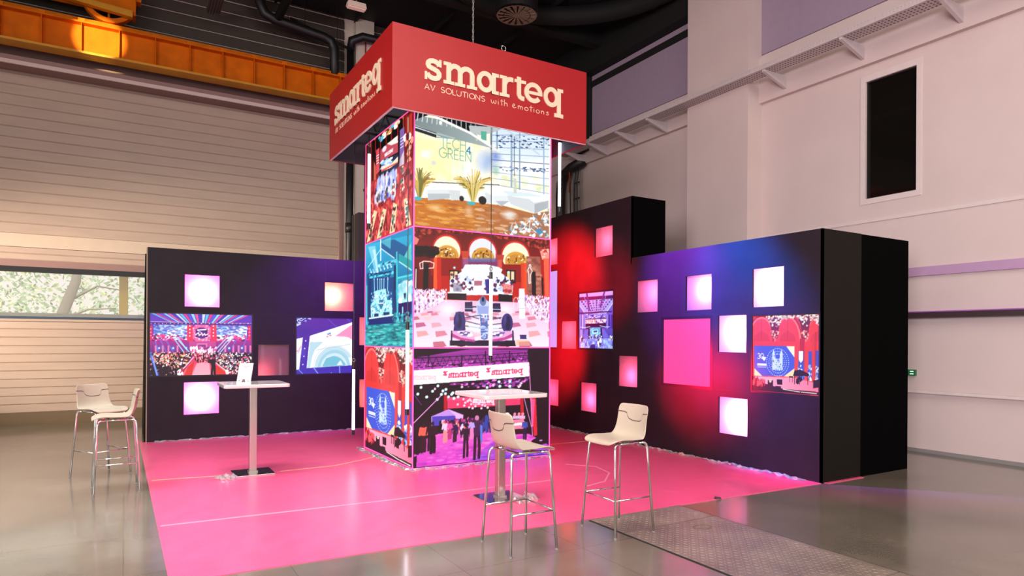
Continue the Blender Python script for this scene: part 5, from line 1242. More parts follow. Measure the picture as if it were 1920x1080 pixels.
["E","c8ecff",0.541,0.514,0.008,0.004,1,0],
["E","c8ecff",0.558,0.493,0.008,0.003,1,0],
["E","c8ecff",0.571,0.468,0.008,0.004,1,0],
["E","c8ecff",0.581,0.442,0.008,0.004,1,0],
["E","c8ecff",0.587,0.415,0.008,0.003,1,0],
["E","c8ecff",0.556,0.387,0.008,0.004,1,0],
["E","c8ecff",0.553,0.358,0.008,0.004,1,0],
["E","c8ecff",0.546,0.331,0.008,0.004,1,0],
["E","c8ecff",0.534,0.306,0.008,0.004,1,0],
["E","c8ecff",0.518,0.285,0.008,0.003,1,0],
["E","c8ecff",0.497,0.267,0.009,0.004,1,0],
["E","c8ecff",0.474,0.255,0.008,0.004,1,0],
["E","c8ecff",0.449,0.248,0.008,0.004,1,0],
["E","c8ecff",0.422,0.247,0.009,0.004,1,0],
["E","c8ecff",0.396,0.252,0.008,0.003,1,0],
["E","c8ecff",0.37,0.262,0.009,0.003,1,0],
["E","c8ecff",0.347,0.277,0.009,0.004,1,0],
["E","c8ecff",0.327,0.297,0.008,0.004,1,0],
["E","c8ecff",0.31,0.32,0.009,0.004,1,0],
["E","c8ecff",0.299,0.347,0.009,0.004,1,0],
["E","c8ecff",0.293,0.375,0.009,0.004,1,0],
["E","c8ecff",0.293,0.403,0.009,0.004,1,0],
["E","c8ecff",0.298,0.431,0.009,0.004,1,0],
["E","c8ecff",0.309,0.458,0.008,0.003,1,0],
["E","c8ecff",0.324,0.481,0.009,0.004,1,0],
["E","c8ecff",0.344,0.5,0.008,0.004,1,0],
["E","c8ecff",0.367,0.515,0.008,0.004,1,0],
["E","c8ecff",0.392,0.525,0.009,0.004,1,0],
["E","c8ecff",0.418,0.529,0.009,0.004,1,0],
["E","c8ecff",0.445,0.528,0.008,0.003,1,0],
["E","c8ecff",0.471,0.52,0.008,0.004,1,0],
["E","c8ecff",0.494,0.508,0.008,0.003,1,0],
["E","c8ecff",0.515,0.49,0.008,0.003,1,0],
["E","c8ecff",0.532,0.468,0.008,0.004,1,0],
["E","c8ecff",0.545,0.443,0.008,0.003,1,0],
["E","c8ecff",0.553,0.415,0.008,0.004,1,0],
["E","c8ecff",0.526,0.387,0.009,0.004,1,0],
["E","c8ecff",0.523,0.359,0.009,0.004,1,0],
["E","c8ecff",0.514,0.333,0.008,0.003,1,0],
["E","c8ecff",0.499,0.31,0.008,0.004,1,0],
["E","c8ecff",0.478,0.293,0.009,0.004,1,0],
["E","c8ecff",0.454,0.283,0.009,0.003,1,0],
["E","c8ecff",0.428,0.279,0.009,0.004,1,0],
["E","c8ecff",0.402,0.283,0.009,0.004,1,0],
["E","c8ecff",0.377,0.294,0.009,0.004,1,0],
["E","c8ecff",0.356,0.312,0.008,0.003,1,0],
["E","c8ecff",0.339,0.334,0.008,0.004,1,0],
["E","c8ecff",0.328,0.361,0.009,0.003,1,0],
["E","c8ecff",0.324,0.389,0.009,0.004,1,0],
["E","c8ecff",0.327,0.417,0.009,0.004,1,0],
["E","c8ecff",0.337,0.443,0.009,0.004,1,0],
["E","c8ecff",0.353,0.465,0.009,0.004,1,0],
["E","c8ecff",0.375,0.483,0.008,0.003,1,0],
["E","c8ecff",0.399,0.493,0.009,0.004,1,0],
["E","c8ecff",0.426,0.497,0.008,0.003,1,0],
["E","c8ecff",0.452,0.493,0.008,0.004,1,0],
["E","c8ecff",0.476,0.482,0.008,0.003,1,0],
["E","c8ecff",0.497,0.464,0.008,0.004,1,0],
["E","c8ecff",0.513,0.442,0.008,0.003,1,0],
["E","c8ecff",0.523,0.415,0.008,0.004,1,0],
["P","e8f8ff",[[0.346,0.288],[0.343,0.499],[0.363,0.56],[0.385,0.499],[0.391,0.439],[0.457,0.438],[0.461,0.499],[0.48,0.559],[0.5,0.498],[0.503,0.287]],0.85],
["N",["3858d8","a8d8ff"],40,[[0.343,0.499],[0.5,0.498],[0.503,0.287],[0.346,0.288]],0.008,0.014,0.8,5,0.8],
["T","30","ffffff",[0.105,0.431],[0.205,0.43],0.069,0.008,1],
["P","ffffff",[[0.172,0.46],[0.249,0.45],[0.217,0.4],[0.195,0.42]],1],
["L","ffffff",0.013,[[0.106,0.361],[0.25,0.359]],1],
["L","ffffff",0.013,[[0.107,0.345],[0.25,0.344]],1],
["L","e0ecff",0.007,[[0.107,0.32],[0.25,0.319]],1],
["P","3050c8",[[0.722,0.537],[0.794,0.537],[0.798,0.173],[0.727,0.174]],1],
["N",["e8f8ff","90c0ff","3050c8"],40,[[0.724,0.355],[0.796,0.355],[0.798,0.173],[0.727,0.174]],0.012,0.02,0.8,34,1],
["P","3050c8",[[0.855,0.536],[0.897,0.536],[0.902,0.172],[0.859,0.172]],1],
["N",["e8f8ff","90c0ff","3050c8"],40,[[0.857,0.354],[0.9,0.354],[0.902,0.172],[0.859,0.172]],0.012,0.02,0.8,41,1],
["P","3050c8",[[0.931,0.546],[0.981,0.545],[0.985,0.171],[0.936,0.172]],1],
["N",["e8f8ff","90c0ff","3050c8"],40,[[0.933,0.354],[0.983,0.353],[0.985,0.171],[0.936,0.172]],0.012,0.02,0.8,46,1],
["P","3050c8",[[0.997,0.545],[1.021,0.545],[1.026,0.171],[1.002,0.171]],1],
["N",["e8f8ff","90c0ff","3050c8"],40,[[0.999,0.353],[1.024,0.353],[1.026,0.171],[1.002,0.171]],0.012,0.02,0.8,50,1],
["P","fff4f0",[[0.727,0.537],[0.785,0.537],[0.786,0.425],[0.756,0.385],[0.728,0.426]],1],
["P","e03830",[[0.895,0.698],[0.938,0.698],[0.944,0.131],[0.902,0.132]],1],
["P","b82020",[[0.928,0.779],[0.953,0.778],[0.96,0.192],[0.935,0.192]],0.5],
["P",["h","f8b8d8","ff7898"],[[0.028,0.191],[0.653,0.195],[1.002,0.131],[1.003,0.03],[0.511,0.035],[0.029,0.141]],1],
["P","1a0a12",[[0.029,0.141],[0.511,0.045],[1.003,0.03],[1.004,-0.011],[0.031,0.0]],1],
["P","0c0a10",[[0.67,0.285],[0.743,0.305],[0.867,0.253],[0.867,0.223],[0.653,0.215]],1],
["L","0c0a10",0.008,[[0.671,0.235],[0.672,0.114]],1],
["L","0c0a10",0.008,[[0.744,0.234],[0.745,0.113]],1],
["L","0c0a10",0.008,[[0.85,0.233],[0.851,0.112]],1],
["P","0c0a10",[[0.596,0.215],[0.653,0.215],[0.653,0.195],[0.596,0.195]],1],
["L","0c0a10",0.006,[[0.606,0.205],[0.607,0.135]],1],
["L","0c0a10",0.006,[[0.643,0.205],[0.644,0.134]],1],
["N",["0c0a10"],10,[[0.708,0.194],[0.78,0.193],[0.781,0.133],[0.709,0.134]],0.02,0.03,1,6,1],
["P","120a10",[[0.274,0.148],[0.359,0.147],[0.36,0.077],[0.275,0.078]],1],
["P","120a10",[[0.42,0.167],[0.5,0.166],[0.501,0.095],[0.421,0.096]],1],
["E","fff0d8",0.317,0.138,0.025,0.012,1,0],
["E","c06030",0.317,0.138,0.011,0.005,1,0],
["N",["ff5860","d02838","801020"],60,[[0.029,0.181],[0.231,0.149],[0.232,0.068],[0.03,0.08]],0.008,0.02,0.4,7,1],
["P","140a10",[[0.401,0.076],[0.481,0.076],[0.482,0.015],[0.402,0.016]],1],
["L","ffe8e0",0.01,[[0.511,0.04],[0.747,0.017]],1],
["L","ffe8e0",0.01,[[0.765,0.017],[0.962,0.01]],1],
["P","180a10",[[0.919,0.172],[1.001,0.191],[1.003,0.09],[0.92,0.071]],1]],
"red_arcade_display":[["F","e83030"],
["P",["v","e03028","f04838"],[[0.002,1.002],[1.003,0.997],[1.009,0.012],[0.009,0.004]],1],
["P","b81c1c",[[0.388,0.642],[0.381,0.73],[0.36,0.813],[0.327,0.886],[0.283,0.945],[0.231,0.986],[0.174,1.008],[0.114,1.008],[0.056,0.987],[0.002,0.946],[-0.044,0.887],[-0.079,0.814],[-0.1,0.731],[-0.107,0.642]],1],
["P","f87870",[[0.363,0.642],[0.356,0.724],[0.337,0.801],[0.308,0.869],[0.268,0.924],[0.222,0.963],[0.171,0.983],[0.118,0.983],[0.065,0.964],[0.018,0.925],[-0.023,0.87],[-0.054,0.802],[-0.073,0.725],[-0.079,0.642]],1],
["P","ec3c34",[[0.337,0.642],[0.331,0.719],[0.314,0.792],[0.288,0.855],[0.254,0.907],[0.213,0.943],[0.168,0.962],[0.121,0.962],[0.075,0.944],[0.033,0.908],[-0.002,0.856],[-0.029,0.792],[-0.046,0.72],[-0.051,0.642]],1],
["P","d02824",[[0.005,0.642],[0.037,0.742],[0.145,0.802],[0.252,0.742],[0.285,0.642]],0.5],
["L","a01414",0.005,[[0.144,0.951],[0.146,0.672]],0.5],
["P","b81c1c",[[0.773,0.642],[0.767,0.729],[0.747,0.812],[0.717,0.884],[0.676,0.943],[0.628,0.984],[0.575,1.006],[0.52,1.006],[0.466,0.985],[0.416,0.944],[0.374,0.886],[0.342,0.813],[0.322,0.73],[0.316,0.642]],1],
["P","f87870",[[0.75,0.642],[0.743,0.723],[0.726,0.8],[0.699,0.868],[0.663,0.923],[0.62,0.961],[0.572,0.981],[0.523,0.981],[0.475,0.962],[0.431,0.923],[0.394,0.869],[0.365,0.801],[0.348,0.724],[0.342,0.642]],1],
["P","ec3c34",[[0.726,0.642],[0.72,0.718],[0.705,0.791],[0.681,0.854],[0.649,0.905],[0.611,0.942],[0.569,0.96],[0.526,0.96],[0.484,0.942],[0.446,0.906],[0.413,0.855],[0.388,0.791],[0.373,0.719],[0.368,0.642]],1],
["P","d02824",[[0.419,0.642],[0.449,0.741],[0.549,0.801],[0.648,0.741],[0.678,0.642]],0.5],
["L","a01414",0.005,[[0.548,0.949],[0.55,0.672]],0.5],
["P","b81c1c",[[1.192,0.642],[1.185,0.729],[1.168,0.811],[1.14,0.883],[1.103,0.941],[1.059,0.982],[1.01,1.003],[0.96,1.004],[0.91,0.983],[0.865,0.942],[0.827,0.884],[0.797,0.812],[0.779,0.729],[0.773,0.642]],1],
["P","f87870",[[1.17,0.642],[1.164,0.723],[1.148,0.799],[1.123,0.866],[1.09,0.921],[1.051,0.959],[1.008,0.979],[0.963,0.979],[0.919,0.96],[0.878,0.922],[0.844,0.867],[0.818,0.8],[0.802,0.723],[0.797,0.642]],1],
["P","ec3c34",[[1.148,0.642],[1.143,0.718],[1.129,0.79],[1.107,0.853],[1.078,0.904],[1.043,0.94],[1.005,0.958],[0.966,0.958],[0.927,0.94],[0.892,0.905],[0.862,0.854],[0.839,0.79],[0.825,0.718],[0.821,0.642]],1],
["P","d02824",[[0.868,0.642],[0.895,0.741],[0.986,0.8],[1.077,0.74],[1.104,0.642]],0.5],
["L","a01414",0.005,[[0.985,0.947],[0.987,0.671]],0.5],
["P","ec3830",[[0.005,0.662],[1.005,0.662],[1.006,0.583],[0.005,0.582]],1],
["P","7a1210",[[0.251,1.0],[0.457,0.999],[0.408,0.801],[0.304,0.801]],1],
["N",["ffe8e0","e0c0b8","802018","f8f0ea","503028"],70,[[0.208,1.001],[0.498,0.999],[0.407,0.861],[0.304,0.861]],0.012,0.024,1,3,0.9],
["P","9a2420",[[0.294,0.801],[0.418,0.801],[0.398,0.702],[0.316,0.702]],1],
["N",["ffc8b8","5a1010","e87060"],26,[[0.299,0.801],[0.413,0.801],[0.398,0.702],[0.316,0.702]],0.012,0.02,1,13,1],
["P","7a1210",[[0.704,0.998],[0.893,0.997],[0.848,0.8],[0.753,0.8]],1],
["N",["ffe8e0","e0c0b8","802018","f8f0ea","503028"],70,[[0.666,0.998],[0.93,0.997],[0.848,0.859],[0.753,0.859]],0.012,0.024,1,4,0.9],
["P","9a2420",[[0.744,0.8],[0.857,0.8],[0.839,0.701],[0.764,0.701]],1],
["N",["ffc8b8","5a1010","e87060"],26,[[0.749,0.8],[0.853,0.8],[0.839,0.701],[0.764,0.701]],0.012,0.02,1,14,1],
["N",["ffe8e0","d0b0a8","f8f0ea","704038"],50,[[0.324,1.0],[0.724,0.998],[0.578,0.949],[0.427,0.95]],0.014,0.024,1,33,0.8],
["N",["ffe8e0","d0b0a8","f8f0ea","704038"],50,[[0.856,0.997],[1.003,0.997],[1.004,0.839],[0.94,0.918]],0.014,0.024,1,34,0.8],
["P","c02020",[[0.725,0.701],[0.792,0.701],[0.795,0.257],[0.728,0.256]],1],
["P","3858d8",[[0.027,0.602],[0.609,0.602],[0.649,0.563],[0.651,0.226],[0.03,0.203]],1],
["P","fff0d0",[[0.53,0.602],[0.649,0.602],[0.649,0.464]],1],
["P","ffe8c0",[[0.029,0.303],[0.16,0.204],[0.03,0.203]],1],
["P","ffe0b0",[[0.65,0.325],[0.651,0.217],[0.493,0.216]],1],
["E","c8ecff",0.566,0.394,0.007,0.006,1,0],
["E","c8ecff",0.565,0.367,0.006,0.005,1,0],
["E","c8ecff",0.559,0.34,0.006,0.005,1,0],
["E","c8ecff",0.549,0.314,0.006,0.006,1,0],
["E","c8ecff",0.536,0.29,0.006,0.006,1,0],
["E","c8ecff",0.519,0.269,0.006,0.006,1,0],
["E","c8ecff",0.499,0.251,0.007,0.006,1,0],
["E","c8ecff",0.477,0.237,0.007,0.005,1,0],
["E","c8ecff",0.453,0.226,0.007,0.006,1,0],
["E","c8ecff",0.428,0.219,0.006,0.006,1,0],
["E","c8ecff",0.401,0.217,0.007,0.006,1,0],
["E","c8ecff",0.375,0.219,0.006,0.006,1,0],
["E","c8ecff",0.349,0.225,0.006,0.006,1,0],
["E","c8ecff",0.324,0.236,0.007,0.006,1,0],
["E","c8ecff",0.301,0.25,0.006,0.006,1,0],
["E","c8ecff",0.28,0.268,0.007,0.006,1,0],
["E","c8ecff",0.262,0.289,0.007,0.006,1,0],
["E","c8ecff",0.248,0.313,0.007,0.006,1,0],
["E","c8ecff",0.237,0.339,0.007,0.005,1,0],
["E","c8ecff",0.231,0.366,0.006,0.005,1,0],
["E","c8ecff",0.228,0.393,0.007,0.006,1,0],
["E","c8ecff",0.23,0.421,0.007,0.006,1,0],
["E","c8ecff",0.236,0.448,0.007,0.006,1,0],
["E","c8ecff",0.247,0.474,0.007,0.006,1,0],
["E","c8ecff",0.261,0.498,0.007,0.005,1,0],
["E","c8ecff",0.278,0.519,0.007,0.005,1,0],
["E","c8ecff",0.299,0.537,0.007,0.006,1,0],
["E","c8ecff",0.322,0.551,0.006,0.006,1,0],
["E","c8ecff",0.347,0.562,0.006,0.006,1,0],
["E","c8ecff",0.373,0.569,0.006,0.005,1,0],
["E","c8ecff",0.399,0.571,0.007,0.005,1,0],
["E","c8ecff",0.425,0.569,0.007,0.005,1,0],
["E","c8ecff",0.451,0.562,0.007,0.006,1,0],
["E","c8ecff",0.475,0.552,0.007,0.005,1,0],
["E","c8ecff",0.498,0.537,0.006,0.006,1,0],
["E","c8ecff",0.517,0.519,0.007,0.006,1,0],
["E","c8ecff",0.534,0.498,0.007,0.006,1,0],
["E","c8ecff",0.548,0.474,0.006,0.006,1,0],
["E","c8ecff",0.558,0.449,0.006,0.005,1,0],
["E","c8ecff",0.564,0.422,0.007,0.005,1,0],
["E","c8ecff",0.532,0.394,0.006,0.006,1,0],
["E","c8ecff",0.529,0.366,0.006,0.006,1,0],
["E","c8ecff",0.521,0.339,0.007,0.006,1,0],
["E","c8ecff",0.509,0.315,0.006,0.005,1,0],
["E","c8ecff",0.492,0.293,0.006,0.006,1,0],
["E","c8ecff",0.471,0.276,0.006,0.005,1,0],
["E","c8ecff",0.447,0.263,0.007,0.006,1,0],
["E","c8ecff",0.421,0.256,0.007,0.006,1,0],
["E","c8ecff",0.394,0.255,0.007,0.005,1,0],
["E","c8ecff",0.368,0.259,0.006,0.005,1,0],
["E","c8ecff",0.342,0.269,0.007,0.005,1,0],
["E","c8ecff",0.319,0.283,0.006,0.006,1,0],
["E","c8ecff",0.299,0.303,0.006,0.005,1,0],
["E","c8ecff",0.283,0.326,0.007,0.005,1,0],
["E","c8ecff",0.272,0.352,0.007,0.005,1,0],
["E","c8ecff",0.266,0.379,0.007,0.006,1,0],
["E","c8ecff",0.266,0.408,0.007,0.005,1,0],
["E","c8ecff",0.271,0.435,0.007,0.006,1,0],
["E","c8ecff",0.282,0.461,0.007,0.006,1,0],
["E","c8ecff",0.298,0.484,0.006,0.006,1,0],
["E","c8ecff",0.317,0.504,0.007,0.006,1,0],
["E","c8ecff",0.34,0.519,0.007,0.006,1,0],
["E","c8ecff",0.366,0.529,0.006,0.005,1,0],
["E","c8ecff",0.393,0.533,0.006,0.006,1,0],
["E","c8ecff",0.419,0.532,0.007,0.005,1,0],
["E","c8ecff",0.445,0.525,0.007,0.005,1,0],
["E","c8ecff",0.469,0.512,0.007,0.006,1,0],
["E","c8ecff",0.49,0.495,0.007,0.006,1,0],
["E","c8ecff",0.508,0.474,0.006,0.005,1,0],
["E","c8ecff",0.521,0.449,0.006,0.006,1,0],
["E","c8ecff",0.529,0.422,0.006,0.006,1,0],
["E","c8ecff",0.502,0.394,0.006,0.006,1,0],
["E","c8ecff",0.498,0.366,0.007,0.006,1,0],
["E","c8ecff",0.488,0.341,0.007,0.005,1,0],
["E","c8ecff",0.473,0.318,0.006,0.006,1,0],
["E","c8ecff",0.452,0.301,0.006,0.006,1,0],
["E","c8ecff",0.427,0.29,0.007,0.006,1,0],
["E","c8ecff",0.401,0.287,0.006,0.005,1,0],
["E","c8ecff",0.374,0.29,0.007,0.006,1,0],
["E","c8ecff",0.349,0.301,0.007,0.005,1,0],
["E","c8ecff",0.328,0.318,0.006,0.005,1,0],
["E","c8ecff",0.311,0.34,0.007,0.006,1,0],
["E","c8ecff",0.3,0.366,0.007,0.005,1,0],
["E","c8ecff",0.297,0.394,0.006,0.005,1,0],
["E","c8ecff",0.3,0.421,0.007,0.006,1,0],
["E","c8ecff",0.31,0.447,0.007,0.006,1,0],
["E","c8ecff",0.327,0.47,0.006,0.005,1,0],
["E","c8ecff",0.348,0.487,0.007,0.005,1,0],
["E","c8ecff",0.373,0.497,0.006,0.006,1,0],
["E","c8ecff",0.399,0.501,0.007,0.006,1,0],
["E","c8ecff",0.426,0.497,0.006,0.006,1,0],
["E","c8ecff",0.451,0.487,0.006,0.005,1,0],
["E","c8ecff",0.472,0.47,0.006,0.005,1,0],
["E","c8ecff",0.488,0.448,0.006,0.005,1,0],
["E","c8ecff",0.498,0.422,0.006,0.005,1,0],
["P","e8f8ff",[[0.318,0.294],[0.317,0.503],[0.337,0.563],[0.358,0.503],[0.364,0.443],[0.43,0.444],[0.435,0.503],[0.455,0.563],[0.476,0.503],[0.477,0.295]],0.85],
["N",["3858d8","a8d8ff"],40,[[0.317,0.503],[0.476,0.503],[0.477,0.295],[0.318,0.294]],0.008,0.014,0.8,5,0.8],
["T","30","ffffff",[0.083,0.433],[0.18,0.433],0.069,0.008,1],
["P","ffffff",[[0.148,0.463],[0.223,0.453],[0.191,0.403],[0.17,0.423]],1],
["L","ffffff",0.013,[[0.084,0.363],[0.223,0.364]],1],
["L","ffffff",0.013,[[0.084,0.348],[0.223,0.349]],1],
["L","e0ecff",0.007,[[0.084,0.323],[0.223,0.324]],1],
["P","3050c8",[[0.707,0.543],[0.784,0.543],[0.786,0.188],[0.709,0.187]],1],
["N",["e8f8ff","90c0ff","3050c8"],40,[[0.708,0.365],[0.785,0.365],[0.786,0.188],[0.709,0.187]],0.012,0.02,0.8,34,1],
["P","3050c8",[[0.849,0.543],[0.896,0.543],[0.898,0.188],[0.852,0.188]],1],
["N",["e8f8ff","90c0ff","3050c8"],40,[[0.851,0.366],[0.897,0.366],[0.898,0.188],[0.852,0.188]],0.012,0.02,0.8,41,1],
["P","3050c8",[[0.933,0.553],[0.988,0.553],[0.99,0.189],[0.935,0.188]],1],
["N",["e8f8ff","90c0ff","3050c8"],40,[[0.934,0.366],[0.989,0.366],[0.99,0.189],[0.935,0.188]],0.012,0.02,0.8,46,1],
["P","3050c8",[[1.006,0.553],[1.033,0.553],[1.035,0.189],[1.008,0.189]],1],
["N",["e8f8ff","90c0ff","3050c8"],40,[[1.007,0.366],[1.034,0.366],[1.035,0.189],[1.008,0.189]],0.012,0.02,0.8,50,1],
["P","fff4f0",[[0.712,0.543],[0.774,0.543],[0.775,0.434],[0.742,0.395],[0.713,0.434]],1],
["P","e03830",[[0.895,0.701],[0.941,0.701],[0.944,0.149],[0.898,0.149]],1],
["P","b82020",[[0.932,0.78],[0.959,0.78],[0.962,0.208],[0.935,0.208]],0.5],
["P",["h","f8b8d8","ff7898"],[[0.008,0.193],[0.632,0.207],[1.008,0.15],[1.009,0.051],[0.484,0.047],[0.008,0.143]],1],
["P","1a0a12",[[0.008,0.143],[0.484,0.057],[1.009,0.051],[1.009,0.012],[0.009,0.004]],1],
["P","0c0a10",[[0.651,0.296],[0.728,0.316],[0.86,0.267],[0.861,0.237],[0.631,0.226]],1],
["L","0c0a10",0.008,[[0.651,0.246],[0.652,0.128]],1],
["L","0c0a10",0.008,[[0.728,0.247],[0.729,0.128]],1],
["L","0c0a10",0.008,[[0.842,0.247],[0.843,0.129]],1],
["P","0c0a10",[[0.572,0.226],[0.631,0.226],[0.632,0.207],[0.573,0.206]],1],
["L","0c0a10",0.006,[[0.582,0.216],[0.583,0.147]],1],
["L","0c0a10",0.006,[[0.622,0.216],[0.622,0.147]],1],
["N",["0c0a10"],10,[[0.69,0.207],[0.767,0.207],[0.767,0.148],[0.69,0.148]],0.02,0.03,1,6,1],
["P","120a10",[[0.246,0.155],[0.33,0.155],[0.33,0.086],[0.246,0.085]],1],
["P","120a10",[[0.391,0.176],[0.473,0.176],[0.473,0.107],[0.392,0.106]],1],
["E","fff0d8",0.288,0.145,0.019,0.019,1,0],
["E","c06030",0.288,0.145,0.008,0.009,1,0],
["N",["ff5860","d02838","801020"],60,[[0.008,0.183],[0.203,0.155],[0.204,0.075],[0.009,0.084]],0.008,0.02,0.4,7,1],
["P","140a10",[[0.371,0.086],[0.453,0.087],[0.454,0.027],[0.372,0.027]],1],
["L","ffe8e0",0.01,[[0.484,0.052],[0.729,0.034]],1],
["L","ffe8e0",0.01,[[0.749,0.034],[0.963,0.031]],1],
["P","180a10",[[0.917,0.188],[1.008,0.209],[1.008,0.11],[0.917,0.09]],1]],
"stage_show":[["F","a81878"],
["P",["v","5838c0","a02890"],[[-0.002,1.003],[1.0,0.996],[1.002,0.51],[-0.0,0.509]],1],
["P","60d8f0",[[0.004,1.003],[0.032,1.001],[0.232,0.839],[0.219,0.838]],0.85],
["P","ff3878",[[0.041,1.004],[0.069,1.002],[0.253,0.839],[0.239,0.839]],0.85],
["P","5060e0",[[0.078,1.006],[0.106,1.004],[0.274,0.84],[0.26,0.84]],0.85],
["P","a0f0ff",[[0.115,1.007],[0.144,1.005],[0.295,0.84],[0.281,0.84]],0.85],
["P","ff5890",[[0.152,1.009],[0.181,1.007],[0.316,0.841],[0.302,0.841]],0.85],
["P","3838b0",[[0.19,1.01],[0.219,1.008],[0.337,0.842],[0.323,0.841]],0.85],
["P","d8f8ff",[[0.227,1.012],[0.257,1.009],[0.358,0.842],[0.344,0.842]],0.85],
["P","60d8f0",[[0.265,1.013],[0.295,1.011],[0.38,0.843],[0.366,0.842]],0.85],
["P","ff3878",[[0.303,1.014],[0.333,1.012],[0.401,0.843],[0.387,0.843]],0.85],
["P","5060e0",[[0.342,1.016],[0.371,1.014],[0.422,0.844],[0.408,0.843]],0.85],
["P","a0f0ff",[[0.38,1.017],[0.41,1.015],[0.444,0.844],[0.429,0.844]],0.85],
["P","ff5890",[[0.419,1.019],[0.449,1.017],[0.465,0.845],[0.451,0.844]],0.85],
["P","3838b0",[[0.458,1.02],[0.488,1.018],[0.487,0.845],[0.472,0.845]],0.85],
["P","d8f8ff",[[0.497,1.022],[0.528,1.02],[0.508,0.846],[0.494,0.846]],0.85],
["P","60d8f0",[[0.537,1.023],[0.567,1.021],[0.53,0.846],[0.516,0.846]],0.85],
["P","ff3878",[[0.576,1.025],[0.607,1.023],[0.552,0.847],[0.537,0.847]],0.85],
["P","5060e0",[[0.616,1.027],[0.647,1.024],[0.574,0.848],[0.559,0.847]],0.85],
["P","a0f0ff",[[0.656,1.028],[0.687,1.026],[0.596,0.848],[0.581,0.848]],0.85],
["P","ff5890",[[0.697,1.03],[0.728,1.027],[0.618,0.849],[0.603,0.848]],0.85],
["P","3838b0",[[0.737,1.031],[0.769,1.029],[0.64,0.849],[0.625,0.849]],0.85],
["P","d8f8ff",[[0.778,1.033],[0.81,1.031],[0.662,0.85],[0.647,0.85]],0.85],
["P","60d8f0",[[0.819,1.034],[0.851,1.032],[0.684,0.85],[0.669,0.85]],0.85],
["P","ff3878",[[0.86,1.036],[0.892,1.034],[0.706,0.851],[0.691,0.851]],0.85],
["P","5060e0",[[0.902,1.038],[0.934,1.035],[0.728,0.852],[0.714,0.851]],0.85],
["P","a0f0ff",[[0.944,1.039],[0.976,1.037],[0.751,0.852],[0.736,0.852]],0.85],
["P","ff5890",[[0.986,1.041],[1.018,1.039],[0.773,0.853],[0.758,0.852]],0.85],
["L","e0f0ff",0.008,[[-0.001,0.865],[0.485,0.856],[0.993,0.858]],0.7],
["P","3a2070",[[-0.001,0.854],[0.993,0.858],[0.994,0.83],[-0.001,0.822]],0.7],
["E","ff80a8",0.011,0.833,0.005,0.01,1,0.3],
["E","ffe0f4",0.047,0.834,0.004,0.01,1,0.3],
["E","ff80a8",0.082,0.835,0.005,0.01,1,0.3],
["E","ffe0f4",0.118,0.836,0.005,0.009,1,0.3],
["E","ff80a8",0.154,0.837,0.005,0.009,1,0.3],
["E","ffe0f4",0.19,0.838,0.005,0.009,1,0.3],
["E","ff80a8",0.227,0.839,0.005,0.009,1,0.3],
["E","ffe0f4",0.263,0.84,0.005,0.009,1,0.3],
["E","ff80a8",0.3,0.841,0.005,0.009,1,0.3],
["E","ffe0f4",0.337,0.842,0.005,0.009,1,0.3],
["E","ff80a8",0.375,0.842,0.005,0.01,1,0.3],
["E","ffe0f4",0.412,0.843,0.005,0.01,1,0.3],
["E","ff80a8",0.45,0.844,0.005,0.01,1,0.3],
["E","ffe0f4",0.487,0.845,0.006,0.01,1,0.3],
["E","ff80a8",0.526,0.846,0.005,0.01,1,0.3],
["E","ffe0f4",0.564,0.847,0.005,0.01,1,0.3],
["E","ff80a8",0.602,0.848,0.006,0.01,1,0.3],
["E","ffe0f4",0.641,0.849,0.005,0.01,1,0.3],
["E","ff80a8",0.68,0.85,0.005,0.01,1,0.3],
["E","ffe0f4",0.719,0.851,0.005,0.01,1,0.3],
["E","ff80a8",0.758,0.852,0.006,0.01,1,0.3],
["E","ffe0f4",0.798,0.853,0.005,0.011,1,0.3],
["E","ff80a8",0.838,0.854,0.005,0.011,1,0.3],
["E","ffe0f4",0.878,0.855,0.005,0.011,1,0.3],
["E","ff80a8",0.918,0.857,0.005,0.01,1,0.3],
["E","ffe0f4",0.958,0.858,0.006,0.01,1,0.3],
["P","7ab8f0",[[0.036,0.812],[0.349,0.82],[0.35,0.597],[0.036,0.594]],1],
["P","f0fcff",[[0.153,0.724],[0.349,0.804],[0.35,0.618],[0.172,0.638]],1],
["P","88bcf0",[[0.634,0.821],[0.945,0.817],[0.945,0.601],[0.634,0.599]],1],
["P","f0fcff",[[0.745,0.723],[0.945,0.8],[0.945,0.613],[0.773,0.634]],1],
["N",["ffffff","5068d0","3040a8","c0e0ff","8048c0"],200,[[0.036,0.812],[0.349,0.815],[0.35,0.607],[0.036,0.605]],0.008,0.02,2.5,3,0.6],
["N",["ffffff","5068d0","3040a8","c0e0ff","8048c0"],200,[[0.634,0.821],[0.945,0.817],[0.945,0.613],[0.634,0.61]],0.008,0.02,2.5,4,0.6],
["N",["ff50a0","ffffff","e02888","601858"],120,[[0.033,0.658],[0.349,0.651],[0.35,0.564],[0.033,0.562]],0.01,0.02,2,5,1],
["N",["ff50a0","ffffff","e02888","601858"],100,[[0.631,0.654],[0.945,0.647],[0.945,0.567],[0.631,0.565]],0.01,0.02,2,6,1],
["P","e83058",[[0.349,0.82],[0.402,0.821],[0.409,0.553],[0.347,0.553]],1],
["E","ffffff",0.375,0.801,0.009,0.014,1,0.5],
["E","ffffff",0.375,0.747,0.009,0.015,1,0.5],
["E","ffffff",0.375,0.693,0.009,0.014,1,0.5],
["E","ffffff",0.375,0.64,0.009,0.015,1,0.5],
["P","e83058",[[0.579,0.826],[0.634,0.827],[0.641,0.554],[0.577,0.554]],1],
["E","ffffff",0.606,0.806,0.009,0.015,1,0.5],
["E","ffffff",0.606,0.752,0.009,0.014,1,0.5],
["E","ffffff",0.606,0.696,0.009,0.015,1,0.5],
["E","ffffff",0.606,0.643,0.01,0.014,1,0.5],
["P","e82858",[[-0.004,0.796],[0.022,0.796],[0.02,0.562],[-0.002,0.562]],1],
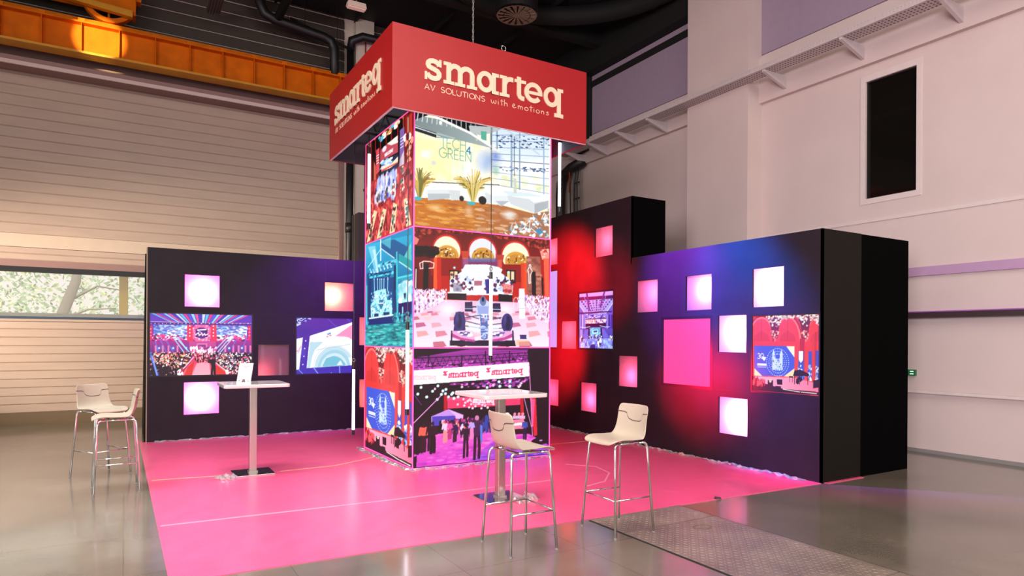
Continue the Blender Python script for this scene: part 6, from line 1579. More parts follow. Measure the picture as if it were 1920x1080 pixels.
["E","ffd8e0",0.008,0.748,0.007,0.011,1,0.5],
["E","ffd8e0",0.008,0.695,0.007,0.01,1,0.5],
["E","ffd8e0",0.009,0.642,0.006,0.01,1,0.5],
["P","e82858",[[0.959,0.818],[0.988,0.818],[0.986,0.567],[0.961,0.567]],1],
["E","ffd8e0",0.973,0.767,0.007,0.011,1,0.5],
["E","ffd8e0",0.973,0.71,0.008,0.011,1,0.5],
["E","ffd8e0",0.973,0.653,0.008,0.011,1,0.5],
["P","ff6aa8",[[0.426,0.822],[0.551,0.825],[0.579,0.776],[0.579,0.598],[0.548,0.554],[0.434,0.553],[0.402,0.602],[0.402,0.772]],1],
["N",["ffb0d8","ffffff","e03880"],70,[[0.407,0.805],[0.574,0.809],[0.571,0.565],[0.411,0.564]],0.012,0.022,1,7,0.7],
["E","5c2888",0.489,0.691,0.059,0.094,1,0],
["P","48207a",[[0.43,0.751],[0.548,0.753],[0.548,0.62],[0.43,0.619]],1],
["L","ffffff",0.018,[[0.449,0.738],[0.531,0.747]],1],
["L","ffd8f0",0.018,[[0.43,0.658],[0.459,0.696],[0.466,0.647],[0.492,0.686],[0.499,0.647],[0.518,0.681],[0.525,0.653],[0.551,0.676]],1],
["L","ffd8f0",0.01,[[0.456,0.729],[0.492,0.691]],1],
["P",["v","a83090","6a2880"],[[-0.0,0.551],[0.994,0.556],[0.995,0.362],[0.0,0.371]],1],
["P","d85098",[[0.369,0.553],[0.631,0.554],[0.632,0.465],[0.369,0.455]],0.7],
["P","f0a0d0",[[0.444,0.521],[0.545,0.521],[0.545,0.449],[0.444,0.449]],0.6],
["P","8a3080",[[0.457,0.499],[0.532,0.499],[0.532,0.454],[0.457,0.455]],1],
["P","e878b0",[[0.046,0.488],[0.064,0.488],[0.064,0.37],[0.047,0.37]],1],
["P","e878b0",[[0.111,0.488],[0.129,0.488],[0.129,0.37],[0.112,0.37]],1],
["P","e878b0",[[0.164,0.488],[0.182,0.488],[0.182,0.369],[0.164,0.369]],1],
["P","e878b0",[[0.249,0.488],[0.267,0.488],[0.267,0.368],[0.249,0.369]],1],
["P","e878b0",[[0.716,0.488],[0.735,0.488],[0.736,0.364],[0.717,0.365]],1],
["P","e878b0",[[0.798,0.488],[0.817,0.488],[0.817,0.364],[0.798,0.364]],1],
["P","e878b0",[[0.853,0.488],[0.872,0.488],[0.872,0.363],[0.853,0.363]],1],
["P","e878b0",[[0.922,0.488],[0.941,0.488],[0.942,0.363],[0.922,0.363]],1],
["P","e878b0",[[0.974,0.488],[0.994,0.488],[0.994,0.362],[0.975,0.362]],1],
["E","4080f0",0.086,0.443,0.035,0.06,0.6,0.9],
["E","e0ffff",0.086,0.443,0.012,0.021,1,0.6],
["E","4080f0",0.217,0.442,0.035,0.061,0.6,0.9],
["E","e0ffff",0.217,0.442,0.012,0.022,1,0.6],
["E","4080f0",0.341,0.444,0.036,0.061,0.6,0.9],
["E","e0ffff",0.341,0.444,0.012,0.022,1,0.6],
["E","4080f0",0.765,0.44,0.038,0.063,0.6,0.9],
["E","e0ffff",0.765,0.44,0.014,0.023,1,0.6],
["E","4080f0",0.896,0.442,0.039,0.064,0.6,0.9],
["E","e0ffff",0.896,0.442,0.014,0.023,1,0.6],
["L","b8e8ff",0.018,[[0.235,0.628],[0.37,0.378]],0.8],
["L","b8e8ff",0.018,[[0.216,0.617],[0.318,0.379]],0.8],
["L","b8e8ff",0.018,[[0.26,0.618],[0.344,0.422]],0.8],
["L","b8e8ff",0.018,[[0.752,0.633],[0.618,0.399]],0.8],
["L","b8e8ff",0.018,[[0.773,0.622],[0.645,0.365]],0.8],
["L","b8e8ff",0.018,[[0.807,0.623],[0.679,0.376]],0.8],
["L","6088f0",0.018,[[0.092,0.595],[0.154,0.38]],0.6],
["L","6088f0",0.018,[[0.141,0.595],[0.249,0.293]],0.6],
["L","6088f0",0.018,[[0.049,0.562],[0.08,0.37]],0.6],
["L","6088f0",0.018,[[0.841,0.601],[0.801,0.465]],0.6],
["L","6088f0",0.018,[[0.945,0.647],[0.911,0.465]],0.6],
["P","180c24",[[0.0,0.36],[0.37,0.378],[0.408,0.356],[0.294,-0.006],[0.002,-0.001]],1],
["P","180c24",[[0.605,0.377],[0.999,0.351],[1.0,-0.032],[0.795,-0.019],[0.632,0.21]],1],
["N",["fff0e8","281028","e0506a","c8a890","181020","ff8898","382038","ffffff","a03050","e8b060"],620,[[0.007,0.371],[0.408,0.378],[0.294,0.01],[0.008,0.009]],0.009,0.022,0.9,8,1],
["N",["fff0e8","281028","e0506a","c8a890","181020","ff8898","382038","ffffff","6078c0"],520,[[0.612,0.371],[0.995,0.362],[1.0,-0.015],[0.802,-0.008],[0.639,0.221]],0.009,0.022,0.9,9,1],
["N",["140a1c"],80,[[0.004,0.233],[0.155,0.144],[0.268,0.098],[0.269,0.0],[0.005,0.004]],0.02,0.04,1,18,1],
["P",["v","e02850","f88098"],[[0.435,0.235],[0.566,0.222],[0.632,0.198],[0.795,-0.019],[0.282,-0.006],[0.422,0.29]],1],
["P","ffb8c8",[[0.448,0.213],[0.566,0.211],[0.58,-0.011],[0.397,-0.004]],0.8],
["P","d82818",[[0.358,0.139],[0.422,0.225],[0.397,-0.004],[0.32,-0.002]],0.8],
["P","d82818",[[0.633,0.165],[0.768,-0.006],[0.607,-0.012]],0.8],
["L","ffc8d0",0.018,[[0.269,0.022],[0.434,0.334]],1],
["L","ffc8d0",0.018,[[0.632,0.198],[0.788,-0.007]],1],
["N",["ffffff","c02040"],70,[[0.262,0.076],[0.319,0.096],[0.307,-0.001],[0.266,0.0]],0.01,0.02,0.6,10,1],
["N",["ffffff","c02040"],60,[[0.727,0.085],[0.795,0.038],[0.795,-0.019],[0.734,-0.005]],0.01,0.02,0.6,11,1],
["N",["d02848","30081c","ff90a8","801030","f0d0e0"],300,[[0.408,0.378],[0.605,0.399],[0.606,0.266],[0.54,0.211],[0.448,0.213],[0.422,0.29]],0.008,0.018,0.5,12,1],
["N",["ffe0f0","e060a0","fff8ff"],70,[[0.376,0.455],[0.632,0.465],[0.632,0.376],[0.376,0.378]],0.014,0.026,0.6,13,1],
["P","2a0c18",[[0.5,0.322],[0.516,0.322],[0.515,0.212],[0.505,0.212]],1],
["E","180810",0.612,0.321,0.017,0.029,1,0],
["P","180810",[[0.569,0.255],[0.632,0.265],[0.626,0.132],[0.589,0.133]],1],
["L","180810",0.036,[[0.599,0.144],[0.59,-0.006]],1],
["L","180810",0.036,[[0.619,0.143],[0.62,-0.007]],1],
["L","180810",0.03,[[0.596,0.244],[0.559,0.211],[0.612,0.199]],1],
["L","4070f0",0.036,[[0.007,0.36],[0.072,0.013]],0.8],
["L","90b8ff",0.018,[[0.022,0.317],[0.069,0.013]],0.8]],
"purple_screen":[["F","4a30b0"],
["P",["v","5c2ca0","3c30b8"],[[-0.006,0.994],[1.0,0.999],[1.005,-0.013],[-0.0,0.009]],1],
["L","7078e8",0.012,[[0.558,0.983],[0.698,0.848]],0.6],
["L","7078e8",0.012,[[0.91,0.991],[0.964,0.939]],0.6],
["E","6060d8",0.13,0.389,0.067,0.18,0.4,0.9],
["E","402898",0.117,0.749,0.225,0.135,0.5,0.9],
["P","c8e0ff",[[-0.005,0.904],[0.044,0.916],[0.085,0.881],[-0.005,0.837]],1],
["N",["a8c8ff","e8f4ff","3028a0"],40,[[-0.006,0.988],[0.261,0.983],[0.15,0.918],[0.017,0.894]],0.01,0.02,1.5,3,1],
["P","ffffff",[[-0.004,0.619],[0.115,0.648],[0.054,0.081],[-0.001,0.077]],1],
["P","ff98c8",[[0.025,0.412],[0.094,0.524],[0.058,0.389],[0.025,0.356]],1],
["P","f0fcff",[[-0.003,0.412],[0.08,0.457],[0.054,0.087],[-0.001,0.082]],0.5],
["L","e84030",0.008,[[0.006,0.409],[0.025,0.409]],1],
["E","b0b8ff",0.164,0.588,0.02,0.021,0.5,0.8],
["E","ffffff",0.164,0.588,0.012,0.013,1,0.3],
["E","b0b8ff",0.148,0.452,0.02,0.02,0.5,0.8],
["E","ffffff",0.148,0.452,0.012,0.012,1,0.3],
["E","b0b8ff",0.134,0.314,0.02,0.02,0.5,0.8],
["E","ffffff",0.134,0.314,0.012,0.012,1,0.3],
["E","b0b8ff",0.118,0.17,0.02,0.02,0.5,0.8],
["E","ffffff",0.118,0.17,0.012,0.012,1,0.3],
["P","fdfeff",[[0.235,0.677],[1.0,0.934],[1.004,0.145],[0.182,0.105]],1],
["P","ff9cc8",[[0.688,0.672],[1.0,0.893],[1.002,0.607],[0.936,0.653],[0.841,0.67]],1],
["P","bfe4f0",[[0.241,0.564],[0.468,0.57],[0.321,0.422],[0.276,0.298],[0.243,0.117],[0.193,0.107]],1],
["P","ffffff",[[0.984,0.375],[0.945,0.421],[0.901,0.461],[0.851,0.492],[0.798,0.515],[0.743,0.529],[0.686,0.534],[0.629,0.529],[0.573,0.515],[0.519,0.493],[0.468,0.462],[0.422,0.424],[0.382,0.379],[0.347,0.328],[0.319,0.272],[0.299,0.213],[0.286,0.152],[0.281,0.089]],1],
["P","cfeaf4",[[0.984,0.301],[0.955,0.349],[0.92,0.392],[0.879,0.427],[0.835,0.456],[0.786,0.477],[0.736,0.49],[0.684,0.494],[0.632,0.49],[0.581,0.477],[0.532,0.457],[0.486,0.429],[0.444,0.394],[0.407,0.353],[0.376,0.307],[0.351,0.256],[0.332,0.203],[0.32,0.147],[0.316,0.09]],1],
["P","a8dcec",[[0.968,0.129],[0.962,0.177],[0.949,0.223],[0.931,0.267],[0.907,0.307],[0.877,0.342],[0.844,0.372],[0.807,0.396],[0.766,0.413],[0.724,0.424],[0.681,0.428],[0.638,0.424],[0.595,0.414],[0.555,0.397],[0.516,0.374],[0.481,0.345],[0.45,0.311],[0.424,0.272],[0.403,0.23],[0.387,0.185],[0.377,0.138],[0.374,0.091]],1],
["P","d8f0f8",[[0.913,0.123],[0.908,0.162],[0.898,0.2],[0.883,0.236],[0.863,0.268],[0.839,0.297],[0.812,0.322],[0.781,0.342],[0.748,0.356],[0.714,0.365],[0.679,0.368],[0.643,0.365],[0.608,0.357],[0.575,0.343],[0.543,0.324],[0.515,0.3],[0.489,0.272],[0.467,0.241],[0.45,0.206],[0.437,0.169],[0.429,0.131],[0.426,0.092]],1],
["P","90d0e4",[[0.865,0.117],[0.861,0.149],[0.852,0.18],[0.84,0.208],[0.825,0.235],[0.805,0.258],[0.783,0.278],[0.759,0.294],[0.733,0.305],[0.705,0.312],[0.676,0.315],[0.648,0.313],[0.62,0.306],[0.593,0.295],[0.567,0.28],[0.544,0.261],[0.524,0.238],[0.506,0.213],[0.492,0.185],[0.482,0.155],[0.475,0.124],[0.473,0.093]],1],
["L","8cc4dc",0.004,[[0.904,0.236],[0.886,0.267],[0.865,0.296],[0.841,0.321],[0.815,0.343],[0.787,0.362],[0.756,0.376],[0.725,0.386],[0.693,0.392],[0.661,0.394],[0.628,0.391],[0.597,0.384],[0.566,0.373],[0.538,0.358],[0.511,0.339],[0.486,0.317],[0.464,0.291],[0.445,0.263],[0.429,0.232],[0.417,0.199],[0.409,0.165],[0.404,0.13]],0.7],
["L","8cc4dc",0.004,[[0.943,0.26],[0.922,0.296],[0.898,0.329],[0.87,0.359],[0.84,0.384],[0.806,0.406],[0.771,0.422],[0.735,0.434],[0.697,0.441],[0.66,0.443],[0.622,0.44],[0.585,0.432],[0.55,0.419],[0.516,0.401],[0.485,0.379],[0.457,0.353],[0.431,0.323],[0.409,0.29],[0.391,0.254],[0.377,0.216],[0.367,0.177],[0.361,0.136]],0.7],
["L","8cc4dc",0.004,[[0.968,0.274],[0.945,0.314],[0.918,0.35],[0.888,0.382],[0.855,0.41],[0.819,0.433],[0.78,0.451],[0.741,0.464],[0.7,0.472],[0.659,0.474],[0.618,0.47],[0.578,0.461],[0.54,0.447],[0.503,0.427],[0.469,0.403],[0.438,0.375],[0.411,0.343],[0.387,0.307],[0.367,0.268],[0.351,0.227],[0.341,0.183],[0.334,0.139]],0.7],
["L","8cc4dc",0.004,[[1.0,0.293],[0.975,0.337],[0.945,0.377],[0.912,0.412],[0.875,0.443],[0.835,0.469],[0.792,0.489],[0.748,0.503],[0.703,0.511],[0.658,0.513],[0.613,0.509],[0.569,0.499],[0.526,0.484],[0.486,0.462],[0.449,0.435],[0.414,0.404],[0.384,0.368],[0.358,0.329],[0.336,0.286],[0.319,0.24],[0.307,0.193],[0.3,0.144]],0.7],
["P","78c8e0",[[0.459,0.136],[0.527,0.273],[0.654,0.317],[0.807,0.258],[0.891,0.153]],1],
["P","ecf8fc",[[0.714,0.15],[0.784,0.241],[0.831,0.151]],1],
["L","9ac0d0",0.007,[[0.355,0.422],[0.561,0.467],[0.747,0.49],[0.96,0.531]],0.8],
["P","4a30b0",[[0.182,0.105],[1.004,0.144],[1.005,-0.013],[-0.0,0.009],[-0.001,0.071],[0.054,0.081]],0.9],
["P","3c30b8",[[-0.001,0.071],[1.004,0.139],[1.005,-0.013],[-0.0,0.009]],1],
["L","80a8f8",0.018,[[0.305,0.11],[0.38,0.007]],1],
["L","80a8f8",0.018,[[0.77,0.131],[0.775,0.002]],1],
["L","80a8f8",0.012,[[0.038,0.087],[0.116,0.007]],1],
["P","6aa8d8",[[0.542,0.719],[0.606,0.743],[0.606,0.708],[0.548,0.691]],1],
["P","ff5030",[[0.527,0.668],[0.56,0.676],[0.56,0.66],[0.531,0.656]],1],
["P","ff5030",[[0.577,0.685],[0.617,0.697],[0.618,0.68],[0.583,0.676]],1],
["E","a0e0ff",0.621,0.013,0.007,0.007,1,0]],
"atrium":[["F","6858d8"],
["P",["v","7868e0","4838b0"],[[-0.012,1.002],[0.987,1.003],[1.006,-0.002],[0.027,-0.005]],1],
["P","d8a0f0",[[-0.008,1.001],[0.987,0.997],[0.988,0.926],[-0.002,0.935]],1],
["P","1c1460",[[-0.002,0.935],[0.988,0.921],[0.989,0.859],[0.004,0.874]],1],
["L","b8c8ff",0.007,[[0.156,0.938],[0.184,0.877]],1],
["L","b8c8ff",0.007,[[0.789,0.936],[0.765,0.875]],1],
["P","a8a8f8",[[0.004,0.874],[0.989,0.864],[0.99,0.782],[0.759,0.605],[0.159,0.633],[0.005,0.781]],1],
["P","3a1c78",[[0.046,0.861],[0.105,0.862],[0.111,0.832],[0.063,0.832]],1],
["P","7838a8",[[0.161,0.862],[0.219,0.862],[0.222,0.833],[0.175,0.833]],1],
["P","4830a0",[[0.274,0.862],[0.331,0.862],[0.332,0.833],[0.285,0.833]],1],
["P","c060c8",[[0.385,0.862],[0.442,0.862],[0.44,0.834],[0.393,0.834]],1],
["P","3a1c78",[[0.495,0.862],[0.551,0.863],[0.546,0.834],[0.5,0.834]],1],
["P","7838a8",[[0.603,0.862],[0.658,0.863],[0.65,0.835],[0.605,0.835]],1],
["P","4830a0",[[0.709,0.862],[0.763,0.863],[0.753,0.835],[0.709,0.835]],1],
["P","c060c8",[[0.813,0.863],[0.867,0.863],[0.855,0.836],[0.811,0.836]],1],
["P","3a1c78",[[0.917,0.863],[0.969,0.863],[0.955,0.836],[0.912,0.836]],1],
["P","4830a0",[[0.102,0.818],[0.157,0.819],[0.163,0.79],[0.119,0.789]],1],
["P","c060c8",[[0.202,0.819],[0.256,0.82],[0.259,0.791],[0.216,0.79]],1],
["P","3a1c78",[[0.301,0.82],[0.354,0.821],[0.355,0.792],[0.312,0.791]],1],
["P","7838a8",[[0.399,0.82],[0.451,0.821],[0.449,0.793],[0.407,0.792]],1],
["P","4830a0",[[0.495,0.821],[0.547,0.822],[0.542,0.794],[0.501,0.793]],1],
["P","c060c8",[[0.59,0.822],[0.641,0.823],[0.634,0.794],[0.593,0.794]],1],
["P","3a1c78",[[0.684,0.822],[0.734,0.823],[0.724,0.795],[0.684,0.795]],1],
["P","7838a8",[[0.776,0.823],[0.826,0.824],[0.813,0.796],[0.774,0.796]],1],
["P","4830a0",[[0.867,0.824],[0.916,0.824],[0.902,0.797],[0.863,0.797]],1],
["P","3a1c78",[[0.158,0.776],[0.208,0.777],[0.214,0.748],[0.175,0.747]],1],
["P","7838a8",[[0.244,0.777],[0.293,0.778],[0.296,0.749],[0.258,0.748]],1],
["P","4830a0",[[0.329,0.778],[0.377,0.779],[0.378,0.75],[0.34,0.75]],1],
["P","c060c8",[[0.413,0.779],[0.461,0.78],[0.458,0.752],[0.421,0.751]],1],
["P","3a1c78",[[0.496,0.78],[0.543,0.781],[0.538,0.753],[0.501,0.752]],1],
["P","7838a8",[[0.577,0.781],[0.624,0.782],[0.617,0.754],[0.58,0.753]],1],
["P","4830a0",[[0.658,0.782],[0.705,0.783],[0.695,0.755],[0.659,0.755]],1],
["P","c060c8",[[0.739,0.783],[0.784,0.784],[0.772,0.757],[0.736,0.756]],1],
["P","3a1c78",[[0.818,0.784],[0.863,0.785],[0.848,0.758],[0.813,0.757]],1],
["P","4830a0",[[0.213,0.733],[0.258,0.735],[0.264,0.706],[0.23,0.705]],1],
["P","c060c8",[[0.285,0.735],[0.33,0.736],[0.333,0.707],[0.299,0.706]],1],
["P","3a1c78",[[0.356,0.736],[0.4,0.738],[0.401,0.709],[0.367,0.708]],1],
["P","7838a8",[[0.426,0.738],[0.47,0.739],[0.468,0.711],[0.435,0.71]],1],
["P","4830a0",[[0.496,0.739],[0.539,0.741],[0.534,0.712],[0.502,0.711]],1],
["P","c060c8",[[0.565,0.74],[0.608,0.742],[0.6,0.714],[0.568,0.713]],1],
["P","3a1c78",[[0.633,0.742],[0.676,0.743],[0.666,0.715],[0.633,0.714]],1],
["P","7838a8",[[0.701,0.743],[0.743,0.745],[0.73,0.717],[0.698,0.716]],1],
["P","4830a0",[[0.768,0.744],[0.809,0.746],[0.794,0.718],[0.763,0.717]],1],
["P","3a1c78",[[0.268,0.691],[0.309,0.693],[0.314,0.664],[0.285,0.663]],1],
["P","7838a8",[[0.326,0.693],[0.366,0.695],[0.369,0.666],[0.34,0.665]],1],
["P","4830a0",[[0.383,0.695],[0.423,0.697],[0.423,0.668],[0.394,0.667]],1],
["P","c060c8",[[0.44,0.696],[0.48,0.698],[0.477,0.67],[0.448,0.668]],1],
["P","3a1c78",[[0.496,0.698],[0.536,0.7],[0.531,0.671],[0.502,0.67]],1],
["P","7838a8",[[0.552,0.7],[0.591,0.701],[0.584,0.673],[0.555,0.672]],1],
["P","4830a0",[[0.608,0.701],[0.646,0.703],[0.636,0.675],[0.608,0.674]],1],
["P","c060c8",[[0.663,0.703],[0.701,0.705],[0.688,0.677],[0.66,0.676]],1],
["P","3a1c78",[[0.717,0.704],[0.755,0.706],[0.74,0.678],[0.712,0.677]],1],
["P","4830a0",[[0.323,0.65],[0.359,0.652],[0.364,0.623],[0.339,0.621]],1],
["P","c060c8",[[0.367,0.652],[0.402,0.654],[0.405,0.625],[0.38,0.623]],1],
["P","3a1c78",[[0.41,0.653],[0.446,0.655],[0.446,0.627],[0.421,0.625]],1],
["P","7838a8",[[0.454,0.655],[0.489,0.657],[0.487,0.629],[0.462,0.627]],1],
["P","4830a0",[[0.497,0.657],[0.532,0.659],[0.527,0.631],[0.502,0.629]],1],
["P","c060c8",[[0.54,0.659],[0.574,0.661],[0.567,0.633],[0.543,0.631]],1],
["P","3a1c78",[[0.582,0.661],[0.617,0.663],[0.607,0.634],[0.582,0.633]],1],
["P","7838a8",[[0.624,0.662],[0.659,0.664],[0.646,0.636],[0.622,0.635]],1],
["P","4830a0",[[0.667,0.664],[0.701,0.666],[0.686,0.638],[0.662,0.637]],1],
["P","382c98",[[0.202,0.995],[0.256,0.995],[0.332,0.682],[0.287,0.672]],1],
["P","382c98",[[0.721,0.994],[0.772,0.994],[0.638,0.724],[0.604,0.72]],1],
["L","e0e8ff",0.01,[[0.005,0.781],[0.196,0.621]],1],
["L","e0e8ff",0.012,[[0.989,0.793],[0.759,0.594]],1],
["P","241868",[[0.007,0.654],[0.958,0.655],[0.958,0.63],[0.007,0.627]],1],
["P","8880f0",[[0.159,0.622],[0.826,0.613],[0.827,0.52],[0.16,0.524]],1],
["N",["c8d0ff","3828a0","a088e8"],70,[[0.178,0.622],[0.809,0.608],[0.793,0.531],[0.179,0.535]],0.01,0.02,2,3,1],
["P","f8d8f8",[[0.161,0.519],[0.81,0.52],[0.811,0.437],[0.18,0.442]],1],
["N",["ff90a0","fff8ff","5040b0"],40,[[0.179,0.513],[0.802,0.51],[0.803,0.437],[0.189,0.448]],0.012,0.024,0.5,4,1],
["L","181050",0.012,[[0.142,0.525],[0.81,0.528]],1],
["P","9080e8",[[0.007,0.616],[0.056,0.614],[0.058,0.362],[0.01,0.352]],1],
["P","c0b8ff",[[0.082,0.614],[0.13,0.612],[0.133,0.362],[0.085,0.351]],1],
["P","9080e8",[[0.147,0.612],[0.194,0.61],[0.197,0.361],[0.149,0.35]],1],
["P","9080e8",[[0.806,0.593],[0.85,0.592],[0.852,0.353],[0.809,0.344]],1],
["P","38289c",[[0.865,0.591],[0.908,0.59],[0.91,0.353],[0.867,0.343]],1],
["P","38289c",[[0.939,0.589],[0.982,0.588],[0.984,0.352],[0.942,0.342]],1],
["P","140c48",[[0.198,0.448],[0.794,0.448],[0.795,0.375],[0.308,0.376],[0.29,0.349],[0.199,0.35]],1],
["L","e8f0ff",0.01,[[0.041,0.384],[0.18,0.37],[0.334,0.394]],1],
["L","e8f0ff",0.01,[[0.625,0.403],[0.778,0.38],[0.895,0.379]],1],
["P","7068e0",[[0.181,0.334],[0.29,0.338],[0.273,0.187],[0.109,0.182]],1],
["P","7068e0",[[0.677,0.34],[0.745,0.344],[0.88,0.198],[0.695,0.188]],1],
["P","181048",[[0.281,0.349],[0.676,0.366],[0.704,0.188],[0.274,0.176]],1],
["P","58b0e8",[[0.326,0.37],[0.633,0.375],[0.644,0.224],[0.327,0.214]],1],
["P","a8f0ff",[[0.389,0.332],[0.573,0.335],[0.574,0.261],[0.39,0.257]],1],
["P","3048a0",[[0.433,0.315],[0.547,0.32],[0.539,0.288],[0.442,0.285]],1],
["L","c0f4ff",0.01,[[0.335,0.316],[0.433,0.363]],1],
["L","c0f4ff",0.01,[[0.522,0.225],[0.64,0.282]],1],
["N",["ffffff","1a1050","a0a8ff"],50,[[0.264,0.241],[0.678,0.24],[0.661,0.167],[0.274,0.16]],0.012,0.02,1,5,1],
["P","8890f0",[[0.034,0.165],[0.963,0.188],[1.004,-0.002],[0.027,-0.005]],1],
["N",["b8e8ff","4838b8","a0a0ff","6858d8","d8f0ff"],110,[[0.025,0.176],[0.979,0.188],[0.998,0.003],[0.036,0.0]],0.012,0.03,0.5,6,0.55],
["P","38248c",[[0.356,0.069],[0.48,0.076],[0.493,-0.004],[0.33,-0.004]],1],
["N",["181050","ffffff"],26,[[0.575,0.145],[0.653,0.156],[0.654,0.051],[0.576,0.05]],0.014,0.024,0.5,7,1],
["N",["181050","f0f4ff"],40,[[0.034,0.209],[0.118,0.209],[0.109,0.132],[0.044,0.132]],0.01,0.02,0.5,8,1],
["N",["181050","f0f4ff"],40,[[0.897,0.208],[0.995,0.208],[0.988,0.157],[0.905,0.167]],0.01,0.02,0.5,9,1],
["P","c8d0ff",[[0.023,0.341],[0.107,0.34],[0.109,0.187],[0.034,0.176]],0.6]]}''')
def paint(name, w, h, gain=1.0):
    SSX = 2; Wd, Hd = w * SSX, h * SSX; img = np.zeros((Hd, Wd, 3)); asp = Wd / Hd
    X = (np.arange(Wd) + .5) / Wd; Y = (np.arange(Hd) + .5) / Hd
    def hx(c): return np.array([int(c[i:i + 2], 16) / 255 for i in (0, 2, 4)])
    def blend(x0, x1, y0, y1, mask, col): sub = img[y0:y1, x0:x1]; sub += mask[..., None] * (col - sub)
    def rng(u0, u1, v0, v1):
        x0, x1 = max(0, int(u0 * Wd) - 1), min(Wd, int(u1 * Wd) + 2); y0, y1 = max(0, int(v0 * Hd) - 1), min(Hd, int(v1 * Hd) + 2)
        return (x0, x1, y0, y1) if x0 < x1 and y0 < y1 else None
    def pmask(pts, r):
        gx, gy = np.meshgrid(X[r[0]:r[1]], Y[r[2]:r[3]]); m = np.zeros(gx.shape, bool); n = len(pts)
        for i in range(n):
            (xa, ya), (xb, yb) = pts[i], pts[(i + 1) % n]
            if ya == yb: continue
            c = ((ya > gy) != (yb > gy)) & (gx < (xb - xa) * (gy - ya) / (yb - ya) + xa); m ^= c
        return m.astype(float), gx, gy
    def poly(c, pts, a):
        us = [p[0] for p in pts]; vs = [p[1] for p in pts]; r = rng(min(us), max(us), min(vs), max(vs))
        if not r: return
        m, gx, gy = pmask(pts, r)
        if isinstance(c, list):
            t = (max(vs) - gy) / (max(vs) - min(vs) + 1e-6) if c[0] == 'v' else (gx - min(us)) / (max(us) - min(us) + 1e-6)
            col = hx(c[1]) + np.clip(t, 0, 1)[..., None] * (hx(c[2]) - hx(c[1]))
        else: col = hx(c)
        blend(*r, m * a, col)
    def line(c, wd, pts, a):
        for (xa, ya), (xb, yb) in zip(pts[:-1], pts[1:]):
            hw = wd / 2; r = rng(min(xa, xb) - hw / asp, max(xa, xb) + hw / asp, min(ya, yb) - hw, max(ya, yb) + hw)
            if not r: continue
            gx, gy = np.meshgrid(X[r[0]:r[1]] * asp, Y[r[2]:r[3]]); dx, dy = (xb - xa) * asp, yb - ya; L = dx * dx + dy * dy + 1e-12
            t = np.clip(((gx - xa * asp) * dx + (gy - ya) * dy) / L, 0, 1); d = np.hypot(gx - xa * asp - t * dx, gy - ya - t * dy)
            blend(*r, np.clip((hw - d) * Hd + .5, 0, 1) * a, hx(c))
    def ell(c, cx, cy, rx, ry, a, soft):
        rx = max(rx, 1e-4); ry = max(ry, 1e-4); r = rng(cx - rx, cx + rx, cy - ry, cy + ry)
        if not r: return
        gx, gy = np.meshgrid(X[r[0]:r[1]], Y[r[2]:r[3]]); d = np.sqrt(((gx - cx) / rx) ** 2 + ((gy - cy) / ry) ** 2)
        m = np.clip((1 - d) / soft, 0, 1) if soft else (d < 1).astype(float)
        blend(*r, m * a, hx(c))
    for o in ART[name]:
        k = o[0]
        if k == 'F': img[:] = hx(o[1])
        elif k == 'P': poly(o[1], o[2], o[3])
        elif k == 'L': line(o[1], o[2], o[3], o[4])
        elif k == 'E': ell(*o[1:])
        elif k == 'N':
            _, cols, n, pts, r0, r1, ax, seed, a = o; rg = random.Random(seed); us = [p[0] for p in pts]; vs = [p[1] for p in pts]; got = 0; tries = 0
            while got < n and tries < n * 12:
                tries += 1; u, v = rg.uniform(min(us), max(us)), rg.uniform(min(vs), max(vs)); ins = False
                for i in range(len(pts)):
                    (xa, ya), (xb, yb) = pts[i], pts[(i + 1) % len(pts)]
                    if (ya > v) != (yb > v) and u < (xb - xa) * (v - ya) / (yb - ya) + xa: ins = not ins
                if not ins: continue
                got += 1; r = rg.uniform(r0, r1); c = rg.choice(cols)
                w_, h_ = r * (ax if ax > 1 else 1) / asp, r / (ax if ax < 1 else 1); q = [(u + w_ * rg.uniform(.6, 1) * math.cos(t), v + h_ * rg.uniform(.6, 1) * math.sin(t)) for t in (0.3, 1.3, 2.6, 3.6, 4.7, 5.6)]
                poly(c, q, a)
        elif k == 'T':
            _, txt, c, p, q, cap, wd, a = o; st, tw = text_strokes(txt)
            for s_ in st: line(c, wd, [(p[0] + x / tw * (q[0] - p[0]), p[1] + x / tw * (q[1] - p[1]) + y * cap) for x, y in s_], a)
    img = img.reshape(h, SSX, w, SSX, 3).mean((1, 3))
    return np.where(img <= .04045, img / 12.92, ((img + .055) / 1.055) ** 2.4) * gain
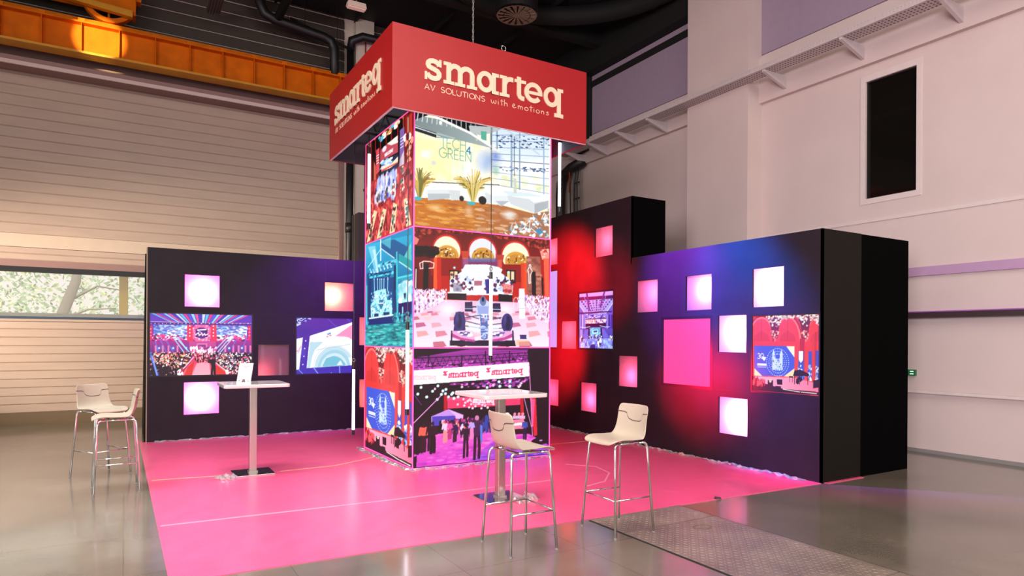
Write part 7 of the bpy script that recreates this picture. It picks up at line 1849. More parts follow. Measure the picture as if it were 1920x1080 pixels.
def screen(name, art, parent, o, ux, uz, w, h, strength, material=None):
    # lit picture surface: origin o, edge vectors ux (along) and uz (up), relative to the parent's base
    org = ORG.get(parent.name, (0, 0, 0)) if parent is not None else (0, 0, 0)
    px = paint(art, w, h); o = np.array(o) - np.array(org); ux = np.array(ux); uz = np.array(uz)
    u, v = np.meshgrid(np.linspace(0, 1, w), np.linspace(0, 1, h)); V = (o + u[..., None] * ux + v[..., None] * uz).reshape(-1, 3)
    idx = np.arange(w * h).reshape(h, w); q = np.stack([idx[:-1, :-1], idx[:-1, 1:], idx[1:, 1:], idx[1:, :-1]], -1).reshape(-1, 4)
    me = bpy.data.meshes.new(name); me.vertices.add(len(V)); me.vertices.foreach_set('co', V.astype(np.float32).ravel())
    me.loops.add(q.size); me.loops.foreach_set('vertex_index', q.astype(np.int32).ravel())
    me.polygons.add(len(q)); me.polygons.foreach_set('loop_start', (np.arange(len(q)) * 4).astype(np.int32))
    try: me.polygons.foreach_set('loop_total', np.full(len(q), 4, np.int32))
    except Exception: pass
    me.update(calc_edges=True); me.validate()
    ca = me.color_attributes.new('picture', 'FLOAT_COLOR', 'POINT')
    rgba = np.ones((w * h, 4), np.float32); rgba[:, :3] = px.reshape(-1, 3); ca.data.foreach_set('color', rgba.ravel())
    me.materials.append(picture_mat(strength)); ob = bpy.data.objects.new(name, me); link(ob, parent)
    if parent is not None: ORG[ob.name] = org
    return ob

# ------------------------------------------------------------------ the hall
YW, XW, ZC = 14.9, 10.02, 8.95  # most world coordinates from here on were back-projected from image pixels
struct(MB().box(-14, XW + .3, -9, YW + .25, -.2, 0).build('floor', M['concrete']))
struct(MB().box(-14, XW + .3, -9, YW + .25, ZC, ZC + .15).build('ceiling', M['ceiling']))
b = MB()
for i in range(7): b.box(-14, XW, YW - 2.6 - i * 3.2, YW - 2.35 - i * 3.2, ZC - .35, ZC)
struct(b.build('trim_1', M['beam']))
b = MB()
for i in range(9): b.box(-6 + i * 1.75, -5.95 + i * 1.75, -2, YW - .1, ZC - .09, ZC)
struct(b.build('trim_2', M['beam']))
# far wall with the big sectional door
DX0, DX1 = -7.0, 4.28
wb = struct(holed(MB(), 'Y', YW, YW + .25, -14, XW + .3, 0, ZC, [(DX0, DX1, 0, 6.62)]).build('wall_back', M['concretepost']))
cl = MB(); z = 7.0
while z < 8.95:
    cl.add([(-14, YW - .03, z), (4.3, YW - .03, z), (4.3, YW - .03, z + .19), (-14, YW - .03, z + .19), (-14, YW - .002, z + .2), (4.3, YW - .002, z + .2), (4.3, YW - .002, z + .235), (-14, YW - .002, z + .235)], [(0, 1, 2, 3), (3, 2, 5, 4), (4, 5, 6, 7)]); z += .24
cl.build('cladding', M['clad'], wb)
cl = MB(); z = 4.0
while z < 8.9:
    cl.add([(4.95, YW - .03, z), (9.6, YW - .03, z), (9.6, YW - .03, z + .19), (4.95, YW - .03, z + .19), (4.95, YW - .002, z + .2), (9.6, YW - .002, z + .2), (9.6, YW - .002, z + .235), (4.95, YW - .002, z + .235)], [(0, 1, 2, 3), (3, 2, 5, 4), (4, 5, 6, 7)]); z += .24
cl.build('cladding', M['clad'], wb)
d1 = bpy.data.objects.new('door_1', None); COL.objects.link(d1); d1.location = (0, YW, 0); d1['kind'] = 'structure'; ORG['door_1'] = (0, YW, 0)
def slats(z0, z1, step):
    b = MB(); n = max(1, round((z1 - z0) / step)); st = (z1 - z0) / n; g = .018; F = YW + .05; K = YW + .066
    for i in range(n):
        a = z0 + i * st
        b.add([(DX0, F, a + g), (DX1, F, a + g), (DX1, F, a + st - g * .4), (DX0, F, a + st - g * .4), (DX0, K, a + st), (DX1, K, a + st), (DX0, K, a), (DX1, K, a)], [(0, 1, 2, 3), (3, 2, 5, 4), (6, 7, 1, 0)])
    return b
slats(.2, 1.9, .155).build('lower_slats', M['door'], d1)
slats(3.02, 3.26, .12).build('upper_slats', M['door'], d1); slats(3.5, 6.62, .193).build('upper_slats', M['door'], d1)
MB().box(DX0, DX1, YW + .02, YW + .07, 3.26, 3.5).build('pale_band', mat('door_band_paint', 'c8b4a2', .5), d1)
MB().box(DX0, DX1, YW + .015, YW + .08, 2.90, 3.02).build('rail', M['header'], d1)
MB().box(DX0, DX1, YW + .0, YW + .09, 2.80, 2.90).build('rail', M['black'], d1)
MB().box(DX0, DX1, YW + .0, YW + .09, 1.945, 1.985).build('rail', mat('blue_grey_seal', '34465a', .5), d1); MB().box(DX0, DX1, YW + .02, YW + .09, 1.895, 1.945).build('rail', M['door'], d1)
MB().box(DX0, DX1, YW + .04, YW + .05, 1.985, 2.80).build('glass', M['pane'], d1)
MB().box(DX0, DX1, YW + .0, YW + .2, 0, .2).build('threshold', M['skirt'], d1)
MB().box(4.2, 4.28, YW - .06, YW + .02, 0, 6.6).build('door_track', M['header'], d1)
struct(MB().box(-14, 4.4, YW - .35, YW, 6.46, 6.62).build('trim_3', M['header'])); struct(MB().box(-14, 4.4, YW - .38, YW - .35, 6.46, 6.53).build('trim_4', M['wall']))
struct(MB().box(-14, 4.4, YW - .08, YW, 6.62, 7.0).build('trim_5', M['header']))
# side wall
wr = struct(holed(MB(), 'X', XW, XW + .3, -9, YW + .25, 0, ZC, [(5.26, 6.03, 3.845, 5.685)]).build('wall_right', M['wall']))
b = MB().box(XW - .09, XW, -9, 8.0, 5.93, 6.76).box(XW - .09, XW, 9.44, YW, 6.04, 6.66); struct(b.build('trim_6', M['wall']))
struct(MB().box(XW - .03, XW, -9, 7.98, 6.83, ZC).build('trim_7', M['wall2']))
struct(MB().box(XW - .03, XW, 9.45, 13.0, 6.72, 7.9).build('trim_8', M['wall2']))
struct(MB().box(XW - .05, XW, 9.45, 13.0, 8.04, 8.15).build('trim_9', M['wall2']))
struct(MB().box(XW - .06, XW, 9.45, YW, 7.89, 8.035).box(XW - .3, XW, 9.45, YW, 8.16, ZC).build('trim_10', M['beam']))
struct(MB().box(9.63, XW, 7.98, 9.45, 0, ZC).build('column', M['wall']))
struct(MB().box(XW - .02, XW, -9, 7.98, 3.47, 3.52).build('trim_11', M['trim']))
struct(MB().box(XW - .05, XW, -9, 7.0, 2.57, 2.70).build('trim_12', mat('purple_lit_band', 'b894b8', .6)))  # purple light on this strip is painted as its colour
struct(MB().box(XW - .14, XW, -9, 7.0, 1.955, 2.035).build('trim_13', M['rail'])); struct(MB().box(XW - .14, XW, -9, 7.0, 2.035, 2.05).build('trim_14', mat('purple_lit_ledge', 'a05cb0', .4)))  # thin top coloured purple for the glow falling on the ledge
struct(MB().box(XW - .02, XW, -9, 7.98, 0, .05).build('baseboard_right', M['grey']))
hr = thing('handrail', (XW, 5, .85), 'slim white handrail along the wall behind the black stand end', 'handrail')
MB().box(XW - .09, XW - .04, -2, 7.0, .86, .905).build('rail_bar', M['trim'], hr, bevel=.01)
b = [MB().box(XW - .06, XW + .0, y, y + .03, .87, .89).build('rail_bracket', M['trim'], hr) for y in (-1, .6, 2.2, 3.8, 6.4)]
w1 = bpy.data.objects.new('window_1', None); COL.objects.link(w1); w1.location = (XW, 5.645, 3.845); w1['kind'] = 'structure'; ORG['window_1'] = (XW, 5.645, 3.845)
MB().box(XW + .06, XW + .075, 5.27, 6.02, 3.855, 5.675).build('glass', M['glassblack'], w1)
b = MB().box(XW - .012, XW + .0, 5.19, 5.26, 3.76, 5.78).box(XW - .012, XW, 6.03, 6.11, 3.76, 5.78).box(XW - .012, XW, 5.26, 6.03, 3.76, 3.845).box(XW - .012, XW, 5.26, 6.03, 5.685, 5.78); b.build('casing', M['trim'], w1)
b = MB().box(XW + .03, XW + .09, 5.26, 5.285, 3.845, 5.685).box(XW + .03, XW + .09, 6.005, 6.03, 3.845, 5.685).box(XW + .03, XW + .09, 5.285, 6.005, 3.845, 3.865).box(XW + .03, XW + .09, 5.285, 6.005, 5.665, 5.685); b.build('sash', M['black'], w1)
es = thing('exit_sign', (XW, 5.33, 1.11), 'small dark green exit sign on the wall, half behind the black stand', 'sign')
MB().box(XW - .05, XW, 5.24, 5.42, 1.11, 1.2).build('sign_case', M['green'], es)
MB().box(XW - .053, XW - .05, 5.26, 5.31, 1.13, 1.145).box(XW - .053, XW - .05, 5.26, 5.31, 1.165, 1.18).build('lit_mark', M['greenlit'], es)
# cable tray along the side wall
ct = thing('cable_tray', (9.5, 6, 6.2), 'long perforated white cable tray running along the upper side wall', 'cable tray')
b = MB(); n = 150; y0, y1 = -2.0, 13.6
b.box(9.32, 9.63, y0, y1, 6.235, 6.243); b.box(9.32, 9.326, y0, y1, 6.243, 6.252); b.box(9.32, 9.326, y0, y1, 6.30, 6.315); b.box(9.624, 9.63, y0, y1, 6.243, 6.315)
for i in range(n * 2): y = y0 + (y1 - y0) * i / (n * 2); b.box(9.32, 9.326, y, y + .028, 6.252, 6.30)
b.build('tray', M['tray'], ct)
b = MB()
for i in range(n * 2):
    y = y0 + (y1 - y0) * (i + .3) / (n * 2)
    for x in (9.37, 9.44, 9.51, 9.58): b.add([(x, y, 6.2345), (x + .035, y, 6.2345), (x + .035, y + .022, 6.2345), (x, y + .022, 6.2345)], [(0, 3, 2, 1)])
b.build('slot_mesh', mat('tray_slot', '6a5c60', .8), ct)
for y in (.6, 1.9, 3.2, 4.6, 6.0, 7.4, 10.3, 11.3, 12.3, 13.2):
    MB().hexa([(9.34, y, 6.20), (9.34, y + .05, 6.20), (XW - .091, y + .05, 6.02), (XW - .091, y, 6.02)], [(9.34, y, 6.235), (9.34, y + .05, 6.235), (XW - .091, y + .05, 6.235), (XW - .091, y, 6.235)]).build('bracket', M['tray'], ct)
# corner pipes and cable ladder on the side wall
dp = thing('drain_pipe', (9.85, 14.15, 0), 'thick black pipe with a swan neck in the corner beside the cable ladder', 'pipe')
MB().tube([(9.85, 14.17, 0), (9.85, 14.17, 5.4), (9.85, 14.13, 5.7), (9.85, 13.98, 5.92), (9.85, 13.7, 6.02), (9.85, 13.2, 6.08)], .125, 16).build('pipe_run', M['duct'], dp, smooth=True)
MB().cyl((9.85, 14.17, 4.2), (9.85, 14.17, 4.36), .14).build('collar', M['duct'], dp, smooth=True)
lad = thing('cable_ladder', (9.95, 13.5, 0), 'narrow vertical cable ladder with black cables beside the corner pipe', 'cable ladder')
MB().box(9.9, 9.93, 13.36, 13.39, 0, 5.9).build('side_rail', M['grey'], lad); MB().box(9.9, 9.93, 13.66, 13.69, 0, 5.9).build('side_rail', M['grey'], lad)
for i in range(14): MB().box(9.905, 9.925, 13.39, 13.66, .4 + i * .4, .43 + i * .4).build('rung', M['blackmetal'], lad)
for y in (13.45, 13.55, 13.74): MB().tube([(9.88, y, 0), (9.88, y, 4), (9.87, y + .02, 5.6), (9.8, y - .2, 6.1)], .018, 8).build('cable', M['duct'], lad, smooth=True)
MB().tube([(9.86, 13.8, 5.4), (9.8, 13.7, 5.95), (9.76, 13.4, 6.1)], .015, 8).build('cable', mat('orange_cable', 'c0501c', .5), lad, smooth=True)
bd = thing('black_riser', (9.85, 13.25, 6.3), 'wide black riser between cable tray and roof in the far corner', 'riser')
MB().box(9.7, XW, 13.05, 13.5, 6.32, 8.16).build('riser_box', M['beam'], bd)
# far wall: rain pipe, pale column with conduit, black heating pipes, tray
rp = thing('rain_pipe', (4.42, 14.72, 0), 'straight black rain pipe beside the big slatted door', 'pipe')
MB().cyl((4.38, 14.65, 0), (4.38, 14.65, 8.2), .085, 16).build('pipe_run', M['duct'], rp, smooth=True)
for z in (2.6, 4.0, 6.1): MB().cyl((4.38, 14.65, z), (4.38, 14.65, z + .22), .1, 16).build('collar', M['duct'], rp, smooth=True)
MB().tube([(4.38, 14.65, 8.15), (4.4, 14.6, 8.35), (4.6, 14.45, 8.42), (9.6, 14.3, 8.4)], .09, 14).build('elbow', M['duct'], rp, smooth=True)
pc = struct(MB().box(4.52, 4.95, YW - .18, YW, 0, ZC).build('pillar', M['concretepost']))
cv = thing('red_conduit', (4.7, 14.7, 0), 'thin rusty red conduit clipped to the pale column', 'conduit')
MB().cyl((4.74, 14.69, 0), (4.74, 14.69, 8.5), .014, 8).build('conduit_run', M['redwire'], cv)
for i in range(8): MB().box(4.71, 4.77, 14.68, 14.72, 3.2 + i * .6, 3.25 + i * .6).build('clip', M['redwire'], cv)
hp = thing('heating_pipe', (3, 14.4, 7.9), 'fat black insulated pipe bending along the upper cladding', 'pipe')
MB().tube([(2.37, 14.35, 8.9), (2.38, 14.35, 8.55), (2.48, 14.35, 8.36), (2.68, 14.35, 8.28), (3.7, 14.35, 8.16), (3.86, 14.35, 8.1), (3.93, 14.35, 7.95), (3.93, 14.35, 6.9)], .1, 16).build('pipe_run', M['duct'], hp, smooth=True)
MB().tube([(3.0, 14.4, 8.42), (4.3, 14.4, 8.05)], .03, 10).build('thin_pipe', M['duct'], hp, smooth=True)
for x, z0 in ((2.95, 8.3), (3.3, 8.3), (4.0, 8.2)): MB().cyl((x, 14.38, z0), (x, 14.38, ZC), .008, 6).build('hanger', M['duct'], hp)
hq = thing('roof_pipe', (2.75, 12, 8.5), 'black roof pipe running out over the hall towards the viewer', 'pipe')
MB().cyl((2.74, 14.3, 8.32), (2.74, 2.0, 8.32), .085, 14).build('pipe_run', M['duct'], hq, smooth=True)
pt = thing('roof_cable_tray', (1.55, 12, 8.2), 'perforated grey cable tray running out under the roof from the cladding', 'cable tray')
b = MB().box(1.36, 1.62, 2, 14.3, 8.10, 8.105).box(1.36, 1.365, 2, 14.3, 8.105, 8.16).box(1.615, 1.62, 2, 14.3, 8.105, 8.16); b.build('tray', mat('roof_tray_steel', '6e6258', .45, .3), pt)
b = MB()
for i in range(160):
    y = 8.0 + i * .04
    for x in (1.39, 1.44, 1.49, 1.54, 1.58): b.add([(x, y, 8.0995), (x + .025, y, 8.0995), (x + .025, y + .022, 8.0995), (x, y + .022, 8.0995)], [(0, 3, 2, 1)])
b.build('slot_mesh', M['dark'], pt)
for y in (4, 8, 12): MB().cyl((1.49, y, 8.1), (1.49, y, ZC), .008, 6).build('hanger', M['duct'], pt)
# roof fittings
el = thing('ceiling_light', (3.82, 12.42, 8.0), 'pale bulkhead lamp hanging under the dark roof by the red sign', 'lamp')
MB().prism([(-.19, -.05), (.19, -.05), (.17, .05), (-.17, .05)], lambda u, v, d: (3.82 + u, 12.42 + d, 8.04 + v), -.07, .07).build('case', M['lampglass'], el, bevel=.012)
MB().prism([(-.17, -.02), (.17, -.02), (.17, .0), (-.17, .0)], lambda u, v, d: (3.82 + u, 12.42 + d, 7.985 + v), -.06, .06).build('diffuser', mat('lamp_lens', 'e8c8b8', .3, emit=.25, emitcol='e0b8a8'), el, bevel=.008)
MB().cyl((3.82, 12.42, 8.08), (3.82, 12.42, ZC), .008, 6).build('hanging_cord', mat('yellow_cord', 'b08a30', .6), el)
dz = thing('air_diffuser', (6.63, 11.08, 8.0), 'round air diffuser with radial vanes under the dark roof', 'air diffuser')
b = MB()
for k in range(16):
    t0 = 2 * math.pi * k / 16; t1 = t0 + .24; t2 = (t1 - t0)
    b.add([(6.63 + .07 * math.cos(t0), 11.08 + .07 * math.sin(t0), 8.0), (6.63 + .38 * math.cos(t0), 11.08 + .38 * math.sin(t0), 8.0), (6.63 + .38 * math.cos(t1), 11.08 + .38 * math.sin(t1), 8.0), (6.63 + .07 * math.cos(t1), 11.08 + .07 * math.sin(t1), 8.0), (6.63 + .38 * math.cos(t0), 11.08 + .38 * math.sin(t0), 8.02), (6.63 + .07 * math.cos(t0), 11.08 + .07 * math.sin(t0), 8.02)], [(0, 3, 2, 1), (0, 1, 4, 5)])
b.build('vanes', M['vane'], dz)
for r0, r1 in ((.37, .4), (.26, .272), (.0, .08)):
    b = MB(); n = 32
    for i in range(n):
        a, c = 2 * math.pi * i / n, 2 * math.pi * (i + 1) / n; b.add([(6.63 + r0 * math.cos(a), 11.08 + r0 * math.sin(a), 7.998), (6.63 + r1 * math.cos(a), 11.08 + r1 * math.sin(a), 7.998), (6.63 + r1 * math.cos(c), 11.08 + r1 * math.sin(c), 7.998), (6.63 + r0 * math.cos(c), 11.08 + r0 * math.sin(c), 7.998)], [(0, 3, 2, 1)])
    b.build('ring', M['vane'] if r0 != .26 else M['dark'], dz)
MB().cyl((6.63, 11.08, 8.03), (6.63, 11.08, ZC), .42, 32).build('drum', M['duct'], dz, smooth=False)
rd = thing('roof_duct', (6.9, 10, 8.6), 'big curved black air duct sweeping under the roof', 'duct')
MB().tube([(6.9 + 2.6 * math.cos(t), 9.6 + 2.6 * math.sin(t), 8.72) for t in [math.pi * (-.2 + 1.25 * i / 22) for i in range(23)]], .2, 14).build('duct_run', M['beam'], rd, smooth=True)
# yellow crane runway and its carriage
cr = thing('crane_beam', (0, 14.25, 6.6), 'long orange-yellow crane runway beam across the far wall', 'crane beam')
BX0, BX1 = -10.0, 9.9
MB().box(BX0, BX1, 14.22, 14.26, 6.76, 7.27).build('web', M['yellow'], cr)
MB().box(BX0, BX1, 14.08, 14.40, 6.72, 6.76).build('bottom_flange', M['yellowlight'], cr); MB().box(BX0, BX1, 14.08, 14.40, 7.27, 7.30).build('top_flange', M['yellow'], cr)
MB().box(BX0, BX1, 14.30, 14.38, 7.30, 7.44).build('rail', M['yellow'], cr)
for i in range(17):
    x = -3.05 + i * .587
    MB().box(x, x + .012, 14.09, 14.22, 6.76, 7.27).build('stiffener', M['yellow'], cr); MB().box(x - .05, x + .06, 14.08, 14.2, 7.30, 7.345).build('rail_clip', M['yellow'], cr)
for x in (-9.5,): MB().box(x - .1, x + .1, 14.15, 14.35, 0, 6.72).build('support_post', M['yellow'], cr)
ca = thing('crane_carriage', (-.8, 14.2, 7.45), 'orange crane end carriage with spoked wheel standing on the runway beam', 'crane carriage')
MB().box(-3.2, .09, 14.14, 14.17, 7.70, 8.7).box(-3.2, .09, 14.42, 14.45, 7.7, 8.7).box(-3.2, .06, 14.17, 14.42, 8.0, 8.7).build('frame', M['yellow'], ca)
MB().hexa([(-1.0, 14.08, 7.66), (.1, 14.08, 7.56), (.1, 14.2, 7.56), (-1.0, 14.2, 7.66)], [(-1.0, 14.08, 7.74), (.1, 14.08, 7.68), (.1, 14.2, 7.68), (-1.0, 14.2, 7.74)]).build('guard_plate', M['yellowlight'], ca)
MB().box(.09, .15, 14.14, 14.45, 7.62, 8.7).build('buffer', M['yellow'], ca); MB().box(.15, .24, 14.2, 14.4, 7.92, 8.1).build('buffer', M['yellow'], ca)
b = MB(); n = 36
cxw, czw, ro, ri = -.28, 7.88, .44, .36
for i in range(n):
    a, c = 2 * math.pi * i / n, 2 * math.pi * (i + 1) / n; P = lambda r, t, y: (cxw + r * math.cos(t), y, czw + r * math.sin(t))
    b.add([P(ri, a, 14.24), P(ro, a, 14.24), P(ro, c, 14.24), P(ri, c, 14.24), P(ri, a, 14.40), P(ro, a, 14.40), P(ro, c, 14.40), P(ri, c, 14.40)], [(0, 1, 2, 3), (7, 6, 5, 4), (1, 5, 6, 2), (3, 7, 4, 0)])
wh = b.build('wheel', M['yellow'], ca)
for k in range(6):
    t = k * math.pi / 3 + .52; MB().tube([(cxw, 14.32, czw), (cxw + ri * math.cos(t), 14.32, czw + ri * math.sin(t))], .02, 8).build('spoke', M['yellow'], wh)
for x in (-1.2, -.9, -.65, -.4, -.15): MB().cyl((x, 14.135, 7.9 + (x * 7 % .3)), (x, 14.14, 7.9 + (x * 7 % .3)), .014, 8).build('bolt_hole', M['dark'], ca)
# outside, seen through the door's window band
struct(MB().box(-25, 25, YW + .3, 40, -.3, -.02).build('ground', M['ground']))
rg = random.Random(5); b1 = MB(); b2 = MB()
for i in range(12000):
    x = rg.uniform(-8, 7); y = rg.uniform(20, 25); z = abs(rg.gauss(2.3, 1.6)); s_ = rg.uniform(.04, .10); t = rg.uniform(0, 6.3); e = rg.uniform(-1, 1)
    dx, dy, dz_ = s_ * math.cos(t), s_ * math.sin(t) * .4, s_ * e; ux, uz = -s_ * .35 * math.sin(t), s_ * .5
    (b1 if rg.random() < .7 else b2).add([(x - dx, y - dy, z - dz_), (x + ux, y, z + uz), (x + dx, y + dy, z + dz_), (x - ux, y, z - uz)], [(0, 1, 2, 3)])
n1 = len(b1.f); b1.add(b2.v, b2.f); fo = b1.build('foliage', M['leaf']); fo.data.materials.append(M['leaf2'])
for p in fo.data.polygons[n1:]: p.material_index = 1
tag(fo, 'mass of sunlit green leaves outside the window band', 'foliage', kind='stuff')
tr = thing('tree', (-1.6, 19.6, 0), 'grey leaning tree trunk seen through the window band', 'tree')
MB().tube([(-1.7, 19.6, 0), (-1.45, 19.6, 1.8), (-1.05, 19.6, 3.0), (-.9, 19.6, 4.6)], .13, 10, rr=[.16, .14, .11, .06]).build('trunk', M['bark'], tr, smooth=True)
for p in (((-1.4, 19.6, 2.0), (-.8, 19.6, 2.3), (-.2, 19.7, 2.35)), ((-1.2, 19.6, 2.5), (-.6, 19.6, 2.9), (0, 19.6, 2.8)), ((.2, 19.7, 1.5), (.6, 19.6, 2.4), (1.0, 19.6, 2.6))): MB().tube(p, .03, 6, rr=[.04, .025, .012]).build('branch', M['bark'], tr, smooth=True)
yp = thing('yellow_post', (.02, 15.6, 0), 'bright yellow steel post outside the window band', 'post')
MB().box(-.10, .055, 15.62, 15.645, 0, 7).build('front_flange', M['postyellow'], yp); MB().box(-.03, -.01, 15.645, 15.8, 0, 7).build('web', M['postyellow'], yp); MB().box(-.10, .06, 15.8, 15.825, 0, 7).build('back_flange', mat('post_yellow_dark', 'c8a414', .4), yp)
struct(MB().box(DX0, DX1, YW + .28, YW + .3, 1.9, 2.06).build('trim_15', mat('outside_sill', 'c8ccc0', .6)))

# ------------------------------------------------------------------ floor coverings
cpt = MB(); cpt.prism([(.26, 4.82), (6.86, 4.575), (6.86, 4.53), (7.53, 4.53), (7.53, 4.6), (6.86, 4.62), (6.79, 11.43), (3.7, 11.43), (.24, 11.47), (.24, 11.66), (.2, 11.66)], lambda u, v, d: (u, v, d), .0, .006)
carpet = tag(cpt.build('carpet', M['carpet']), 'pink exhibition carpet under clear protective film', 'carpet')
def crumple(path, w, hgt, seed, n=3, step=.05):
    rg = random.Random(seed); P = [Vector(p) for p in path]; pts = []
    for a, c in zip(P[:-1], P[1:]):
        k = max(2, int((c - a).length / step))
        for i in range(k): pts.append(a.lerp(c, i / k))
    pts.append(P[-1]); b = MB(); rows = []
    for i, p in enumerate(pts):
        d = (pts[min(i + 1, len(pts) - 1)] - pts[max(i - 1, 0)]).normalized(); nn = Vector((-d.y, d.x, 0)); row = []
        for j in range(n + 1):
            f = j / n - .5; q = p + nn * (f * w * rg.uniform(.6, 1.3)); z = .008 + (0 if j in (0, n) and rg.random() < .6 else rg.uniform(0, hgt)); row.append(len(b.v)); b.v.append((q.x, q.y, p.z + z))
        rows.append(row)
    for r0, r1 in zip(rows[:-1], rows[1:]):
        for j in range(n): b.f.append((r0[j], r0[j + 1], r1[j + 1], r1[j]))
    return b
G = 'loose protective film on the carpet'
tag(crumple([(6.70, 4.72, 0), (6.73, 6, 0), (6.73, 8, 0), (6.73, 10.2, 0)], .07, .035, 3).build('plastic_film', M['film']), 'crumpled clear film along the foot of the long black wall', 'plastic film', G, 'stuff')
tag(crumple([(.4, 11.37, 0), (2.0, 11.37, 0), (3.6, 11.37, 0)], .05, .025, 4).build('plastic_film', M['film']), 'crumpled clear film along the foot of the black television wall', 'plastic film', G, 'stuff')
tag(crumple([(2.95, 9.35, 0), (2.95, 8.4, 0), (2.98, 7.46, 0), (3.4, 7.42, 0), (4.4, 7.43, 0), (5.05, 7.44, 0)], .08, .03, 5).build('plastic_film', M['film']), 'wrinkled film around the foot of the picture tower', 'plastic film', G, 'stuff')
tag(crumple([(.92, 8.0, 0), (1.02, 8.06, 0), (1.07, 8.14, 0)], .16, .05, 6, 5, .02).build('plastic_film', M['film']), 'yellowish torn film tuft beside the table with the card', 'plastic film', G, 'stuff')
tag(crumple([(3.3, 5.5, 0), (3.45, 5.55, 0), (3.6, 5.62, 0)], .16, .05, 7, 5, .02).build('plastic_film', M['film']), 'torn film tuft beside the table near the festival screen', 'plastic film', G, 'stuff')
b = MB(); 
def strip(pts, w, z=.0075):
    b = MB(); b.ribbon(pts, w, lambda u, v, d: (u, v, d), .006, z); return b
strip([(.27, 8.37), (.6, 8.33), (1.0, 8.26)], .03).build('film_seam', M['tape'], carpet); strip([(1.62, 8.2), (2.3, 8.24), (2.7, 8.45), (2.95, 8.6)], .03).build('film_seam', M['tape'], carpet)
strip([(.27, 6.31), (1.2, 6.27), (2.2, 6.22), (4.2, 6.2)], .035).build('film_seam', mat('film_overlap', 'f090a8', .3), carpet); strip([(5.1, 8.3), (6.7, 8.32)], .03).build('film_seam', M['tape'], carpet)
strip([(4.9, 6.9), (5.15, 6.6), (5.05, 6.2), (4.7, 5.85), (4.35, 5.75)], .02).build('film_scuff', mat('film_overlap', 'f090a8', .3), carpet)
GP = 'steel floor plates over the service trench'
def plate(y0, y1, label):
    t = thing('floor_plate', (4.1, (y0 + y1) / 2, 0), label, 'floor plate', GP)
    b = MB().box(3.585, 4.655, y0, y1, .0, .006); px = .043; nx = int(1.05 / px); ny = int((y1 - y0 - .02) / px)
    for i in range(nx):
        for j in range(ny):
            x = 3.60 + i * px; y = y0 + .025 + j * px; a = .785 if (i + j) % 2 else -.785; c, s_ = math.cos(a), math.sin(a)
            if y > y1 - .02: continue
            ring = [(x + .017 * u * c - .0062 * v * s_, y + .017 * u * s_ + .0062 * v * c) for u, v in ((-1, 0), (-.35, -1), (.35, -1), (1, 0), (.35, 1), (-.35, 1))]
            top = [(x + .011 * u * c - .003 * v * s_, y + .011 * u * s_ + .003 * v * c) for u, v in ((-1, 0), (-.35, -1), (.35, -1), (1, 0), (.35, 1), (-.35, 1))]
            b.add([(p, q, .006) for p, q in ring] + [(p, q, .0085) for p, q in top], [tuple(range(6, 12))] + [(k, (k + 1) % 6, 6 + (k + 1) % 6, 6 + k) for k in range(6)])
    b.build('plate', M['tread'], t)
    return t
p1 = plate(4.215, 4.655, 'short studded steel floor plate touching the edge of the pink carpet')
p2 = plate(2.55, 4.205, 'long studded steel floor plate second from the pink carpet, with a round lifting mark'); plate(.6, 2.54, 'studded steel floor plate farthest from the pink carpet')
MB().ribbon(arc(4.28, 4.0, .085, .06, 0, 360, 24), .012, lambda u, v, d: (u, v, d), .006, .0092).build('lifting_ring', M['skirt'], p2)
struct(MB().box(3.565, 3.585, .6, 4.66, .0, .004).box(4.655, 4.668, .6, 4.65, 0, .004).build('trim_16', M['dark']))
tag(MB().hexa([(5.15, 4.64, .006), (5.22, 4.62, .006), (5.23, 4.66, .006), (5.16, 4.67, .006)], [(5.16, 4.645, .03), (5.21, 4.63, .022), (5.215, 4.65, .02), (5.165, 4.66, .03)]).build('debris', M['rail']), 'small dark scrap lying on the front carpet edge', 'scrap')

# ------------------------------------------------------------------ display walls
YA, XB = 11.43, 6.783
SQ_A = {'a': (.81, 1.31, 2.1, 2.6), 'b': (.805, 1.31, .4, .905), 'c': (1.9, 2.4, .985, 1.5), 'd': (2.99, 3.5, 2.09, 2.585), 'e': (3.605, 4.1, 1.49, 1.99), 'f': (3.61, 4.1, .38, .88)}
TV_A = {'show': (.315, 1.82, 1.0, 2.0), 'purple': (2.49, 3.5, .975, 1.985)}
SQ_B = {'b1': (8.28, 8.745, 2.99, 3.475), 'b2': (9.85, 10.32, 2.99, 3.47), 'b3': (9.26, 9.72, 1.45, 1.94), 'b4': (7.235, 7.695, 2.035, 2.515), 'b5': (6.2, 6.67, 2.03, 2.51), 'b6': (5.08, 5.535, 2.03, 2.51), 'b7': (5.625, 6.085, 1.46, 1.94), 'b8': (5.6, 6.07, .39, .87), 'b9': (7.67, 8.125, .88, 1.36), 'b10': (8.68, 9.13, .39, .88), 'b11': (9.79, 10.25, .4, .88)}
TV_B = {'atrium': (8.235, 9.21, 1.44, 2.435), 'pink': (6.185, 7.145, .95, 1.945), 'arcade': (4.597, 5.555, .965, 1.94), 'tall': (9.83, 10.6, 1.45, 2.89)}
dw = thing('display_wall', (2, YA, 0), 'black display wall holding the wide stage-show television', 'display wall')
AX0, AX1 = .297, 5.2
holed(MB(), 'Y', YA, YA + .03, AX0, AX1, 0, 2.9906, list(SQ_A.values()) + list(TV_A.values())).build('front_board', M['board'], dw)
MB().box(AX0 - .012, AX0, YA, YA + .12, 0, 2.985).build('edge_board', M['wood'], dw)
MB().box(AX0, AX0 + .03, YA + .03, YA + .45, 0, 2.95).build('side_board', M['sideboard'], dw); MB().box(AX0, AX1, YA + .43, YA + .45, 0, 2.98).build('back_board', M['sideboard'], dw); MB().box(AX0, AX1, YA + .03, YA + .45, 2.96, 2.985).build('top_board', M['sideboard'], dw)
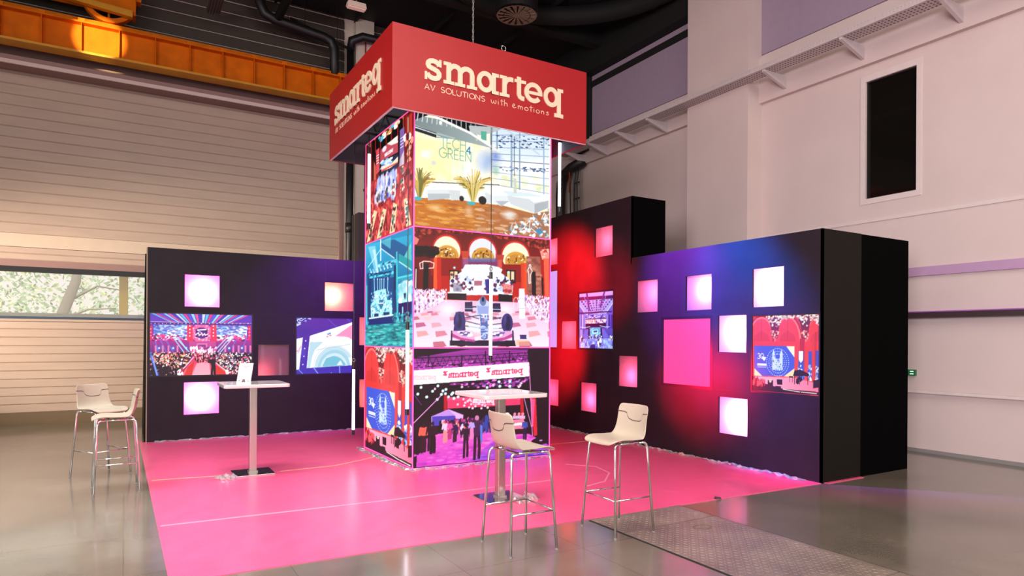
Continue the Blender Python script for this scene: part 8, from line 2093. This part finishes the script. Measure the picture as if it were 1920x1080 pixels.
MB().prism([(YA + .12, 0), (YA + 1.55, 0), (YA + .14, 2.9)], lambda u, v, d: (d, u, v), AX0 - .03, AX0 - .008).build('brace', M['sideboard'], dw)
for pts in ([(3.0, 2.0), (3.0, 2.09)], [(3.0, 2.585), (3.0, 2.99)], [(3.0, 0), (3.0, .97)], [(3.5, 2.6), (3.5, 2.99)], [(1.83, 2.0), (2.48, 2.0)], [(3.51, .985), (4.4, .985)], [(3.55, 1.0), (3.55, 2.0)]):
    MB().ribbon(pts, .006, lambda u, v, d: (u, YA - d, v), 0, .0012).build('panel_joint', M['seam'], dw)
dB = thing('display_wall', (XB, 7.5, 0), 'long black display wall with a raised section, holding the plain pink screen', 'display wall')
allB = list(SQ_B.values()) + list(TV_B.values())
holed(MB(), 'X', XB, XB + .03, 4.576, 7.81, 0, 2.8894, allB).build('front_board', M['board'], dB); holed(MB(), 'X', XB, XB + .03, 7.81, YA, 0, 3.856, allB).build('front_board', M['board'], dB)
MB().box(XB, 7.53, 4.576, 4.60, 0, 2.8894).build('end_board', M['sideboard'], dB); MB().box(7.53, 8.553, 4.582, 4.606, 0, 2.887).build('end_board', M['velvet'], dB)
MB().box(8.53, 8.553, 4.606, 7.81, 0, 2.887).box(7.1, 8.53, 7.79, 7.81, 0, 2.88).build('back_board', M['velvet'], dB); MB().box(XB + .03, 8.553, 4.606, 7.81, 2.85, 2.887).build('top_board', M['velvet'], dB)
MB().box(XB, 7.482, 7.81, 7.83, 2.8, 3.856).build('end_board', M['velvet'], dB); MB().box(7.46, 7.482, 7.83, 12.3, 0, 3.856).build('back_board', M['velvet'], dB); MB().box(XB + .03, 7.482, 7.83, 12.3, 3.82, 3.85).build('top_board', M['velvet'], dB)
for pts in ([(7.15, 0), (7.15, .94)], [(7.15, 1.95), (7.15, 2.885)], [(7.15, 1.95), (8.2, 1.95)], [(8.285, 3.49), (8.285, 3.85)], [(9.24, 2.45), (9.24, 3.85)], [(9.84, 3.49), (9.84, 3.85)], [(6.17, .96), (6.17, 1.96)], [(5.58, .96), (6.16, .96)], [(5.58, 1.955), (6.16, 1.955)], [(8.23, .9), (8.23, 1.43)], [(9.22, .1), (9.22, 1.43)]):
    MB().ribbon(pts, .006, lambda u, v, d: (XB - d, u, v), 0, .0012).build('panel_joint', M['seam'], dB)
sr = thing('storage_cabin', (5, 11.9, 0), 'tall dark storage cabin rising behind the television wall and tower', 'cabin')
MB().box(3.72, XB - .01, YA + .46, 12.3, 0, 3.95).build('cabin_body', mat('brown_grey_board', '4a403a', .7), sr)

# light squares: opal panel set back in its opening, white-lined housing and a lamp behind
GS = 'lit squares in the black display walls'
def light_square(axis, rect_, label, lx, lz, dist, energy, color, fill=None):
    a0, a1, z0, z1 = rect_; ac, zc = (a0 + a1) / 2, (z0 + z1) / 2; pos = YA if axis == 'Y' else XB; dep = .36
    P = (lambda a, d, z: (a, pos + d, z)) if axis == 'Y' else (lambda a, d, z: (pos + d, a, z))
    t = thing('light_box', P(ac, .04, z0), label, 'light box', GS)
    def bx(mb, a, c, d, e, f, g):
        lo, hi = P(a, d, f), P(c, e, g); return mb.box(min(lo[0], hi[0]), max(lo[0], hi[0]), min(lo[1], hi[1]), max(lo[1], hi[1]), f, g)
    mesh_obj('acrylic_panel', [P(a0, .026, z0), P(a1, .026, z0), P(a1, .026, z1), P(a0, .026, z1)], [(0, 1, 2, 3)] if axis == 'Y' else [(3, 2, 1, 0)], M['acrylic'], t)
    h = MB(); e = .004
    bx(h, a0, a0 + e, .03, dep, z0, z1); bx(h, a1 - e, a1, .03, dep, z0, z1); bx(h, a0, a1, .03, dep, z0, z0 + e); bx(h, a0, a1, .03, dep, z1 - e, z1); bx(h, a0, a1, dep - e, dep, z0, z1)
    h.build('housing', M['housing'], t)
    sgn = 1 if axis == 'Y' else -1
    loc = Vector(P(ac + sgn * lx * (a1 - a0), .03 + dist, zc + lz * (z1 - z0))); org = ORG[t.name]
    lamp('lamp', 'POINT', tuple(loc - Vector(org)), energy, color, radius=.02, parent=t)
PK = (1, .22, .62); RD = (1, .06, .14); WM = (1, .42, .34)
light_square('Y', SQ_A['a'], 'magenta lit square with white-hot centre above the stage-show television', 0.02, -0.03, 0.12, 85, (1, .07, .6))
light_square('Y', SQ_A['b'], 'magenta lit square with white-hot centre below the stage-show television', -0.05, 0.02, 0.12, 90, (1, .07, .64))
light_square('Y', SQ_A['c'], 'dull grey-red lit square between the two televisions', -0.4, -0.4, 0.16, 2.2, (1, .1, .12))
light_square('Y', SQ_A['d'], 'red lit square with pale hot spot above the purple stage screen', -0.27, 0.04, 0.11, 22, (1, .16, .07))
light_square('Y', SQ_A['e'], 'red lit square beside the purple screen, half behind the tower, upper one', 0.2, -0.1, 0.14, 20, (1, .16, .1))
light_square('Y', SQ_A['f'], 'red lit square low on the wall, half behind the tower', 0.2, -0.1, 0.14, 20, (1, .16, .1))
light_square('X', SQ_B['b1'], 'pink lit square highest on the raised wall section', 0.15, 0, 0.2, 6, (1, .12, .25))
light_square('X', SQ_B['b2'], 'pink lit square on the raised wall section, cut off by the tower', 0.1, 0, 0.2, 5, (1, .14, .25))
light_square('X', SQ_B['b3'], 'flat red lit square beside the blue atrium display', 0, 0.1, 0.26, 7, (1, .1, .2))
light_square('X', SQ_B['b4'], 'dusty pink lit square right above the black wall seam, beside the blue wash', 0.3, 0.1, 0.2, 8, (1, .14, .24))
light_square('X', SQ_B['b5'], 'pink-white lit square with bright spot above the plain pink screen', 0.24, 0.08, 0.11, 12, (1, .26, .6))
light_square('X', SQ_B['b6'], 'white lit square glowing above the red arcade display', 0.2, 0.02, 0.13, 28, (1, .42, .9))
light_square('X', SQ_B['b7'], 'white-violet lit square between pink screen and red arcade display', 0.22, 0.04, 0.11, 32, (1, .28, .8))
light_square('X', SQ_B['b8'], 'white-violet lit square low on the wall nearest its open end', 0.2, 0, 0.11, 32, (1, .25, .76))
light_square('X', SQ_B['b9'], 'pink-red lit square below and right of the blue atrium display', 0.15, -0.15, 0.16, 7, (1, .08, .22))
light_square('X', SQ_B['b10'], 'pink-red lit square near the floor, below the blue atrium display', 0.1, -0.08, 0.14, 7, (1, .08, .22))
light_square('X', SQ_B['b11'], 'pink-red lit square near the floor, cut off by the tower', 0, 0, 0.2, 6, (1, .07, .2))








# televisions and LED displays in the walls
def display(axis, rect_, name, label, art, w, h, strength, inset=.02, flat=None):
    a0, a1, z0, z1 = rect_; pos = YA if axis == 'Y' else XB
    P = (lambda a, d, z: (a, pos + d, z)) if axis == 'Y' else (lambda a, d, z: (pos + d, a, z))
    t = thing(name, P((a0 + a1) / 2, .02, z0), label, 'television' if name == 'television' else 'screen', 'screens built into the black display walls')
    def bx(mb, a, c, d, e, f, g):
        lo, hi = P(a, d, f), P(c, e, g); return mb.box(min(lo[0], hi[0]), max(lo[0], hi[0]), min(lo[1], hi[1]), max(lo[1], hi[1]), f, g)
    fr = MB(); k = inset
    bx(fr, a0, a0 + k, .001, .03, z0, z1); bx(fr, a1 - k, a1, .001, .03, z0, z1); bx(fr, a0 + k, a1 - k, .001, .03, z0, z0 + k); bx(fr, a0 + k, a1 - k, .001, .03, z1 - k, z1); fr.build('frame', M['bezel'], t)
    bx(MB(), a0 + .002, a1 - .002, .03, .09, z0 + .002, z1 - .002).build('casing', M['black'], t)
    lft, rgt = (a0 + k, a1 - k) if axis == 'Y' else (a1 - k, a0 + k)
    if flat:
        m = mat('plain_pink_screen', (.01, .005, .008), .5, emit=1.0, emitcol=flat)
        q = [P(lft, .012, z0 + k), P(rgt, .012, z0 + k), P(rgt, .012, z1 - k), P(lft, .012, z1 - k)]; mesh_obj('screen_surface', q, [(0, 1, 2, 3)], m, t)
    else:
        o = P(lft, .012, z0 + k); e = P(rgt, .012, z0 + k); screen('screen_surface', art, t, o, (e[0] - o[0], e[1] - o[1], 0), (0, 0, z1 - z0 - 2 * k), w, h, strength)
    return t
display('Y', TV_A['show'], 'television', 'wide television showing a red carpet stage show with beams', 'stage_show', 240, 150, 1.15)
display('Y', TV_A['purple'], 'led_display', 'square LED screen showing a white curved shape on purple', 'purple_screen', 130, 130, 1.0, .025)
display('X', TV_B['atrium'], 'television', 'upright television showing a blue-violet atrium with gridded ceiling', 'atrium', 96, 130, 1.1, .03)
display('X', TV_B['pink'], 'led_display', 'LED screen showing plain bright pink', None, 0, 0, 1, .035, 'ff4c9c')
display('X', TV_B['arcade'], 'television', 'television at the open wall end showing red arches and a blue backdrop', 'red_arcade_display', 150, 160, 1.1, .022)
def display_tall():
    t = display('X', TV_B['tall'], 'led_display', 'upright LED screen in lilac, mostly hidden behind the tower', None, 0, 0, 1, .02, 'a898ff')
    for c in t.children:
        if c.name.startswith('screen_surface'):
            c.data.materials.clear(); c.data.materials.append(mat('lilac_screen', (.01, .01, .01), .5, emit=1.0, emitcol='a0a4f8'))
display_tall()

# ------------------------------------------------------------------ the picture tower and the red sign
TX, TY, TW, TD = 3.0322, 7.486, 2.0065, 1.8654; ROWS = [.03, 1.4999, 2.9887, 4.4452]
tw = thing('led_tower', (TX + TW / 2, TY + TD / 2, .0065), 'square tower clad in bright picture screens standing under the red sign', 'LED tower')
MB().box(TX + .012, TX + TW - .012, TY + .012, TY + TD - .012, .0065, 4.44).build('core', M['black'], tw)
for i, (fa, sa) in enumerate((('festival_yard', 'red_arcade'), ('arcade_with_car', 'cyan_stage'), ('hall_with_plants', 'conference_tables'))):
    z0, z1 = ROWS[i] + .008, ROWS[i + 1] - .008
    screen('front_screen', fa, tw, (TX + .008, TY, z0), (TW - .016, 0, 0), (0, 0, z1 - z0), 256, 200, 1.15)['label'] = ['screen showing people in a festival yard', 'screen showing a racing car in a red arcade', 'screen showing a hall with plants'][i]
    screen('side_screen', sa, tw, (TX, TY + TD - .008, z0), (0, -TD + .016, 0), (0, 0, z1 - z0), 110, 190, 1.15)['label'] = ['screen showing a red arcade with blue backdrop', 'screen showing a cyan stage', 'screen showing conference tables in red light'][i]
    for nm, q, c in (('far_screen', [(TX + TW, TY + .01, z0), (TX + TW, TY + TD - .01, z0), (TX + TW, TY + TD - .01, z1), (TX + TW, TY + .01, z1)], ['ff2440', 'e02050', 'ff2030'][i]), ('rear_screen', [(TX + TW - .01, TY + TD, z0), (TX + .01, TY + TD, z0), (TX + .01, TY + TD, z1), (TX + TW - .01, TY + TD, z1)], ['ff60b0', '8060ff', 'a040e0'][i])):
        mesh_obj(nm, q, [(0, 1, 2, 3)], mat('lit_' + nm + str(i), (.01, .01, .01), .5, emit=.9, emitcol=c), tw)
e = .006
fr = MB()
for x, y in ((TX, TY), (TX + TW, TY), (TX, TY + TD), (TX + TW, TY + TD)): fr.box(x - e, x + e, y - e, y + e, .01, 4.445)
for z in ROWS + []:
    z = z - .01 if z < .1 else z
    fr.box(TX - .003, TX + TW + .003, TY - .003, TY + .012, z - e, z + e); fr.box(TX - .003, TX + .012, TY, TY + TD, z - e, z + e); fr.box(TX + TW - .012, TX + TW + .003, TY, TY + TD, z - e, z + e); fr.box(TX, TX + TW, TY + TD - .012, TY + TD + .003, z - e, z + e)
fr.build('lit_edge', M['pinkedge'], tw)
SX, SY, SW, SD, Z0, Z1 = 2.5083, 6.8421, 2.6482, 2.5441, 4.1543, 5.0884
sg = thing('hanging_sign', (SX + SW / 2, SY + SD / 2, Z0), 'big red hanging box sign with raised cream lettering around the tower top', 'sign')
t_ = .03
for nm, bb in (('fascia', (SX, SX + SW, SY, SY + t_)), ('fascia', (SX, SX + t_, SY + t_, SY + SD)), ('fascia', (SX + SW - t_, SX + SW, SY + t_, SY + SD)), ('fascia', (SX + t_, SX + SW - t_, SY + SD - t_, SY + SD))):
    MB().box(*bb, Z0, Z1).build(nm, M['red'], sg)
for bb in ((SX + t_, SX + SW - t_, SY + t_, SY + t_ + .004), (SX + t_, SX + t_ + .004, SY + t_, SY + SD - t_), (SX + SW - t_ - .004, SX + SW - t_, SY + t_, SY + SD - t_), (SX + t_, SX + SW - t_, SY + SD - t_ - .004, SY + SD - t_)):
    MB().box(*bb, Z0 + .002, Z1).build('lining', M['fascia_in'], sg)
b = MB(); b.box(SX + .002, SX + t_ - .002, SY + .002, SY + SD - .002, Z0 - .004, Z0).box(SX + t_, SX + SW - .002, SY + .002, SY + t_ - .002, Z0 - .004, Z0); b.build('pale_rim', M['pale'], sg)
tm = MB()
for zz in (4.55, 4.85):
    for y in (SY + .3, SY + SD - .3): tm.tube([(SX + t_, y, zz), (SX + SW - t_, y, zz)], .025, 8)
    for x in (SX + .3, SX + SW - .3): tm.tube([(x, SY + t_, zz), (x, SY + SD - t_, zz)], .025, 8)
for k in range(10):
    for y in (SY + .3, SY + SD - .3): tm.tube([(SX + .1 + k * .25, y, 4.55), (SX + .225 + k * .25, y, 4.85)], .012, 6); tm.tube([(SX + .225 + k * .25, y, 4.85), (SX + .35 + k * .25, y, 4.55)], .012, 6)
    for x in (SX + .3, SX + SW - .3): tm.tube([(x, SY + .1 + k * .24, 4.55), (x, SY + .22 + k * .24, 4.85)], .012, 6); tm.tube([(x, SY + .22 + k * .24, 4.85), (x, SY + .34 + k * .24, 4.55)], .012, 6)
tm.build('truss', M['blackmetal'], sg)
def wordmark(fn):
    for ch, pieces in SLAB.items():
        b = MB()
        for k, p in enumerate(pieces):
            if p[0] == 'r': b.prism(p[1], fn, 0, .015 - .0005 * k)
            else: b.ribbon(p[1], p[2], fn, 0, .015 - .0005 * k)
        b.build('letter', M['cream'], sg)
def tagline(fn, z):
    b = MB(); 
    for txt, font, x0, x1, cap, w in (('AV', FONT, 2.892, 3.017, .061, .0075), ('SOLUTIONS', FONT, 3.092, 3.658, .061, .0075), ('with', HAND, 3.742, 3.966, .068, .006), ('emotions', HAND, 4.031, 4.566, .068, .006)):
        st, tw_ = text_strokes(txt, font)
        for k, s_ in enumerate(st): b.ribbon([(x0 - 2.885 + x / tw_ * (x1 - x0), y * cap + z) for x, y in s_], w, fn, 0, .003 + .0004 * (k % 3))
    b.build('tagline', M['cream'], sg)
wordmark(lambda u, v, d: (2.885 + u, SY - d, 4.533 + v)); tagline(lambda u, v, d: (2.885 + u, SY - d, 4.425 + v), 0)
wordmark(lambda u, v, d: (SX - d, 9.09 - u, 4.565 + v)); tagline(lambda u, v, d: (SX - d, 9.09 - u, 4.458 + v), 0)
ey = MB().tube([(3.92 + .03 * math.cos(t), SY + .015, Z1 + .035 + .03 * math.sin(t)) for t in [i * math.pi / 6 for i in range(13)]], .006, 6); ey.build('eyebolt', M['chrome'], sg)
ch = MB()
for i in range(78):
    z = Z1 + i * .05
    if z > ZC - .04: break
    ring = [(.011 * math.cos(t), .031 * math.sin(t)) for t in [k * math.pi / 5 for k in range(11)]]
    ch.tube([(4.09 + (a if i % 2 else 0), 8.0 + (0 if i % 2 else a), z + c) for a, c in ring], .004, 5, cap=False)
hc = thing('hoist_chain', (4.09, 8.0, Z1), 'thin metal chain holding the red sign from the roof', 'chain'); ch.build('links', M['grey'], hc)
MB().tube([(4.09, 8.0, Z1 + .02), (4.09, 8.0, 4.86)], .02, 8).tube([(4.09, SY + .3, 4.85), (4.09, SY + SD - .3, 4.85)], .025, 8).build('hook_bar', M['blackmetal'], hc)
# hanging light tubes
GT = 'white light tubes hanging round the tower'
def tube_light(x, y, zb, zt, ztop, label):
    t = thing('tube_light', (x, y, zb), label, 'light tube', GT)
    MB().cyl((x, y, zb + .07), (x, y, zt), .019, 14).build('tube', M['tube'], t, smooth=False)
    MB().cyl((x, y, zb), (x, y, zb + .07), .021, 14).build('end_cap', M['black'], t); MB().cyl((x, y, zt), (x, y, zt + .09), .021, 14).build('end_cap', M['black'], t)
    MB().cyl((x, y, zt + .09), (x, y, ztop), .004, 6).build('hanging_wire', M['black'], t)
    MB().tube([(x + .02 * math.cos(k), y, zt + .13 + .025 * math.sin(k)) for k in [i * math.pi / 5 for i in range(11)]], .005, 5).build('shackle', M['grey'], t)
    return t
tube_light(2.75, 8.97, .27, 1.18, 4.6, 'light tube hanging lowest, beside the purple stage screen')
tube_light(2.75, 8.345, 3.05, 4.03, 4.6, 'light tube hanging high in front of the conference table picture')
tube_light(2.75, 6.96, .75, 1.71, 4.6, 'light tube hanging in front of the low red arcade picture')
tube_light(3.925, 7.15, 1.34, 2.36, 4.6, 'light tube hanging in front of the racing car picture')
tube_light(5.105, 7.37, 3.36, 4.30, 4.6, 'light tube hanging at the tower edge under the sign, before the raised wall')
mt = MB()
for x, y in ((2.75, 8.97), (2.75, 8.345), (2.75, 6.96)): mt.box(SX + t_, x + .03, y - .015, y + .015, 4.58, 4.61)
mt.box(3.91, 3.94, SY + t_, 7.17, 4.58, 4.61).box(5.09, SX + SW - t_, 7.355, 7.385, 4.58, 4.61)
mt.build('tube_bracket', M['blackmetal'], sg)

# ------------------------------------------------------------------ furniture
st = thing('bar_stool', (0, 0, 0), '', 'bar stool', 'white bar stools with chrome legs', 0); local(st)
prof = [(.215, .742), (.212, .756), (.19, .768), (.14, .774), (.06, .770), (-.02, .765), (-.09, .768), (-.135, .782), (-.165, .812), (-.182, .86), (-.192, .92), (-.202, .98), (-.213, 1.03), (-.220, 1.055)]
wid = [.155, .185, .202, .212, .216, .216, .214, .21, .203, .193, .187, .188, .19, .165]
def shell_pt(i, t, off):
    x, z = prof[i]; a = prof[max(0, i - 1)]; c = prof[min(len(prof) - 1, i + 1)]; dx, dz = c[0] - a[0], c[1] - a[1]; L = math.hypot(dx, dz); nx, nz = dz / L, -dx / L
    w = wid[i]; y = t * w; seat = i < 7
    curve = (.016 * t * t) if seat else .034 * t * t
    if seat: z += curve if i > 2 else curve * .3
    else: x += curve
    return (x + nx * off, y, z + nz * off)
nT = 14; V = []; F = []; n = len(prof)
for off in (0, .011):
    for i in range(n):
        for j in range(nT + 1): V.append(shell_pt(i, j / nT * 2 - 1, off))
def vid(l, i, j): return l * n * (nT + 1) + i * (nT + 1) + j
for i in range(n - 1):
    for j in range(nT):
        F.append((vid(0, i, j), vid(0, i + 1, j), vid(0, i + 1, j + 1), vid(0, i, j + 1))); F.append((vid(1, i, j + 1), vid(1, i + 1, j + 1), vid(1, i + 1, j), vid(1, i, j)))
    F.append((vid(0, i, 0), vid(1, i, 0), vid(1, i + 1, 0), vid(0, i + 1, 0))); F.append((vid(0, i, nT), vid(0, i + 1, nT), vid(1, i + 1, nT), vid(1, i, nT)))
for j in range(nT): F.append((vid(0, 0, j), vid(0, 0, j + 1), vid(1, 0, j + 1), vid(1, 0, j))); F.append((vid(0, n - 1, j), vid(1, n - 1, j), vid(1, n - 1, j + 1), vid(0, n - 1, j + 1)))
sh = mesh_obj('seat_shell', V, F, M['white'], st, smooth=True); ss = sh.modifiers.new('sub', 'SUBSURF'); ss.levels = 1; ss.render_levels = 2
def back_at(z, t, off):
    for i in range(8, n - 1):
        if prof[i][1] <= z <= prof[i + 1][1]:
            f = (z - prof[i][1]) / (prof[i + 1][1] - prof[i][1]); a = shell_pt(i, t, off); c = shell_pt(i + 1, t, off); return tuple(a[k] + f * (c[k] - a[k]) for k in range(3))
    return shell_pt(9, t, off)
path = [(-1, .985), (-.62, .98), (-.5, .972), (-.44, .945), (-.34, .925), (-.1, .914), (.15, .912), (.4, .915), (.52, .925), (.56, .955), (.6, .978), (1, .985)]
fine = []
for (a, c), (e_, f) in zip(path[:-1], path[1:]): fine += [(a + (e_ - a) * k / 4, c + (f - c) * k / 4) for k in range(4)]
fine.append(path[-1])
for off, nm in ((-.0025, 'handle_slot'), (.0115, 'handle_slot')):
    b = MB()
    for k in range(len(fine) - 1):
        q = []
        for (t, z), dz_ in ((fine[k], -.0045), (fine[k + 1], -.0045), (fine[k + 1], .0045), (fine[k], .0045)): q.append(back_at(z + dz_, t, off))
        o2 = .0015 if off < 0 else -.0015
        q2 = [(p[0] + o2 * 0, p[1], p[2]) for p in q]; b.add(q2, [(0, 1, 2, 3)])
    b.build(nm, M['slot'], st)
for sx, sy in ((1, 1), (1, -1), (-1, 1), (-1, -1)):
    top = (sx * .165, sy * .165, .735); ft = (sx * .205, sy * .225, 0)
    MB().tube([(sx * .10, sy * .155, .752), (sx * .15, sy * .163, .750), (sx * .168, sy * .167, .735), (sx * .173, sy * .174, .70), (ft[0], ft[1], .006)], .0105, 10).build('leg', M['chrome'], st, smooth=True)
    lg = st.children[-1]; MB().cyl((ft[0], ft[1], 0), (ft[0], ft[1], .014), .0125, 10).build('foot_cap', M['grey'], lg)
MB().tube([(.10, .155, .752), (-.10, .155, .752)], .0105, 10).tube([(.10, -.155, .752), (-.10, -.155, .752)], .0105, 10).box(-.11, -.07, -.15, .15, .742, .750).box(.06, .10, -.15, .15, .742, .750).build('under_frame', M['chrome'], st, smooth=True)
lx = lambda z: .168 + (.205 - .168) * (1 - z / .735); ly = lambda z: .167 + (.225 - .167) * (1 - z / .735)
zf = .30
for nm, a, c in (('footrest', (lx(zf), -ly(zf), zf), (lx(zf), ly(zf), zf)), ('side_bar', (lx(zf), ly(zf), zf), (-lx(zf), ly(zf), zf)), ('side_bar', (lx(zf), -ly(zf), zf), (-lx(zf), -ly(zf), zf))): MB().tube([a, c], .007, 8).build(nm, M['chrome'], st, smooth=True)
for yy in (-.1, .1): MB().box(-.02, .02, yy - .015, yy + .015, .735, .765).build('mount', M['grey'], st)
st.location = (2.66, 4.37, 0); st['label'] = 'white bar stool seen from behind, in front of the table by the festival screen'
dup(st, (3.62, 4.335, 0), math.pi, 'white bar stool with two legs on the studded steel plate')
dup(st, (-.07, 8.07, 0), math.pi + .05, 'white bar stool seen side-on beside the pink carpet corner')
dup(st, (-.23, 9.01, 0), -.986, 'white bar stool at the photo edge, behind another stool')

tb = thing('bar_table', (0, 0, 0), '', 'bar table', 'white-topped bar tables', 0); local(tb)
def rrect(w, h, r, n=6):
    out = []
    for cx, cy, a in ((w / 2 - r, h / 2 - r, 0), (-w / 2 + r, h / 2 - r, 90), (-w / 2 + r, -h / 2 + r, 180), (w / 2 - r, -h / 2 + r, 270)): out += arc(cx, cy, r, r, a, a + 90, n)
    return out
MB().prism(rrect(.72, .70, .05), lambda u, v, d: (u, v, d), 1.032, 1.072).build('table_top', M['tabletop'], tb, bevel=.006)
MB().box(-.04, .04, -.04, .04, .012, 1.026).build('post', M['steel'], tb, bevel=.004)
MB().box(-.12, .12, -.12, .12, 1.026, 1.032).build('mounting_plate', M['steel'], tb)
pb = MB().prism(rrect(.44, .42, .008, 2), lambda u, v, d: (u, v, d), .0, .012).build('base_plate', M['chrome'], tb, bevel=.002); MB().box(-.05, .05, -.05, .05, .012, .03).build('collar', M['steel'], pb)
tb.location = (1.32, 8.27, .0065); tb['label'] = 'white-topped bar table with a small upright card on it'
dup(tb, (3.28, 5.76, .0065), 0, 'white-topped bar table with nothing on it, by the festival screen')
# card standing on the first table
cz = 1.079
cdv = thing('table_card', (1.19, 8.15, cz), 'white upright information card standing on the bar table', 'card')
def cardp(u, v, d): return (1.115 + u * .155 + v * .042 - d * .1, 8.14 + u * .01 + v * .05 - d, cz + .012 * 0 + v * .235)
MB().prism([(0, 0), (1, 0), (1, 1), (0, 1)], cardp, 0, .004).build('card_sheet', M['card'], cdv)
MB().prism([(.1, .0), (.9, 0), (.9, .03), (.1, .03)], lambda u, v, d: (1.115 + u * .155, 8.15 + d, cz + v * .1), 0, .08).build('foot', M['card'], cdv)
b = MB()
for u0, u1, v0 in ((.3, .78, .835), (.42, .62, .775)): b.prism([(u0, v0), (u1, v0), (u1, v0 + .018), (u0, v0 + .018)], cardp, .004, .0046)
b.prism([(.1, .13), (.24, .13), (.24, .16), (.1, .16)], cardp, .004, .0046).prism([(.72, .10), (.9, .10), (.9, .125), (.72, .125)], cardp, .004, .0046); b.build('printed_line', M['ink'], cdv)
MB().prism(arc(.48, .165, .1, .055, 0, 180, 10) + [(.36, .1), (.6, .1)], cardp, .004, .0046).build('emblem', M['ink'], cdv); MB().prism([(.4, .125), (.56, .125), (.56, .155), (.4, .155)], cardp, .0046, .005).build('emblem', M['orangeink'], cdv); MB().prism([(.3, .07), (.66, .07), (.62, .1), (.34, .1)], cardp, .004, .0048).build('emblem', M['blueink'], cdv)
